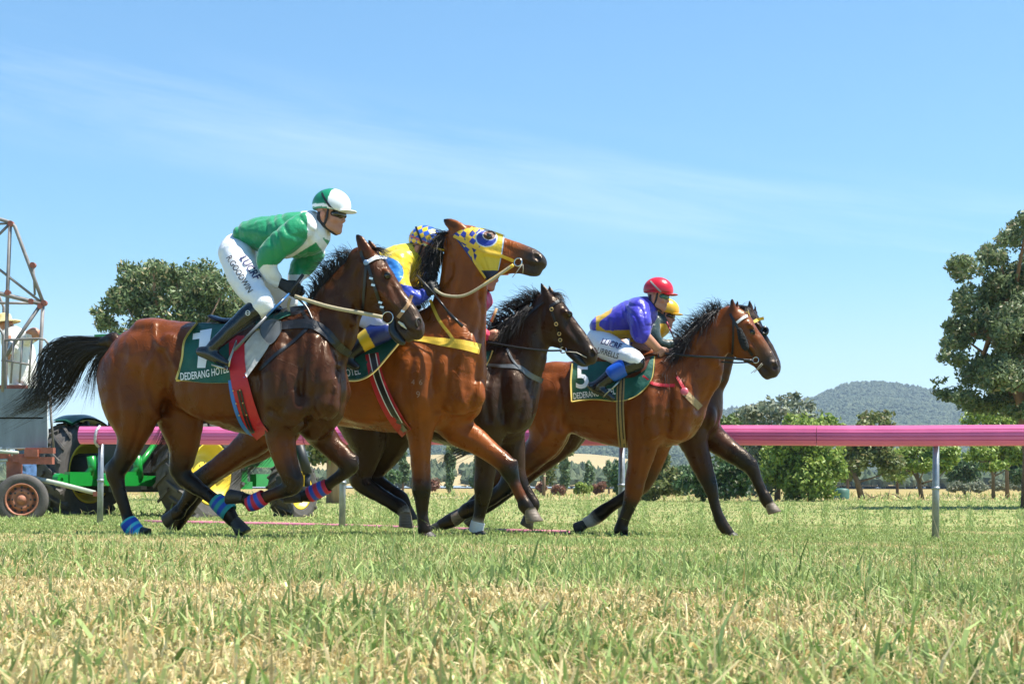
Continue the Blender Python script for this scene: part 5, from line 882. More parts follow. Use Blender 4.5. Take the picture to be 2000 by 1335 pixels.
st = MB(); st.tube([fr.w(444, 722, -.38), fr.w(442, 712, -.33), fr.w(452, 690, -.33), fr.w(462, 664, -.34)], .005, 6); st.box(fr.w(431, 716, -.375), ((.036, -.012, -.012), (.02, .05, 0), (0, 0, .006))); st.tube([fr.w(447, 716, -.42), fr.w(450, 700, -.41), fr.w(462, 668, -.36)], .006, 6); st.build('stirrup', mat('stirrup_metal', (.45, .44, .36), .35, metal=1.0), HORSES[1]['root'], True)
hand(J, (547, 552), (575, 567), (-.14, -.135), 1.0, sc=1.1); hand(J, (576, 556), (586, 576), (.10, .05), -1.0, sc=1.0)
GR_, WH_ = np.array((.012, .20, .10)), np.array((.75, .77, .78))
hm = helmet(J, T, ux, uz, 1.08, lambda q, p: np.where(((q[:, 0] > .018) & (q[:, 2] > -.03) | (q[:, 0] > .06) | (np.abs(q[:, 2]+.012-q[:, 0]*.05) < .009))[:, None], WH_, GR_), WH_)
hb_ = tree_of(hm); strap(hb_, [(627, 373), (634, 388), (645, 404), (652, 411)], 4, 'goggle_strap', BLK2, hm, off=.006, fall=11.2); goggles(J, T, ux, uz, 1.04); chinstrap(J, T, 1.02, BLK2, J.root)
whip(fr, [(592, 536), (566, 572), (520, 618), (457, 684)], [-.13, -.18, -.33, -.43], 'blue shafted whip with a grey flap held by the jockey in green', [GRIP, mat('blue_shaft', (.03, .12, .30), .25), GREYL], [.012, .008, .012])
# ---------------------------------------------------------------- jockey in yellow
fr = HORSES[2]['fr']; J = Fig(fr, 'jockey in a yellow vest over blue sleeves with a yellow and blue diamond cap', (700, 640, 0)); B = J.body
TORSO = [(700, 560, 26), (735, 540, 32), (768, 522, 38), (795, 512, 36), (808, 508, 28)]; NA = [(778, 515, 26), (775, 545, 24), (790, 575, 20), (812, 582, 15), (832, 572, 11)]; FA = [(805, 515, 24), (815, 545, 20), (822, 565, 14), (832, 570, 10)]
J.sweep(B, TORSO, 0, [1.5, 1.4, 1.2, 1.25, 1.1], SK, .86); J.sweep(B, NA, [-.17, -.23, -.24, -.2, -.14], 1, SK, .78); J.sweep(B, FA, [.17, .22, .17, .12], 1, SK, .78); NT = [(690, 585, 30), (715, 612, 27), (745, 632, 25), (752, 642, 22)]; J.sweep(B, [(685, 570, 30), (695, 585, 28)], 0, 1.4, SK, .85); J.sweep(B, NT, [-.1, -.2, -.29, -.30], 1, SK, .8); J.sweep(B, [(750, 642, 18), (715, 668, 14), (680, 695, 10)], [-.3, -.36], 1, SK, .7)
J.sweep(B, [(800, 505, 20), (818, 492, 15), (826, 480, 14)], 0, .9, SK, .85, .03); T, ux, uy, uz = head(J, (826, 486), 0, 18, 1.06); J.emit(B, .007, 'body', SKIN)
YS, BS = np.array((.68, .50, .02)), np.array((.03, .22, .62)); f = Field(); J.sweep(f, TORSO, 0, [1.6, 1.45, 1.25, 1.3, 1.1], k=.03); J.sweep(f, NA, [-.17, -.23, -.24, -.2, -.14], 1, k=.02); J.sweep(f, FA, [.17, .22, .17, .12], 1, k=.02)
J.emit(f, .007, 'silk_shirt', SATIN, lambda p, V, C: np.where(((V[:, 1] < -.15) & (((p[:, 0]-748)/40)**2+((p[:, 1]-532)/31)**2 < 1))[:, None], BS, np.where(((p[:, 1] > 556+(p[:, 0]-790)*.2) | (V[:, 1] > .17))[:, None], (.012, .035, .34), YS)), folds(12, .0055, (1, .2, .7), 13))
f = Field(); J.sweep(f, [(800, 503, 16), (816, 492, 16.5), (824, 486, 16)], 0, .95, k=.02); J.emit(f, .006, 'collar', SATIN, lambda p, V, C: np.tile(YS*.9, (len(p), 1)))
f = Field(); J.sweep(f, [(685, 568, 31), (697, 588, 30)], 0, 1.45, k=.03); J.sweep(f, NT[:3], [-.1, -.2, -.29], 1, k=.03); J.emit(f, .008, 'breeches', BREE, lambda p, V, C: np.tile((.50, .50, .66), (len(p), 1)), folds(15, .004, (.6, .3, -.8), 13))
f = Field(); J.sweep(f, [(750, 646, 22), (735, 652, 22.5), (712, 666, 19), (694, 682, 15), (680, 694, 12)], [-.30, -.37], 1, k=.012); J.sweep(f, [(662, 700, 9), (676, 704, 12), (696, 716, 8)], -.375, .8, k=.02)
J.emit(f, .008, 'boot', mat('painted_boot', rough=.3, attr=True), lambda p, V, C: np.where(((p[:, 0]-(p[:, 1]-665)*.55 > 726))[:, None], (.012, .025, .15), np.where((p[:, 0]-(p[:, 1]-665)*.55 > 701)[:, None], (.66, .42, .02), (.010, .010, .013))))
hand(J, (828, 572), (845, 563), (-.16, -.17), 1.0, sc=1.15)
def diam(q, p):
    a = (q[:, 0]+q[:, 2])/.05; b = (q[:, 0]-q[:, 2])/.05; c = (np.floor(a)+np.floor(b)) % 2 == 0; w_ = (np.floor(a) % 2 == 0) & ~c; C = np.where(c[:, None], (.02, .10, .48), np.where((w_ & (q[:, 0] > .02))[:, None], (.70, .68, .35), (.72, .48, .02))); C = C.copy(); C[np.abs(q[:, 2]+.010+q[:, 0]*.12) < .007] = (.62, .12, .06); return C
hm = helmet(J, T, ux, uz, 1.08, diam, np.array((.70, .45, .02))); strap(tree_of(hm), [(812, 442), (817, 456), (824, 474)], 3.6, 'goggle_strap', BLK2, hm, off=.006, fall=12.4); goggles(J, T, ux, uz, 1.02); chinstrap(J, T, 1.02, BLK2, J.root)
whip(fr, [(814, 538), (848, 574), (876, 610), (903, 637)], [-.18, -.22, -.26, -.28], 'black whip held across the bright bay neck by the jockey in yellow', [GRIP, BLK, BLK], [.010, .009, .012])
# ---------------------------------------------------------------- jockey in pink, mostly hidden
fr = HORSES[3]['fr']; J = Fig(fr, 'jockey in pink silks half hidden behind the raised bay neck', (850, 700, 0)); B = J.body
TORSO = [(850, 625, 24), (880, 612, 30), (910, 600, 32), (930, 590, 26)]; NA = [(912, 598, 22), (918, 625, 20), (928, 648, 17), (945, 654, 12), (952, 654, 9)]
for F_, c, gr, hn in ((B, SK, .84, 1),): J.sweep(F_, TORSO, 0, [1.5, 1.3, 1.25, 1.1], c, gr); J.sweep(F_, NA, [-.17, -.22, -.22, -.18, -.15], 1, c, .8); J.sweep(F_, [(930, 590, 18), (938, 572, 14), (944, 558, 13)], 0, .9, c, .85, .03)
T, ux, uy, uz = head(J, (949, 535), 0, 14, 1.0); J.sweep(B, [(845, 640, 28), (880, 672, 24), (905, 690, 20), (880, 712, 14), (855, 738, 10)], [-.1, -.2, -.28, -.32, -.36], 1, SK, .8); J.emit(B, .0075, 'body', SKIN)
PK = np.array((.62, .03, .10)); f = Field(); J.sweep(f, TORSO, 0, [1.6, 1.4, 1.3, 1.1], k=.03); J.sweep(f, NA[:4], [-.17, -.22, -.22, -.18], 1, k=.02); J.sweep(f, [(928, 592, 20), (944, 580, 15), (950, 588, 12)], .05, 1, k=.03); J.emit(f, .008, 'silk_shirt', SATIN, lambda p, V, C: np.tile(PK, (len(p), 1)), folds(22, .005))
f = Field(); J.sweep(f, [(845, 640, 29), (880, 672, 25), (903, 688, 22)], [-.1, -.22, -.28], 1, k=.03); J.sweep(f, [(842, 628, 28), (846, 642, 28)], 0, 1.4, k=.03); J.emit(f, .009, 'breeches', BREE, lambda p, V, C: np.tile((.72, .73, .78), (len(p), 1)), folds(25, .004))
boot(J, [(905, 690, 19), (882, 710, 15), (860, 732, 11)], [(842, 738, 8), (856, 742, 10), (872, 752, 7)], [-.28, -.36]); hand(J, (950, 654), (966, 656), (-.16, -.16), 1.0, sc=1.0, col=tuple(SK), name='hand', m=SKIN)
hm = helmet(J, T, ux, uz, 1.06, lambda q, p: np.tile(PK, (len(q), 1)), PK); goggles(J, T, ux, uz, 1.0); chinstrap(J, T, 1.0, BLK2, J.root)
whip(fr, [(970, 602), (960, 628), (948, 652), (938, 672)], [-.14, -.15, -.16, -.17], 'short whip with a tan knob held upright by the jockey in pink', [mat('tan_knob', (.5, .28, .12), .5), BLK, BLK], [.011, .008, .008])
# ---------------------------------------------------------------- jockey in purple
fr = HORSES[5]['fr']; J = Fig(fr, 'jockey in purple and gold silks with a red cap and bare forearms', (1190, 700, 0)); B = J.body
TORSO = [(1174, 637, 20), (1198, 634, 28), (1228, 624, 35), (1250, 612, 32), (1260, 604, 25)]; NA = [(1247, 604, 22), (1250, 628, 22), (1250, 645, 19), (1258, 655, 13), (1272, 669, 11), (1284, 680, 9)]; FA = [(1258, 622, 20), (1252, 650, 18), (1246, 668, 16), (1256, 678, 10), (1272, 686, 8)]
J.sweep(B, TORSO, 0, [1.6, 1.4, 1.2, 1.25, 1.1], SK, .86); J.sweep(B, NA, [-.16, -.22, -.23, -.22, -.16, -.12], 1, SK, [1][0]*.92); J.sweep(B, FA, [.15, .18, .10, .0, -.04], 1, SK, .92); NT = [(1180, 672, 27), (1205, 688, 24), (1228, 698, 22), (1240, 705, 19)]; J.sweep(B, [(1168, 660, 22), (1176, 672, 25)], 0, 1.5, SK, .85); J.sweep(B, NT, [-.09, -.20, -.29, -.30], 1, SK, .8); J.sweep(B, [(1238, 706, 16), (1200, 728, 13), (1166, 754, 9)], [-.30, -.36], 1, SK, .7)
J.sweep(B, [(1258, 602, 16), (1272, 592, 13), (1280, 584, 13)], 0, .9, SK, .88, .03); T, ux, uy, uz = head(J, (1283, 579), 0, 8, .96); J.emit(B, .0065, 'body', SKIN)
PU, GO = np.array((.034, .028, .40)), np.array((.60, .36, .01)); f = Field(); J.sweep(f, TORSO, 0, [1.7, 1.5, 1.3, 1.3, 1.1], k=.03); J.sweep(f, NA[:3]+[(1252, 652, 18)], [-.16, -.22, -.23, -.23], 1, k=.02); J.sweep(f, FA[:3], [.15, .18, .10], 1, k=.02)
def silk5(p, V, C):
    x, y = p[:, 0], p[:, 1]; C = np.tile(PU, (len(x), 1)); arm = V[:, 1] < -.17; g_ = ((x < 1190-(y-620)*.35) & (x > 1164) & ~arm) | ((y > 645-(x-1180)*.02) & (y < 668) & (x > 1180) & (x < 1238) & ~arm); C[g_] = GO; return C
J.emit(f, .0065, 'silk_shirt', SATIN, silk5, folds(32, .006, (1, .2, .7), 15)); f = Field(); J.sweep(f, [(1259, 600, 15), (1272, 592, 15), (1278, 588, 14.5)], 0, .95, k=.02); J.emit(f, .006, 'collar', BREE, lambda p, V, C: np.tile((.55, .55, .72), (len(p), 1)))
f = Field(); J.sweep(f, [(1170, 664, 24), (1178, 676, 27)], 0, 1.5, k=.03); J.sweep(f, NT, [-.09, -.20, -.29, -.30], 1, k=.03); br_ = J.emit(f, .0075, 'breeches', BREE, lambda p, V, C: np.tile((.74, .75, .80), (len(p), 1)), folds(35, .003, (.6, .3, -.8), 14)); bb_ = tree_of(br_)
lettering(bb_, 'LUCRF', 1172, 670, 16, math.radians(16), INK, 'sponsor_lettering', br_, sx=.85, bold=.022, shear=.2, off=.014); lettering(bb_, 'URRELLS', 1165, 688, 16, math.radians(17), INKB, 'name_lettering', br_, sx=.70, bold=.003, off=.006)
boot(J, [(1243, 708, 17.5), (1228, 713, 18), (1206, 724, 16), (1184, 740, 13), (1166, 753, 11)], [(1154, 753, 8), (1166, 758, 11), (1184, 768, 8.5), (1197, 778, 5.5)], [-.30, -.37]); cu = Field(); J.sweep(cu, [(1216, 718, 17.6), (1206, 724, 17.3), (1198, 729, 16.4)], [-.328, -.342], 1, k=.01); J.emit(cu, .006, 'boot_cuff', mat('blue_cuff', (.015, .10, .55), .35))
st = MB(); st.tube([fr.w(1193, 760, -.42), fr.w(1184, 768, -.415), fr.w(1178, 776, -.40)], .006, 6); st.tube([fr.w(1212, 740, -.33), fr.w(1204, 750, -.37), fr.w(1194, 760, -.42)], [.012, .012, .006], 6); st.build('stirrup', mat('stirrup_metal', (.45, .44, .36), .35, metal=1.0), HORSES[5]['root'], True)
hand(J, (1284, 680), (1294, 690), (-.12, -.12), 1.0, sc=1.05, col=tuple(SK), name='hand', m=SKIN); hand(J, (1272, 686), (1284, 690), (-.03, -.06), -1.0, sc=.95, col=tuple(SK), name='hand', m=SKIN)
RC = np.array((.55, .012, .03)); hm = helmet(J, T, ux, uz, 1.06, lambda q, p: np.where((np.abs(q[:, 2]+.016) < .003)[:, None], RC*.25, RC), RC); strap(tree_of(hm), [(1270, 548), (1277, 556), (1285, 564), (1291, 570)], 3.2, 'goggle_strap', mat('grey_strap', (.30, .28, .26), .6), hm, off=.006, fall=14.5); goggles(J, T, ux, uz, .98, mat('green_lens', (.03, .14, .09), .08, spec=.8)); chinstrap(J, T, .98, BLK2, J.root)
whip(fr, [(1287, 690), (1286, 702), (1285, 714), (1284, 724)], [-.13]*2, 'short grey whip hanging from the bare hand of the jockey in purple', [GRIP, GREYL, GREYL], [.009, .008, .010])
# ---------------------------------------------------------------- jockey in dark green, behind
fr = HORSES[6]['fr']; J = Fig(fr, 'jockey in dark green and gold silks with a yellow cap and black gloves', (1230, 700, 0)); B = J.body
TORSO = [(1212, 660, 24), (1238, 650, 28), (1262, 640, 32), (1282, 634, 28)]; NA = [(1268, 634, 21), (1272, 652, 18), (1282, 668, 14), (1298, 673, 11), (1310, 672, 9)]
J.sweep(B, TORSO, 0, [1.5, 1.3, 1.25, 1.1], SK, .86); J.sweep(B, NA, [-.16, -.20, -.19, -.15, -.12], 1, SK, .8); J.sweep(B, [(1282, 626, 16), (1292, 620, 13), (1299, 614, 12)], 0, .9, SK, .88, .03); T, ux, uy, uz = head(J, (1297, 616), 0, 10, .93); J.sweep(B, [(1208, 672, 24), (1236, 692, 20), (1256, 706, 17), (1230, 728, 12), (1200, 752, 9)], -.18, 1, SK, .8); J.emit(B, .007, 'body', SKIN)
f = Field(); J.sweep(f, TORSO, 0, [1.6, 1.4, 1.3, 1.1], k=.03); J.sweep(f, NA, [-.16, -.20, -.19, -.15, -.12], 1, k=.02); J.emit(f, .007, 'silk_shirt', SATIN, lambda p, V, C: np.where(((p[:, 0] > 1284) & (p[:, 1] > 632) & (p[:, 1] < 664) & (V[:, 1] > -.17))[:, None], (.55, .34, .01), (.010, .030, .028)), folds(42, .005, (1, .2, .7), 15))
f = Field(); J.sweep(f, [(1206, 668, 26), (1236, 690, 22), (1254, 704, 19)], [-.08, -.18, -.2], 1, k=.03); J.sweep(f, [(1204, 660, 26), (1208, 672, 26)], 0, 1.4, k=.03); J.emit(f, .009, 'breeches', BREE, lambda p, V, C: np.tile((.72, .73, .78), (len(p), 1)), folds(45, .004)); boot(J, [(1255, 706, 16), (1230, 728, 13), (1204, 750, 10)], [(1190, 754, 7), (1202, 758, 9), (1218, 768, 6)], [-.2, -.22])
hand(J, (1309, 672), (1324, 670), (-.12, -.12), 1.0, sc=1.1); YC = np.array((.66, .38, .02)); hm = helmet(J, T, ux, uz, 1.04, lambda q, p: np.tile(YC, (len(q), 1)), YC); goggles(J, T, ux, uz, .96); chinstrap(J, T, .96, BLK2, J.root); rv = MB(); rv.lathe(T(.066, -.074, .008), (0, -1, 0), [(-.004, .012), (.002, .011), (.004, .006), (.004, .0001)], 14); rv.build('goggle_stud', mat('pale_stud', (.6, .6, .5), .4), J.root, True)
whip(fr, [(1320, 668), (1312, 650), (1306, 638), (1302, 628)], [-.12]*2, 'dark red whip held up by the jockey in the yellow cap', [GRIP, mat('red_shaft', (.30, .02, .05), .4), mat('red_shaft', (.30, .02, .05), .4)], [.008, .008, .009])
# ================================================================ ground and grass
def ground_dep(px, py, lo=1.2, hi=400.0):
    """distance at which the ground meets this pixel"""
    ds = np.geomspace(lo, hi, 900); x = (px-CX)/FOC*ds; gz = ground_z(x, ds); y = HY-FOC*(gz-CAMZ)/ds; k = np.where(y < py)[0]; return float(ds[k[0]]) if len(k) else hi
def vnoise(x, y, s, seed): return pnoise(np.stack([x, y, 0*x], -1), s, seed)
gm = bpy.data.materials.new('turf_soil'); gm.use_nodes = True; t = gm.node_tree; b = t.nodes['Principled BSDF']; b.inputs['Roughness'].default_value = .95; b.inputs['Specular IOR Level'].default_value = .1
geo = nd(t, 'ShaderNodeNewGeometry'); sp = nd(t, 'ShaderNodeSeparateXYZ'); t.links.new(geo.outputs['Position'], sp.inputs[0])
n1 = nd(t, 'ShaderNodeTexNoise', Scale=.9, Detail=6, Roughness=.65); t.links.new(geo.outputs['Position'], n1.inputs['Vector']); n2 = nd(t, 'ShaderNodeTexNoise', Scale=35, Detail=6, Roughness=.7); t.links.new(geo.outputs['Position'], n2.inputs['Vector']); n3 = nd(t, 'ShaderNodeTexNoise', Scale=.07, Detail=5, Roughness=.6); t.links.new(geo.outputs['Position'], n3.inputs['Vector'])
def ramp(t, src, stops):
    r = nd(t, 'ShaderNodeValToRGB'); e = r.color_ramp.elements; e[0].position, e[0].color = stops[0][0], (*stops[0][1], 1); e[1].position, e[1].color = stops[-1][0], (*stops[-1][1], 1)
    for p_, c_ in stops[1:-1]: q = e.new(p_); q.color = (*c_, 1)
    t.links.new(src, r.inputs[0]); return r
r1 = ramp(t, n1.outputs['Fac'], [(.30, (.19, .24, .075)), (.5, (.25, .26, .10)), (.7, (.36, .30, .14))]); r2 = ramp(t, n3.outputs['Fac'], [(.3, (.25, .20, .08)), (.5, (.33, .25, .10)), (.7, (.20, .20, .07))])
far = nd(t, 'ShaderNodeMapRange', _interpolation_type='SMOOTHSTEP'); far.inputs['From Min'].default_value = 78; far.inputs['From Max'].default_value = 110; t.links.new(sp.outputs['Y'], far.inputs['Value'])
mxg = nd(t, 'ShaderNodeMix', _data_type='RGBA'); t.links.new(far.outputs[0], mxg.inputs['Factor']); t.links.new(r1.outputs[0], mxg.inputs['A']); t.links.new(r2.outputs[0], mxg.inputs['B'])
rr = nd(t, 'ShaderNodeMapRange'); rr.inputs['From Min'].default_value = .3; rr.inputs['From Max'].default_value = .7; rr.inputs['To Min'].default_value = .55; rr.inputs['To Max'].default_value = 1.35; t.links.new(n2.outputs['Fac'], rr.inputs['Value'])
mg = nd(t, 'ShaderNodeMix', _data_type='RGBA', _blend_type='MULTIPLY'); mg.inputs['Factor'].default_value = 1; t.links.new(mxg.outputs['Result'], mg.inputs['A']); t.links.new(rr.outputs[0], mg.inputs['B']); t.links.new(mg.outputs['Result'], b.inputs['Base Color'])
bp_ = nd(t, 'ShaderNodeBump', Strength=.6, Distance=.03); t.links.new(n2.outputs['Fac'], bp_.inputs['Height']); t.links.new(bp_.outputs[0], b.inputs['Normal'])
ys = np.r_[np.linspace(-3, 8, 60), np.linspace(8.3, 45, 75), np.geomspace(46, 900, 40)]; us = np.linspace(-1, 1, 121); G_ = np.zeros((len(us), len(ys), 3))
for j, y in enumerate(ys): G_[:, j, 0] = us*(6+abs(y)*.55); G_[:, j, 1] = y
G_[..., 2] = ground_z(G_[..., 0], G_[..., 1]); mb = MB(); mb.grid(G_); tag(mb.build('ground', gm, None, True), kind='structure')
def blades(n, d0, d1, h0, h1, w0, seed, dryb=0.0, pw=1.0, xr=.345, clump=False):
    rg = np.random.default_rng(seed); d = np.sqrt(rg.uniform(d0**2, d1**2, n)); x = rg.uniform(-1, 1, n)*xr*d
    # tufts
    k = rg.random(n) < .55; tx = rg.normal(0, .035, n); ty = rg.normal(0, .035, n); cell = .16*np.maximum(1, d/6); x = np.where(k, np.round(x/cell)*cell+np.sin(np.round(x/cell)*37.1+np.round(d/cell)*11.7)*cell*.5+tx, x); d = np.where(k, np.round(d/cell)*cell+np.cos(np.round(x/cell)*17.1+np.round(d/cell)*31.7)*cell*.5+ty, d)
    z = ground_z(x, d); pat = vnoise(x, d, .9, 5)+.7*vnoise(x, d, 2.6, 6)
    wob = 1.5*vnoise(x, d, .9, 15); green = np.clip(.44+.60*pat+.22*sstep(x, -1, 1.5)*np.exp(-((d-5.2+wob)/1.5)**2)-.20*np.exp(-((d-3.3+wob)/1.0)**2)*(1-sstep(x, .2, 1.0))-dryb+.30*sstep(d, 9, 13), .04, .97)
    isg = rg.random(n) < green
    if clump: kp = (vnoise(x, d, 1.5, 9)+.5*sstep(x, -.5, 1.2)*np.exp(-((d-5)/1.2)**2) > .42); isg = kp
    h = rg.uniform(h0, h1, n)**1.0*(1+.45*np.clip(pat, -1, 1))*np.where(isg, 1.0, .85); h *= np.where(rg.random(n) < .04, 1.7, 1)
    az = rg.uniform(0, 2*math.pi, n); lean = np.abs(rg.normal(.92, .5, n)); lean = np.where(~isg & (rg.random(n) < .55), rg.uniform(1.0, 1.5, n), lean); lean = np.clip(lean, 0, 1.52); w_ = w0*rg.uniform(.6, 1.5, n)*np.where(isg, 1.15, .8)
    dx, dy = np.cos(az), np.sin(az); fa = rg.uniform(0, 2*math.pi, n); wx, wy = np.cos(fa)*w_/2, np.sin(fa)*w_/2; wx = np.where(np.abs(wx) < w_*.2, w_*.35, wx)
    def at(s, bend): a = lean*bend; return x+dx*h*s*np.sin(a), d+dy*h*s*np.sin(a), z+h*s*np.cos(a)
    m1 = at(.5, .7); m2 = at(1.0, 1.15); V = np.empty((n, 5, 3), np.float32); h = h
    V[:, 0] = np.stack([x-wx, d-wy, z-.008], 1); V[:, 1] = np.stack([x+wx, d+wy, z-.008], 1); V[:, 2] = np.stack([m1[0]+wx*.8, m1[1]+wy*.8, m1[2]], 1); V[:, 3] = np.stack([m1[0]-wx*.8, m1[1]-wy*.8, m1[2]], 1); V[:, 4] = np.stack(m2, 1)
    g1, g2, s1, s2 = np.array((.17, .27, .06)), np.array((.44, .52, .20)), np.array((.50, .34, .13)), np.array((.86, .72, .42)); u = rg.random((n, 1)); c = np.where(isg[:, None], g1*(1-u)+g2*u, s1*(1-u)+s2*u)*rg.uniform(.6, 1.25, (n, 1))
    mixm = rg.random((n, 1)) < .25; c = np.where(mixm, .5*c+.5*np.array((.38, .36, .14)), c)
    C = np.repeat(c[:, None], 5, 1).astype(np.float32); b0 = (np.arange(n)*5)[:, None]
    if clump: b0 = b0[kp]
    F = np.concatenate([b0+np.array([[0, 1, 2]]), b0+np.array([[0, 2, 3]]), b0+np.array([[3, 2, 4]])], 0); return V.reshape(-1, 3), F, C.reshape(-1, 3)
parts = [blades(20000, 1.55, 3.0, .016, .055, .0050, 1, .06), blades(36000, 3.0, 5.0, .016, .052, .0054, 2, -.02), blades(62000, 5.0, 8.0, .016, .046, .0058, 3, -.06), blades(100000, 8.0, 13.5, .018, .042, .006, 4, -.04), blades(110000, 13.5, 24, .02, .05, .010, 5, -.06), blades(90000, 24, 72, .03, .08, .022, 6, -.16),
         blades(900, 1.7, 7, .07, .12, .0065, 7, -.35), blades(16000, 66, 115, .12, .36, .05, 10, .45), blades(9000, 1.6, 7, .04, .10, .0026, 11, .8), blades(9000, 2, 9, .03, .075, .0075, 12, -.15, clump=True), blades(260, 2.4, 9, .12, .26, .0022, 8, .45), blades(2600, 22, 36, .12, .30, .008, 9, .0)]
o_ = 0; Vs, Fs, Cs = [], [], []
for V, F, C in parts: Vs.append(V); Fs.append(F+o_); Cs.append(C); o_ += len(V)
GRASS = mat('grass_blade', rough=.55, attr=True, spec=.25, trans=.30)
tag(mesh('grass', np.concatenate(Vs), np.concatenate(Fs), GRASS, None, col=np.concatenate(Cs), smooth=False), kind='stuff', label='green and straw coloured turf with longer tufts in front', cat='grass')
# ================================================================ running rail
PINK = mat('pink_rail_plastic', (.78, .165, .37), .42, vary=.14, vscale=2.2, bump=.06, bscale=3, rvar=.12); GALV = mat('galvanised_pipe', (.30, .33, .36), .45, metal=.6, vary=.3, vscale=9, bump=.1)
sdep = lambda px: FOC/(173+(px-195)*32/1632); Rl = lambda px, py, off=0.0: P(px, py, sdep(px))+np.array([.31*off, .95*off, 0])
rail = thing('running_rail', 'long pink plastic running rail on grey posts behind the horses', 'rail', P(195, 1022, sdep(195)))
prof = [(.07, .0), (.10, .045), (.098, .06), (.062, .082), (.058, .076), (.054, .086), (.030, .094), (.026, .086), (.022, .095), (-.004, .098), (-.008, .089), (-.012, .098), (-.040, .094), (-.044, .085), (-.048, .092), (-.085, .066), (-.098, .04), (-.09, .0)]
def rail_piece(xa, xb, n):
    mb = MB(); xs = np.linspace(xa, xb, n); G = np.zeros((n, len(prof)+1, 3))
    for i, x in enumerate(xs):
        for j, (z, o) in enumerate(prof+[prof[0]]): G[i, j] = Rl(x, 850.5)+np.array([-.31*o, -.95*o, z+.003*math.sin(x*.01)])
    mb.grid(G); m = len(prof)+1; mb.F.append(tuple(range(m-1))); mb.M.append(0); mb.F.append(tuple((n-1)*m+k for k in reversed(range(m-1)))); mb.M.append(0); return mb.build('rail_panel', PINK, rail, False)
for xa, xb in ((161, 598), (600, 1095), (1097, 1596.4), (1597.6, 2190)): rail_piece(xa, xb, 16)
for x, yb in ((195, 1022), (668, 1029), (1213, 1040), (1827, 1056)):
    mb = MB(); top = Rl(x+1, 845, .02); ft = P(x, yb, sdep(x)); ft[2] = float(ground_z(ft[0], ft[1]))-.05; mid = (top+ft)/2; mb.tube([ft, mid, top], [.036, .034, .030], 12); mb.tube([mid+np.array([0, 0, -.01]), mid+np.array([0, 0, .02])], .040, 12); mb.build('post', GALV, rail, True)
mb = MB(); mb.tube([Rl(200, 832, -.05), Rl(199, 840, -.11), Rl(197, 852, -.115), Rl(195, 864, -.10), Rl(196, 872, -.04)], .016, 8); mb.build('tape_tie', mat('duct_tape', (.42, .42, .46), .3, bump=.6, bscale=60), rail, True)
mb = MB()
pts = [(283, 1021), (420, 1023.5), (560, 1026), (700, 1030), (840, 1034.5), (1000, 1040), (1110, 1043)]
pw = [P(x, y, ground_dep(x, y)) for x, y in pts]; c_ = np.array(pw); c_[:, 2] += .012; mb.tube(list(c_), [.026]*len(c_), 8); lr = mb.build('rail_length', mat('faded_pink', (.52, .17, .24), .6, vary=.2), None, True); tag(lr, 'loose pink rail length lying in the grass below the running rail', 'rail')
# ================================================================ tractor behind
TYRE = mat('tyre_rubber', (.075, .068, .062), .75, vary=.35, vscale=8, bump=.2); JDG = mat('tractor_green', (.012, .24, .035), .28, vary=.15, vscale=4, coat=.3); JDY = mat('hub_yellow', (.70, .50, .03), .4, vary=.1); DARK = mat('dark_metal', (.02, .022, .022), .5, vary=.3); RUST = mat('rust_red_paint', (.30, .095, .060), .6, vary=.35, vscale=7, bump=.2, bscale=30)
ph = math.radians(27); AX = np.array([math.cos(ph), -math.sin(ph), 0]); HD = np.array([math.sin(ph), math.cos(ph), 0]); UP = np.array([0, 0, 1.0])
tB = P(390, 924, 23.6); tA = tB-AX*2.25+np.array([0, 0, 0.02]); tr = thing('tractor', 'green farm tractor with yellow hubs standing beyond the rail', 'tractor', (tB[0], tB[1], float(ground_z(tB[0], tB[1]))))
def wheel(c, R, wd, hub, nl, parent, name='wheel', lug=.055, rimm=None):
    mb = MB(); h = wd/2; mb.lathe(c, AX, [(-h*.55, R*.56), (-h*.9, R*.62), (-h, R*.78), (-h*.93, R*.90), (-h*.75, R*.935), (0, R*.945), (h*.75, R*.935), (h*.93, R*.90), (h, R*.78), (h*.9, R*.62), (h*.55, R*.56)], 40)
    for k in range(nl):
        for sg in (-1, 1):
            a = 2*math.pi*(k+(.5 if sg > 0 else 0))/nl
            for s0, s1 in ((.02, .34), (.34, .68), (.68, 1.0)):
                am = a+.20*((s0+s1)/2)*1.3; ra = HD*math.cos(am)+UP*math.sin(am); ta = -HD*math.sin(am)+UP*math.cos(am); p_ = c+AX*sg*h*(s0+s1)/2+ra*(R*.955-(.02 if s1 > .9 else 0)); d_ = AX*sg*h*(s1-s0)/2*1.08+ta*R*.045; mb.box(p_, (d_, ta*R*.030, ra*lug*.72))
    ty = mb.build(name, TYRE, parent, False); mb = MB(); mb.lathe(c, AX, [(h*.5, R*.60), (h*.86, R*.60), (h*.80, R*.55), (h*.2, R*.50), (h*.1, R*.30), (h*.34, R*.24), (h*.36, R*.001)], 32); mb.lathe(c, AX, [(-h*.5, R*.60), (-h*.86, R*.60), (-h*.80, R*.55), (-h*.1, R*.50), (-h*.05, R*.25), (-h*.05, .001)], 32); mb.build('rim', rimm or hub, ty, True)
    mb = MB()
    for k in range(8): a = 2*math.pi*k/8; mb.lathe(c+AX*h*.36*.6+(HD*math.cos(a)+UP*math.sin(a))*R*.2, AX, [(0, .022), (.03, .022), (.035, .001)], 8)
    mb.build('wheel_nuts', DARK, ty); return ty
Rw = .77; wheel(tB, Rw, .50, JDY, 20, tr); wheel(tA, Rw, .50, JDY, 20, tr)
f1 = tB+HD*2.35+np.array([0, 0, -.25]); wheel(f1, .50, .36, JDY, 18, tr, lug=.045); wheel(f1-AX*1.7, .50, .36, JDY, 18, tr, lug=.045)
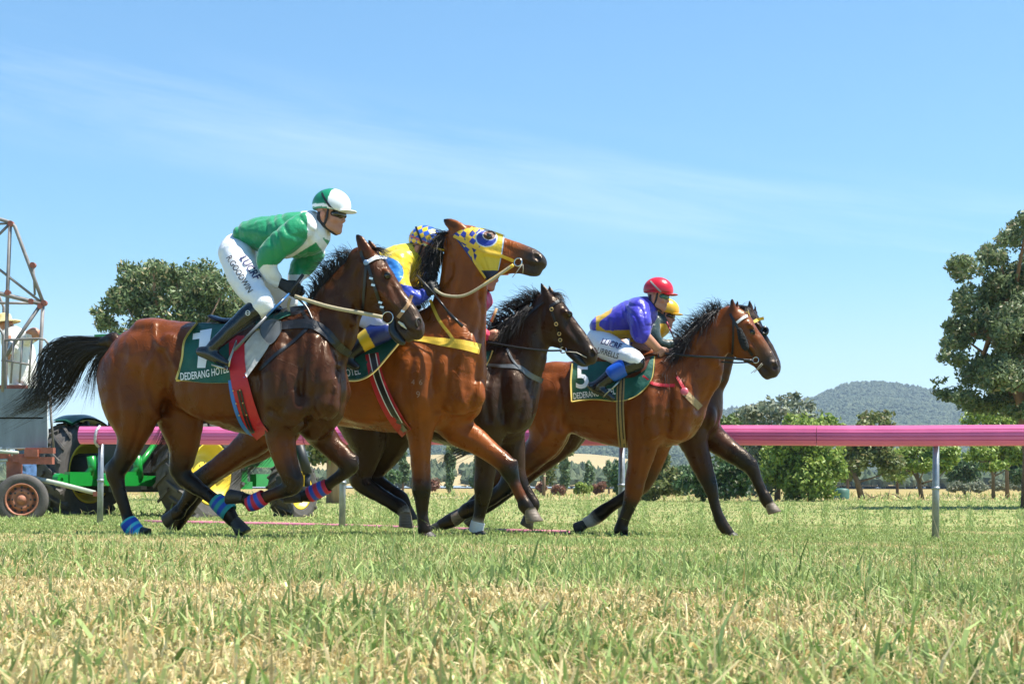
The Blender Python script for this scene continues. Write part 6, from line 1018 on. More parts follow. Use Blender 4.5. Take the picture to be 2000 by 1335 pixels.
for c in (tA, tB):
    mb = MB(); n = 18; G = np.zeros((n, 5, 3))
    for i in range(n):
        a = math.radians(38+80*i/(n-1))
        for j in range(5): G[i, j] = c+AX*(-.27+.12*j)+(HD*math.cos(a)+UP*math.sin(a))*(Rw+.10-.05*(abs(j-2) == 2))
    mb.grid(G); mb.grid(G+np.array([0, 0, -.03])); mb.build('fender', mat('fender_dark_green', (.006, .06, .022), .3, vary=.3), tr, True)
mid = (tA+tB)/2; mb = MB(); mb.box(mid+HD*2.0+UP*.45, (AX*.36, HD*1.05, UP*.34)); mb.box(mid+HD*2.0+UP*.82, (AX*.30, HD*1.0, UP*.05)); mb.build('hood', JDG, tr); mb = MB(); mb.box(mid+HD*.9+UP*-.02, (AX*.30, HD*1.2, UP*.26)); mb.lathe(mid-AX*1.1, AX, [(0, .30), (.5, .30), (.55, .13), (1.65, .13), (1.7, .30), (2.2, .30)], 18); mb.build('transmission', DARK, tr)
mb = MB(); mb.box(mid+HD*1.6+UP*.0+AX*.38, (AX*.05, HD*.5, UP*.14)); mb.box(mid+HD*1.3+UP*.2+AX*.40, (AX*.05, HD*.22, UP*.10)); mb.box(mid+HD*1.9+UP*-.18+AX*.36, (AX*.06, HD*.35, UP*.06)); mb.box(mid+HD*2.6+UP*-.1+AX*.36, (AX*.06, HD*.25, UP*.10)); mb.build('side_panel', JDG, tr)
for sx in (-.42, .42):
    mb = MB(); a0 = mid+AX*sx-HD*.15+UP*-.12; e = a0-HD*1.05+UP*.02; mb.box((a0+e)/2, ((e-a0)/2, AX*.03, UP*.075)); mb.box(e+HD*.38+UP*.01, (HD*.22, AX*.05, UP*.10)); mb.lathe(e-AX*.05, AX, [(0, .09), (.1, .09), (.1, .03), (0, .03)], 14, True); mb.build('lower_link', JDG, tr)
    mb = MB(); mb.tube([e+HD*.55+UP*.05, a0+HD*.1+UP*.62], [.05, .04], 10); mb.tube([e+HD*.72+UP*.02, e+HD*.66+UP*.34], .065, 10); mb.build('lift_rod', JDG, tr, True)
mb = MB(); mb.box(mid-HD*.25+UP*.25, (AX*.35, HD*.12, UP*.25)); mb.build('hitch_block', DARK, tr); mb = MB(); mb.box(mid+HD*.25+UP*.35, (AX*.42, HD*.3, UP*.45)); mb.box(mid+HD*.35+UP*.95, (AX*.24, HD*.08, UP*.25)); mb.box(mid+HD*.55+UP*.05, (AX*.62, HD*.25, UP*.2)); mb.build('seat_and_rear_body', DARK, tr)
mb = MB()
for sx in (-.62, .62):
    for k in (.1, 1.35): mb.tube([mid+AX*sx+HD*k+UP*.6, mid+AX*sx+HD*k+UP*1.98], .03, 8)
mb.build('roof_post', DARK, tr); mb = MB(); mb.box(mid+HD*.72+UP*2.02, (AX*.72, HD*.85, UP*.035)); mb.build('canopy_roof', JDG, tr)
mb = MB(); q = P(591, 895, 25.2); mb.tube([P(582, 862, 25.2), P(601, 925, 25.2)], [.075, .075], 12); mb.tube([P(601, 925, 25.2), P(600, 958, 25.2)], [.045, .045], 10); mb.box(P(600, 962, 25.2), (AX*.18, HD*.12, UP*.10)); mb.build('loader_ram', DARK, tr, True)
# ================================================================ starting gate on wheels, with the men on it
D0 = 21.6; gp = lambda px, py, o=0.0: P(px, py, D0+o); PIPE = mat('painted_pipe', (.20, .185, .175), .55, vary=.4, vscale=6, bump=.12); GREYB = mat('grey_gate_board', (.16, .20, .23), .5, vary=.25, vscale=2.5, stretch=(3, 1, .6), bump=.1)
gt = thing('starting_gate', 'mobile starting gate of grey pipes with rusty joints on rusty wheels', 'gate', gp(40, 1018))
def pipes(name, L_, m, r=.026):
    mb = MB()
    for pl, rr in L_: mb.tube([gp(*p) for p in pl], (rr or r)*.82, 10)
    return mb.build(name, m, gt, True)
for pl, rr in (([(20, 434), (15, 560), (12, 690), (8, 880)], .030), ([(-40, 415), (0, 428), (20, 434), (29, 442), (58, 520), (84, 590)], .030), ([(-40, 437), (0, 437), (20, 436)], .018), ([(-30, 475), (0, 456), (18, 438)], .022), ([(-30, 508), (0, 527), (78, 588)], .022), ([(-40, 562), (0, 573), (84, 594)], .038), ([(-40, 591, .4), (60, 592, .4)], .022), ([(65, 515), (68, 576)], .018), ([(84, 592), (79, 690), (76, 760)], .030), ([(76, 600), (38, 655), (5, 706)], .030), ([(-20, 577, .5), (0, 580, .5), (7, 600, .5), (7, 780, .5)], .022)):
    pipes('frame_pipe', [(pl, rr)], PIPE)
gr_ = [([(10, 664, -.3), (76, 661, -.3), (88, 663, -.3), (96, 674, -.3)], .020), ([(12, 704, -.3), (60, 712, -.3)], .018)]+[([(x, 662, -.3), (x-6, 748, -.3)], .016) for x in (27, 44, 62)]+[([(-10, 645, -.3), (2, 645, -.3), (7, 655, -.3), (5, 765, -.3)], .024)]
pipes('hand_gate', gr_, PIPE)
mb = MB()
for x, y in ((20, 436), (85, 591), (14, 571), (78, 597), (63, 517), (60, 588)): mb = MB(); mb.lathe(gp(x, y, -.035), (0, 1, 0), [(0, .0), (0, .038), (.07, .038), (.07, 0)], 10); mb.build('welded_joint', RUST, gt)
mb = MB(); G = np.zeros((9, 9, 3))
mb.box((gp(45, 816, -.1)), ((.32, 0, 0), (0, .012, 0), (0, 0, .385))); mb.box(gp(40, 816, -.108), ((.30, 0, 0), (0, .004, 0), (0, 0, .01))); mb.build('side_board', GREYB, gt)
mb = MB(); mb.tube([gp(91, 758, -.1), gp(93, 850, -.1), gp(90, 866, -.1), gp(80, 873, -.1), gp(0, 876, -.1)], .012, 8); mb.build('board_trim', mat('pale_trim', (.5, .52, .52), .5), gt, True)
pipes('frame_pipe', [([(98, 770, .2), (100, 820, .2), (105, 876, .2)], .020)], PIPE)
mb = MB()
for (x0, x1, y0, y1, o) in ((-20, 52, 752, 768, .05), (52, 106, 874, 885, -.2), (50, 76, 877, 892, -.25), (27, 62, 886, 902, -.15), (40, 104, 892, 906, -.2), (15, 41, 890, 934, -.1), (-30, 20, 884, 900, .3)):
    mb = MB(); a_, c2 = gp(x0, y1, o), gp(x1, y0, o); mb.abox(a_[0], c2[0], a_[1]-.06, a_[1]+.06, a_[2], c2[2]); mb.build('chassis_beam', RUST, gt)
pipes('drawbar', [([(43, 928, -.25), (120, 945, -.1), (186, 962, .0)], .040)], mat('pale_green_pipe', (.36, .40, .33), .5, vary=.2)); pipes('frame_pipe', [([(-20, 880, -.2), (36, 884, -.2)], .030), ([(-20, 900, -.2), (15, 898, -.2)], .026)], mat('pale_green_pipe'))
mb = MB(); mb.box(gp(190, 964, .0), ((.045, 0, 0), (0, .05, 0), (0, 0, .03))); mb.box(gp(196, 958, .0), ((.02, 0, 0), (0, .05, 0), (0, 0, .012))); mb.build('clevis', RUST, gt)
wc = gp(43, 975, -.35); AX2 = np.array([.22, -.97, 0]); AX2 /= np.linalg.norm(AX2); mb = MB(); R = .335; mb.lathe(wc, AX2, [(-.09, R*.62), (-.11, R*.75), (-.10, R*.93), (-.08, R*.99), (-.03, R*.97), (-.028, R), (.028, R), (.03, R*.97), (.08, R*.99), (.10, R*.93), (.11, R*.78), (.095, R*.62)], 44); tw = mb.build('wheel', TYRE, gt, True)
mb = MB(); mb.lathe(wc, AX2, [(.06, R*.64), (.105, R*.63), (.098, R*.57), (.03, R*.53), (.02, R*.46), (.075, R*.40), (.08, R*.30), (.05, R*.20), (.10, R*.16), (.105, .001)], 36); mb.build('rim', mat('rusty_rim', (.38, .15, .085), .65, vary=.4, vscale=10, bump=.25), tw, True)
mb = MB(); e1 = np.cross(AX2, UP); e1 /= np.linalg.norm(e1); e2 = np.cross(e1, AX2)
for k in range(8): a = 2*math.pi*k/8; mb.lathe(wc+AX2*.078+(e1*math.cos(a)+e2*math.sin(a))*R*.34, AX2, [(0, .013), (.012, .012), (.013, .001)], 8)
for k in range(12): a = 2*math.pi*k/12; mb.lathe(wc+AX2*.045+(e1*math.cos(a)+e2*math.sin(a))*R*.48, AX2, [(0, .018), (.006, .018), (.006, .001)], 8)
mb.build('wheel_nuts', DARK, tw)
class GF(Fig):
    pass
frg = Frame(40, 1015, D0+.35, 0.0); frg.o[1] = D0+.35
J = Fig(frg, 'person in a white shirt and straw hat leaning on the gate rail', (40, 760, 0), grp='men at the starting gate', cat='person'); B = J.body
J.sweep(B, [(44, 762, 22), (42, 720, 25), (36, 682, 26), (24, 660, 20), (17, 650, 11)], 0, [1.3, 1.3, 1.4, 1.5, 1.2], SK, .9); J.sweep(B, [(52, 664, 11), (72, 654, 9), (66, 646, 7), (56, 650, 6)], [-.1, -.25, -.28, -.25], 1, SK); J.sweep(B, [(22, 664, 11), (14, 690, 9), (12, 700, 7)], [-.2, -.3, -.3], 1, SK); J.sweep(B, [(44, 758, 22), (40, 800, 20), (40, 860, 14)], [.12], 1.2, SK, .9); head(J, (11, 642), 0, 20, .95, yaw=-25); J.emit(B, .011, 'body', SKIN)
f = Field(); J.sweep(f, [(45, 748, 24), (42, 720, 27), (36, 682, 28), (26, 660, 23)], 0, [1.35, 1.35, 1.4, 1.5], k=.03); J.sweep(f, [(46, 664, 15), (60, 658, 13)], [-.1, -.2], 1); J.sweep(f, [(24, 662, 14), (17, 684, 12)], [-.15, -.28], 1); J.emit(f, .011, 'shirt', BREE, lambda p, V, C: np.tile((.74, .73, .68), (len(p), 1)), folds(61, .012, (1, .2, .4), 9))
f = Field(); J.sweep(f, [(45, 750, 25), (42, 800, 23), (41, 862, 17)], .1, 1.25, k=.03); J.emit(f, .014, 'trousers', mat('khaki_cloth', (.36, .25, .13), .8, bump=.3), None, folds(63, .008))
mb = MB(); hc = frg.w(10, 629, 0); mb.lathe(hc, (-.15, 0, 1), [(-.015, .20), (0, .205), (.005, .19), (.0, .10), (.09, .085), (.12, .06), (.125, .001)], 24); mb.build('straw_hat', mat('straw', (.66, .52, .24), .8, bump=.4, bscale=80), J.root, True)
J = Fig(frg, 'person in blue jeans standing behind the gate chassis', (52, 1012, .25), grp='men at the starting gate', cat='person'); B = J.body
J.sweep(B, [(50, 890, 15), (50, 850, 17), (50, 815, 19), (50, 790, 12)], .25, 1.5, SK); J.sweep(B, [(44, 900, 12), (44, 950, 9), (43, 1005, 7)], .2, 1.0, SK); J.sweep(B, [(57, 900, 12), (58, 950, 9), (59, 1005, 7)], .3, 1.0, SK); J.sweep(B, [(36, 812, 8), (32, 850, 7), (36, 884, 6)], .2, 1, SK); J.sweep(B, [(64, 812, 8), (68, 850, 7), (66, 884, 6)], .3, 1, SK); head(J, (50, 776), .25, 0, .95); J.emit(B, .013, 'body', SKIN)
f = Field(); J.sweep(f, [(44, 896, 14), (44, 950, 11.5), (43, 1006, 9)], .2, 1.1, k=.03); J.sweep(f, [(57, 896, 14), (58, 950, 11.5), (59, 1006, 9)], .3, 1.1, k=.03); J.emit(f, .013, 'jeans', mat('blue_denim', (.08, .17, .36), .8, vary=.2, bump=.3), None, folds(64, .008)); f = Field(); J.sweep(f, [(50, 892, 17), (50, 850, 19), (50, 812, 21)], .25, 1.5, k=.03); J.emit(f, .014, 'shirt', mat('blue_shirt', (.12, .2, .36), .8, bump=.3), None, folds(65, .008)); f = Field(); J.sweep(f, [(40, 1010, 6), (48, 1012, 6)], .2, 1.1); J.sweep(f, [(56, 1010, 6), (64, 1012, 6)], .3, 1.1); J.emit(f, .01, 'shoes', DARK)
f = Field(); o = frg.l(50, 770, .25); f.ell(o, (.11, .10, .09), 0, .01); V, F, C = f.mesh(.012); mesh('cap', frg.tow(V), F, mat('blue_denim'), J.root)
# ================================================================ trees
LEAF = mat('leaf', rough=.5, attr=True, spec=.35, trans=.28); BARK = mat('bark', (.20, .13, .085), .85, vary=.4, vscale=3, stretch=(3, 3, .5), bump=.5, bscale=8)
def leaf_mesh(name, Pn, Nn, size, cols, parent, rg, asp=.5, m=LEAF):
    n = len(Pn); a = rg.normal(size=(n, 3)); a[:, 2] -= .35; a /= np.linalg.norm(a, axis=1)[:, None]; Nn = Nn+rg.normal(size=(n, 3))*.9; b = np.cross(a, Nn); b /= np.linalg.norm(b, axis=1)[:, None]+1e-9; s = size*rg.uniform(.6, 1.4, (n, 1))
    V = np.stack([Pn-a*s, Pn+b*s*asp, Pn+a*s, Pn-b*s*asp], 1); F = np.arange(n*4).reshape(n, 4); return mesh(name, V.reshape(-1, 3), F, m, parent, col=np.repeat(cols, 4, 0), smooth=False)
def tree(name, label, dep, clumps, n, size, cols, trunk=None, seed=0, group='trees around the racecourse', cat='tree', shell=.55, flat=.9, asp=.5, limbs=True, tw=.16, gap=0.0, bark=None):
    """clumps: pixel centre and radii; trunk: pixel line from the ground up"""
    rg = np.random.default_rng(seed+100); mp_ = dep/FOC; cl = np.array([c[:4] for c in clumps], float); depo = rg.uniform(-1, 1, len(cl)); dens = np.array([c[4] if len(c) > 4 else 1.0 for c in clumps])
    sub = []; sd_ = []
    for i_, (x_, y_, rx_, ry_) in enumerate(cl):
        m_ = int(np.clip(rx_*ry_/260, 2, 9))
        for _ in range(m_): a_ = rg.uniform(0, 6.283); q_ = rg.uniform(.25, .85); f_ = rg.uniform(.36, .58); sub.append((x_+math.cos(a_)*rx_*q_, y_+math.sin(a_)*ry_*q_, max(rx_*f_, 5), max(ry_*f_*1.05, 5))); sd_.append(dens[i_])
    nmain = len(cl); cl = np.concatenate([cl*np.array([1, 1, .72, .72]), np.array(sub)]); dens = np.r_[dens*.55, sd_]; depo = rg.uniform(-1, 1, len(cl))
    allx = cl[:, 0]; wid = (allx.max()-allx.min())*.5*mp_+cl[:, 2].mean()*mp_; C = np.array([P(x, y, dep) for x, y in cl[:, :2]]); C[:, 1] += depo*wid*.55*flat
    C0 = np.array([(c[0]-CX)*mp_ for c in cl]); rad = np.stack([cl[:, 2]*mp_, (cl[:, 2]+cl[:, 3])*.5*mp_*flat, cl[:, 3]*mp_], 1)
    C[:, 0] = (cl[:, 0]-CX)/FOC*C[:, 1]; C[:, 2] = CAMZ+(HY-cl[:, 1])/FOC*C[:, 1]; rad *= (C[:, 1]/dep)[:, None]
    base = trunk[0] if trunk else (cl[:, 0].mean(), 0); bx = (base[0]-CX)*mp_; bz = float(ground_z(bx, dep)); r_ = thing(name, label, cat, (bx, dep, bz), 0, group)
    vol = rad.prod(1)**.62*dens; k = rg.choice(len(cl), n, p=vol/vol.sum()); d = rg.normal(size=(n, 3)); d /= np.linalg.norm(d, axis=1)[:, None]
    rr = np.clip(rg.random(n)**.45, 0, 1)*(1+.16*pnoise(d*2.2+k[:, None]*1.7, 1.6, seed)); q = C[k]+d*rad[k]*rr[:, None]
    # second scale of clumping, so that light and dark tufts and holes appear
    cs = max(size*4.0, .25); f1 = 2*math.pi/(cs*2.6); hsh = np.clip(.5+.42*(pnoise(q, f1*.55, seed+7)+.8*pnoise(q, f1*1.1, seed+8)), 0, 1); keep = hsh > (.22+gap+.22*rg.random(len(q))); q, d, k, hsh = q[keep], d[keep], k[keep], hsh[keep]
    q = q+(rg.random(q.shape)-.5)*cs*.35; c0, c1, c2 = [np.array(c) for c in cols]; u = rg.random((len(q), 1)); v = hsh[:, None]; c = (c0*(1-u)+c1*u)*(.75+.5*v); c = np.where(rg.random((len(q), 1)) < .10, c2, c)
    leaf_mesh('crown', q, d+np.array([0, 0, .5]), size, c, r_, rg, asp)
    if trunk:
        mb = MB(); pt = [P(x, y, dep) for x, y in trunk]; pt[0][2] = bz-.1; rt = np.linspace(tw, tw*.6, len(pt)); mb.tube([p+rg.normal(size=3)*tw*.15 for p in pt], rt, 9)
        if limbs:
            top = pt[-1]
            for i in rg.permutation(nmain)[:8]:
                st_ = pt[rg.integers(max(1, len(pt)//2), len(pt))]; e = C[i]+rg.normal(size=3)*rad[i]*.2; m_ = (st_+e)/2+rg.normal(size=3)*np.linalg.norm(e-st_)*.08+np.array([0, 0, -.05*np.linalg.norm(e-st_)]); mb.tube([st_, m_, e], [tw*.45, tw*.28, tw*.06], 6)
        mb.build('trunk', bark or BARK, r_, True)
    return r_
EU = ((.10, .14, .075), (.24, .28, .16), (.34, .28, .17)); EUD = ((.055, .085, .045), (.15, .18, .095), (.26, .21, .14)); BRI = ((.12, .20, .03), (.30, .38, .08), (.36, .40, .12)); OLV = ((.09, .12, .04), (.23, .26, .09), (.31, .26, .12)); DKG = ((.045, .095, .04), (.12, .20, .08), (.18, .22, .11)); GRY = ((.14, .17, .12), (.28, .31, .21), (.32, .30, .21)); POP = ((.07, .13, .055), (.17, .25, .12), (.22, .28, .16)); REDS = ((.16, .07, .045), (.26, .13, .085), (.2, .16, .09))
tree('eucalyptus_tree', 'broad grey green gum tree rising behind the rump of the number 1 horse', 62, [(300, 565, 72, 52), (380, 560, 80, 48), (442, 598, 46, 46), (245, 590, 46, 40), (207, 600, 28, 30), (204, 628, 26, 22), (186, 612, 14, 14), (330, 625, 80, 50), (420, 625, 60, 45), (212, 640, 26, 20), (258, 545, 38, 30), (398, 540, 30, 22), (300, 522, 30, 18), (340, 530, 34, 22), (262, 645, 44, 40), (440, 560, 22, 24), (228, 655, 20, 22)], 34000, .095, ((.075, .12, .05), (.21, .27, .115), (.34, .29, .16)), [(330, 972), (334, 850), (325, 740), (330, 660)], 1, tw=.28, asp=.42, gap=-.06)
tree('eucalyptus_tree', 'tall dark gum tree with open ragged crown at the right edge', 46, [(1990, 468, 44, 34), (1935, 497, 40, 28), (1898, 525, 36, 30), (1965, 560, 66, 50), (1886, 580, 36, 34), (1945, 630, 60, 50), (1872, 655, 40, 36), (2005, 640, 60, 66), (1905, 712, 54, 36), (1965, 735, 66, 46), (1848, 700, 26, 14, .35), (1888, 772, 46, 20), (1850, 765, 26, 14, .4), (1960, 795, 66, 26), (2070, 500, 70, 60), (2090, 640, 80, 80), (2070, 760, 80, 60), (2020, 430, 50, 30), (1836, 745, 16, 10, .3)], 110000, .078, ((.075, .115, .05), (.20, .245, .115), (.28, .25, .15)), [(2010, 990), (2014, 890), (1992, 780), (1958, 700), (1940, 640)], 2, tw=.24, gap=.0, flat=2.0, asp=.42, bark=mat('gum_bark', (.22, .12, .07), .8, vary=.4, vscale=2, bump=.3))
rg2 = np.random.default_rng(5)
tree('gum_tree', 'leaning gum tree with a thick fluted trunk behind the tractor front', 52, [(640, 860, 70, 34), (600, 820, 60, 50), (690, 800, 60, 60), (720, 700, 46, 70), (650, 740, 60, 60), (640, 885, 56, 20, .6), (690, 890, 30, 18, .6)], 9000, .12, OLV, [(652, 972), (650, 930), (648, 890), (655, 820)], 3, tw=.26, bark=mat('pale_bark', (.30, .20, .11), .8, vary=.4, vscale=2, stretch=(4, 4, .4), bump=.5))
tree('gum_tree', 'bushy gum between the starting gate and the tractor wheel', 58, [(110, 880, 30, 34), (95, 910, 30, 30), (125, 930, 26, 30), (70, 900, 30, 40)], 3500, .12, EU, [(92, 972), (94, 940), (98, 905)], 4, tw=.22)
tree('scrub_tree', 'grey green feathery tree topping the rail right of the lead horses', 72, [(1530, 800, 56, 26), (1575, 805, 36, 26), (1480, 815, 50, 24), (1530, 850, 80, 50), (1500, 900, 70, 60), (1556, 785, 26, 16), (1505, 790, 22, 14)], 9000, .13, GRY, [(1520, 972), (1522, 900)], 5, tw=.15)
tree('shrub', 'low yellow green tree at the rail left of the feathery grey tree', 78, [(1440, 815, 34, 18), (1415, 822, 26, 20), (1465, 826, 30, 14), (1440, 860, 50, 40), (1430, 900, 40, 50)], 5000, .13, ((.08, .13, .03), (.17, .22, .07), (.2, .2, .09)), [(1440, 970), (1440, 900)], 6, tw=.12)
tree('shrub', 'big bright green rounded bush below the rail right of the leading hoof', 68, [(1585, 905, 66, 56), (1530, 915, 42, 56), (1630, 890, 34, 40), (1620, 830, 30, 16), (1590, 840, 60, 30), (1645, 835, 16, 12), (1570, 950, 66, 26), (1545, 870, 36, 30)], 15000, .105, BRI, [(1580, 975), (1582, 930)], 7, tw=.12, gap=-.04)
tree('tree', 'olive brown round topped tree with forked leaning trunks beside the bright bush', 74, [(1712, 818, 38, 22), (1690, 830, 24, 16), (1690, 880, 46, 30), (1670, 905, 30, 26), (1725, 890, 36, 30), (1700, 850, 50, 30), (1740, 925, 20, 16, .5)], 8000, .115, OLV, [(1684, 975), (1676, 940), (1662, 912)], 8, tw=.16)
tree('tree', 'small bright green tree with several dark stems left of the right post', 76, [(1800, 882, 52, 22), (1770, 895, 32, 24), (1840, 892, 34, 22), (1808, 905, 46, 20), (1755, 905, 16, 14), (1862, 900, 14, 12)], 8000, .105, BRI, [(1802, 968), (1796, 945), (1788, 918)], 9, tw=.12)
tree('tree', 'yellow green tree on two thin trunks at the far right under the rail', 80, [(1930, 880, 38, 22), (1905, 890, 22, 18), (1965, 878, 40, 26), (2000, 885, 40, 30), (1940, 902, 36, 14)], 6500, .11, BRI, [(1941, 965), (1940, 930), (1930, 900)], 10, tw=.10)
tree('tree', 'sunlit green tree showing above the rail under the dark gum', 88, [(1910, 812, 50, 20), (1960, 815, 50, 22), (2010, 820, 40, 24), (1950, 850, 70, 30)], 6000, .12, BRI, [(1968, 965), (1966, 900), (1962, 860)], 11, tw=.12)
tree('shrub', 'olive dome shaped shrub behind the standing leg of the number 5 horse', 66, [(1285, 925, 36, 34), (1260, 940, 24, 34), (1310, 945, 26, 30), (1285, 955, 50, 20)], 7000, .10, OLV, None, 12, cat='shrub', group='shrubs along the field edge')
tree('shrub', 'dark green leafy shrub with pale flower heads between the lead forelegs', 64, [(1380, 930, 40, 36), (1345, 945, 30, 26), (1425, 925, 38, 38), (1400, 955, 60, 20), (1455, 935, 16, 26)], 11000, .095, ((.03, .075, .025), (.09, .16, .055), (.42, .42, .34)), None, 13, cat='shrub', group='shrubs along the field edge')
tree('shrub', 'narrow dark conifer like shrub hard by the middle rail post', 66, [(1208, 925, 12, 28), (1207, 950, 12, 22)], 1800, .085, DKG, None, 14, cat='shrub', group='shrubs along the field edge')
tree('shrub', 'bright green rounded shrub in the dry grass under the belly of the bays', 100, [(1138, 952, 18, 13), (1130, 956, 12, 9), (1147, 957, 12, 8)], 3000, .09, BRI, None, 15, cat='shrub', group='shrubs along the field edge')
for i, (x, y, rx, ry, lb) in enumerate(((1094, 955, 14, 9, 'reddish brown shrub left of the bright green rounded shrub'), (1172, 953, 14, 11, 'reddish brown shrub right of the bright green rounded shrub'), (848, 945, 18, 16, 'reddish brown shrub right of the straight bay foreleg'), (1058, 952, 14, 11, 'russet shrub behind the raised hoof of the hooded horse'))): tree('shrub', lb, 105+5*i, [(x, y, rx, ry), (x-rx*.6, y+3, rx*.6, ry*.7)], 1600, .11, REDS, None, 20+i, cat='shrub', group='shrubs along the field edge')
for i, (x, yt, yb, lb) in enumerate(((787, 880, 945, 'pale poplar left of the straight bay foreleg'), (877, 868, 962, 'slender green poplar just right of the straight bay foreleg'), (930, 880, 960, 'poplar half behind the black foreleg'), (1104, 878, 962, 'poplar leftmost of three under the belly of the number 5 horse'), (1149, 893, 960, 'middle poplar of three under the belly of the number 5 horse'), (1189, 893, 955, 'poplar nearest the middle rail post'))): tree('poplar_tree', lb, 118+4*i, [(x, yb-(yb-yt)*.22, 10, (yb-yt)*.22), (x+1, (yt+yb)/2, 11, (yb-yt)*.30), (x, yt+(yb-yt)*.24, 7, (yb-yt)*.24)], 3000, .12, POP, [(x, 966), (x, yb-12)], 30+i, group='poplars at the far side of the field', tw=.10, limbs=False)
tree('tree', 'olive tree overhanging behind the hindquarters of the number 5 horse', 90, [(1085, 890, 30, 16), (1060, 905, 30, 20), (1105, 880, 22, 12), (1070, 930, 20, 24), (990, 880, 60, 14), (905, 876, 40, 9)], 5000, .12, OLV, [(1062, 968), (1064, 920)], 40, tw=.12)
tree('tree', 'round crowned tree low behind the lifted forelegs of the number 1 horse', 95, [(740, 915, 30, 30), (720, 940, 24, 22), (768, 930, 20, 20)], 4000, .12, DKG, [(742, 968), (742, 940)], 41, tw=.12)
for i, (x, yt, w_, dp, cs_, lb) in enumerate(((1470, 850, 46, 104, DKG, 'mid green tree hidden low behind the feathery grey tree'), (1655, 862, 34, 112, OLV, 'dull green tree filling the gap right of the bright bush'), (1752, 872, 40, 118, BRI, 'mid green tree between the olive tree and the small bright tree'), (1885, 880, 40, 122, DKG, 'dark green tree far back between the small tree and the thin trunked tree'), (1998, 868, 44, 108, DKG, 'dark green tree at the right edge below the rail'), (1330, 905, 36, 108, DKG, 'dark tree far back behind the forelegs of the number 5 horse'))): tree('tree', lb, dp, [(x, yt+18, w_, 20), (x-w_*.5, yt+36, w_*.6, 24), (x+w_*.5, yt+38, w_*.6, 24), (x, yt+55, w_*.9, 24)], 6000, .13, cs_, [(x, 966), (x, yt+50)], 50+i, tw=.12)
for i, x in enumerate((1868, 1905, 1950, 1990)): tree('shrub', ('low grey green shrub left of the thin trunks at the far right', 'low grey green shrub just left of the paired trunks', 'low grey green shrub between the paired trunks', 'low grey green shrub at the right edge of the dry grass')[i], 112+6*i, [(x, 948, 22, 12), (x+14, 951, 16, 9)], 1800, .11, GRY, None, 60+i, cat='shrub', group='shrubs along the field edge')
# ================================================================ hills, forest, haze
def hill(name, ridge, d0, d1, y0, m, seed, rows=26, amp=.02):
    xs = np.linspace(ridge[0][0], ridge[-1][0], 150); ry = np.interp(xs, [r[0] for r in ridge], [r[1] for r in ridge]); k = np.array([1, 2, 3, 2, 1])/9; ry = np.convolve(np.pad(ry, 2, 'edge'), k, 'valid'); G = np.zeros((150, rows+6, 3))
    for j in range(rows+6):
        v = min(j/(rows-1), 1); d = d0+(d1-d0)*v**1.1 if j < rows else d1*(1+.12*(j-rows+1)); py = y0+(ry-y0)*(v**.9)
        if j >= rows: py = ry+(y0-ry)*((j-rows+1)/6)**1.2
        G[:, j, 0] = (xs-CX)/FOC*d; G[:, j, 1] = d; G[:, j, 2] = CAMZ+(HY-py)/FOC*d
    X = G.reshape(-1, 3); G[..., 2] += (amp*d1*.5*pnoise(X/d1, 26, seed)*np.sin(np.pi*np.clip(np.arange(rows+6)/(rows-1), 0, 1))[None].repeat(150, 0).reshape(-1)).reshape(150, rows+6)
    mb = MB(); mb.grid(G); return tag(mb.build(name, m, None, True), kind='structure'), G
def hillmat(name, c1, c2, sc): return mat(name, c1, .95, vary=.45, vscale=sc, bump=.4, bscale=sc*2, spec=.1)
HF = hillmat('forest_floor', (.045, .070, .038), None, .02); HD_ = mat('dry_pasture', (.34, .27, .145), .95, vary=.25, vscale=.015, spec=.1)
h1_, G1 = hill('hill', [(1040, 860), (1300, 835), (1400, 805), (1500, 790), (1580, 782), (1620, 763), (1655, 750), (1690, 746), (1735, 748), (1790, 757), (1850, 768), (1920, 786), (2000, 800), (2300, 830), (2600, 850)], 1300, 2600, 938, HF, 3, amp=.006)
h2_, G2 = hill('hill', [(-900, 905), (-300, 890), (300, 880), (700, 872), (900, 868), (1050, 866), (1200, 870), (1330, 876), (1450, 895), (1600, 918), (1800, 930), (2100, 936)], 900, 1700, 942, HF, 4, amp=.006)
h3_, G3 = hill('pasture_hill', [(-900, 925), (-200, 915), (600, 905), (780, 893), (850, 886), (930, 888), (1000, 892), (1060, 888), (1120, 884), (1180, 888), (1240, 898), (1330, 915), (1450, 925), (1650, 928), (1800, 930), (2000, 926), (2300, 930)], 420, 760, 948, HD_, 5, amp=.004)
CONE = np.array([(0, 0, 1.0), (.8, 0, .35), (.25, .76, .42), (-.65, .47, .3), (-.65, -.47, .4), (.25, -.76, .3), (.5, .36, -.5), (-.5, .36, -.5), (0, -.6, -.5)]); CF = [(0, 1, 2), (0, 2, 3), (0, 3, 4), (0, 4, 5), (0, 5, 1), (1, 6, 2), (2, 6, 7), (2, 7, 3), (3, 7, 4), (4, 7, 8), (4, 8, 5), (5, 8, 1), (1, 8, 6)]
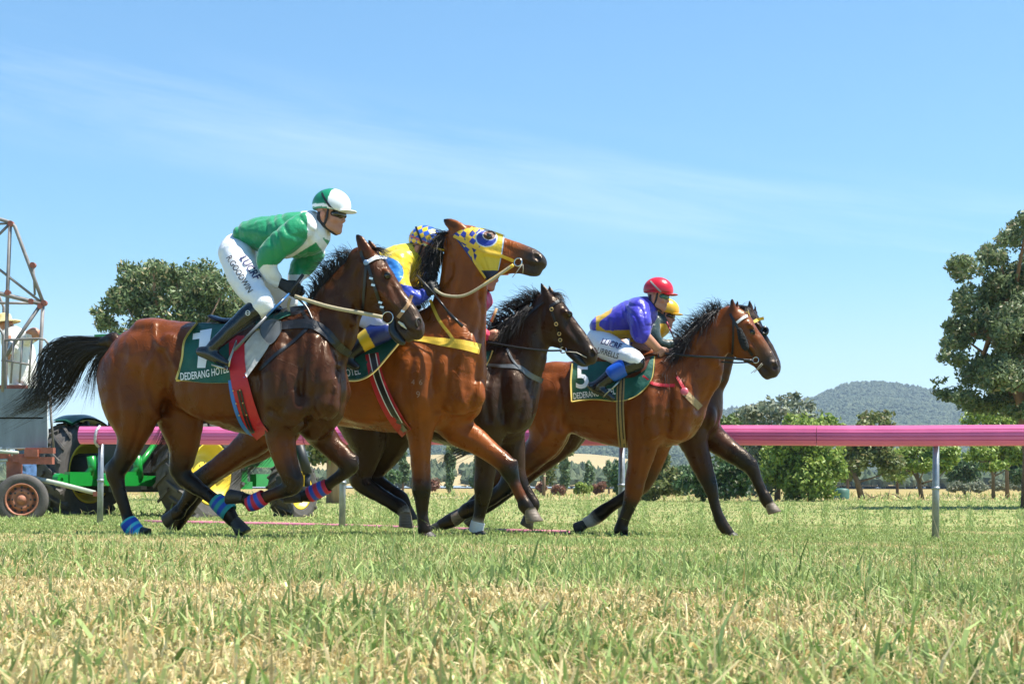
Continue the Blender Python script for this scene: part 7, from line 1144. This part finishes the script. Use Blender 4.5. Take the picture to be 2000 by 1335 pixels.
def forest(name, G, n, s, cols, seed, vmin=0.0, vmax=1.0, mask=None, zs=1.25):
    rg = np.random.default_rng(seed); a = rg.random(n)*(G.shape[0]-1.01); b = (vmin+(vmax-vmin)*rg.random(n)**.9)*25*.999; i = a.astype(int); j = b.astype(int); fa = (a-i)[:, None]; fb = (b-j)[:, None]
    q = (G[i, j]*(1-fa)+G[i+1, j]*fa)*(1-fb)+(G[i, j+1]*(1-fa)+G[i+1, j+1]*fa)*fb; px = topx(q); k = (px[:, 0] > -150) & (px[:, 0] < 2150)
    if mask is not None: k &= mask(px)
    q = q[k]; n = len(q); sz = s*rg.uniform(.6, 1.5, (n, 1, 1)); ang = rg.uniform(0, 6.28, n); ca, sa = np.cos(ang)[:, None], np.sin(ang)[:, None]; T_ = CONE[None]*(1+.25*rg.normal(size=(n, 9, 3))); T_ = np.stack([T_[..., 0]*ca-T_[..., 1]*sa, T_[..., 0]*sa+T_[..., 1]*ca, T_[..., 2]*zs], -1); V = q[:, None]+T_*sz+np.array([0, 0, .4])*sz
    F = (np.arange(n)*9)[:, None, None]+np.array(CF)[None]; u = rg.random((n, 1)); c = np.array(cols[0])*(1-u)+np.array(cols[1])*u; return mesh(name, V.reshape(-1, 3), F.reshape(-1, 3), mat('far_foliage', rough=.9, attr=True, spec=.1), None, col=np.repeat(c, 9, 0), smooth=False)
fc = ((.040, .060, .035), (.10, .12, .07))
tag(forest('forest', G1, 52000, 2.9, fc, 1, zs=.95), 'blue green eucalypt forest covering the far hill at right', 'forest', kind='stuff'); tag(forest('forest', G2, 26000, 2.3, fc, 2, zs=.95), 'forest on the low hills beyond the pasture', 'forest', kind='stuff')
tag(forest('woodland', G3, 14000, 1.5, ((.05, .075, .04), (.11, .13, .075)), 3, 0, .55, lambda p: pnoise(np.stack([p[:, 0]/60, p[:, 1]/12, 0*p[:, 0]], -1), 1.3, 8)+(p[:, 1]-915)/38 > .30), 'scattered paddock trees at the foot of the dry pasture hill', 'woodland', kind='stuff')
mb = MB(); a_ = P(800, 975.5, 82); c2 = P(925, 973, 82); mb.abox(a_[0], c2[0], 82, 82.3, float(ground_z(a_[0], 82)), c2[2]+.02); tag(mb.build('white_board', WHT, None), 'long low white board across the grass beyond the rail', 'board')
mb = MB(); q = P(1644, 972, 79); mb.lathe((q[0], q[1], float(ground_z(q[0], q[1]))), (0, 0, 1), [(0, .36), (.12, .37), (.14, .36), (.30, .37), (.32, .36), (.46, .37), (.52, .26), (.54, .08), (.54, .001)], 24); tag(mb.build('water_tank', mat('tank_green', (.05, .13, .10), .5), None, True), 'small dark green ribbed tank under the olive tree', 'tank')
mb = MB(); q = P(1740, 972, 75); rgb_ = np.random.default_rng(3)
for k in range(7): a = q+np.array([rgb_.uniform(-1, 1), 0, 0]); a[2] = float(ground_z(a[0], a[1]))+.05; e = a+np.array([rgb_.uniform(-.7, .7), rgb_.uniform(-.3, .3), rgb_.uniform(.05, .45)]); mb.tube([a, (a+e)/2+np.array([0, 0, .05]), e], [.03, .022, .008], 5)
tag(mb.build('fallen_branch', BARK, None, True), 'dead branches lying in dry grass right of the olive tree', 'branch')
hz = bpy.data.materials.new('haze'); hz.use_nodes = True; t = hz.node_tree; t.nodes.remove(t.nodes['Principled BSDF']); pv = nd(t, 'ShaderNodeVolumePrincipled', Density=HAZE); pv.inputs['Color'].default_value = (.62, .80, 1, 1); pv.inputs['Anisotropy'].default_value = .2; t.links.new(pv.outputs[0], t.nodes['Material Output'].inputs['Volume'])
if HAZE > 0: mb = MB(); mb.abox(-2600, 2600, -12, 5200, -120, 420); tag(mb.build('haze', hz, None), kind='stuff')
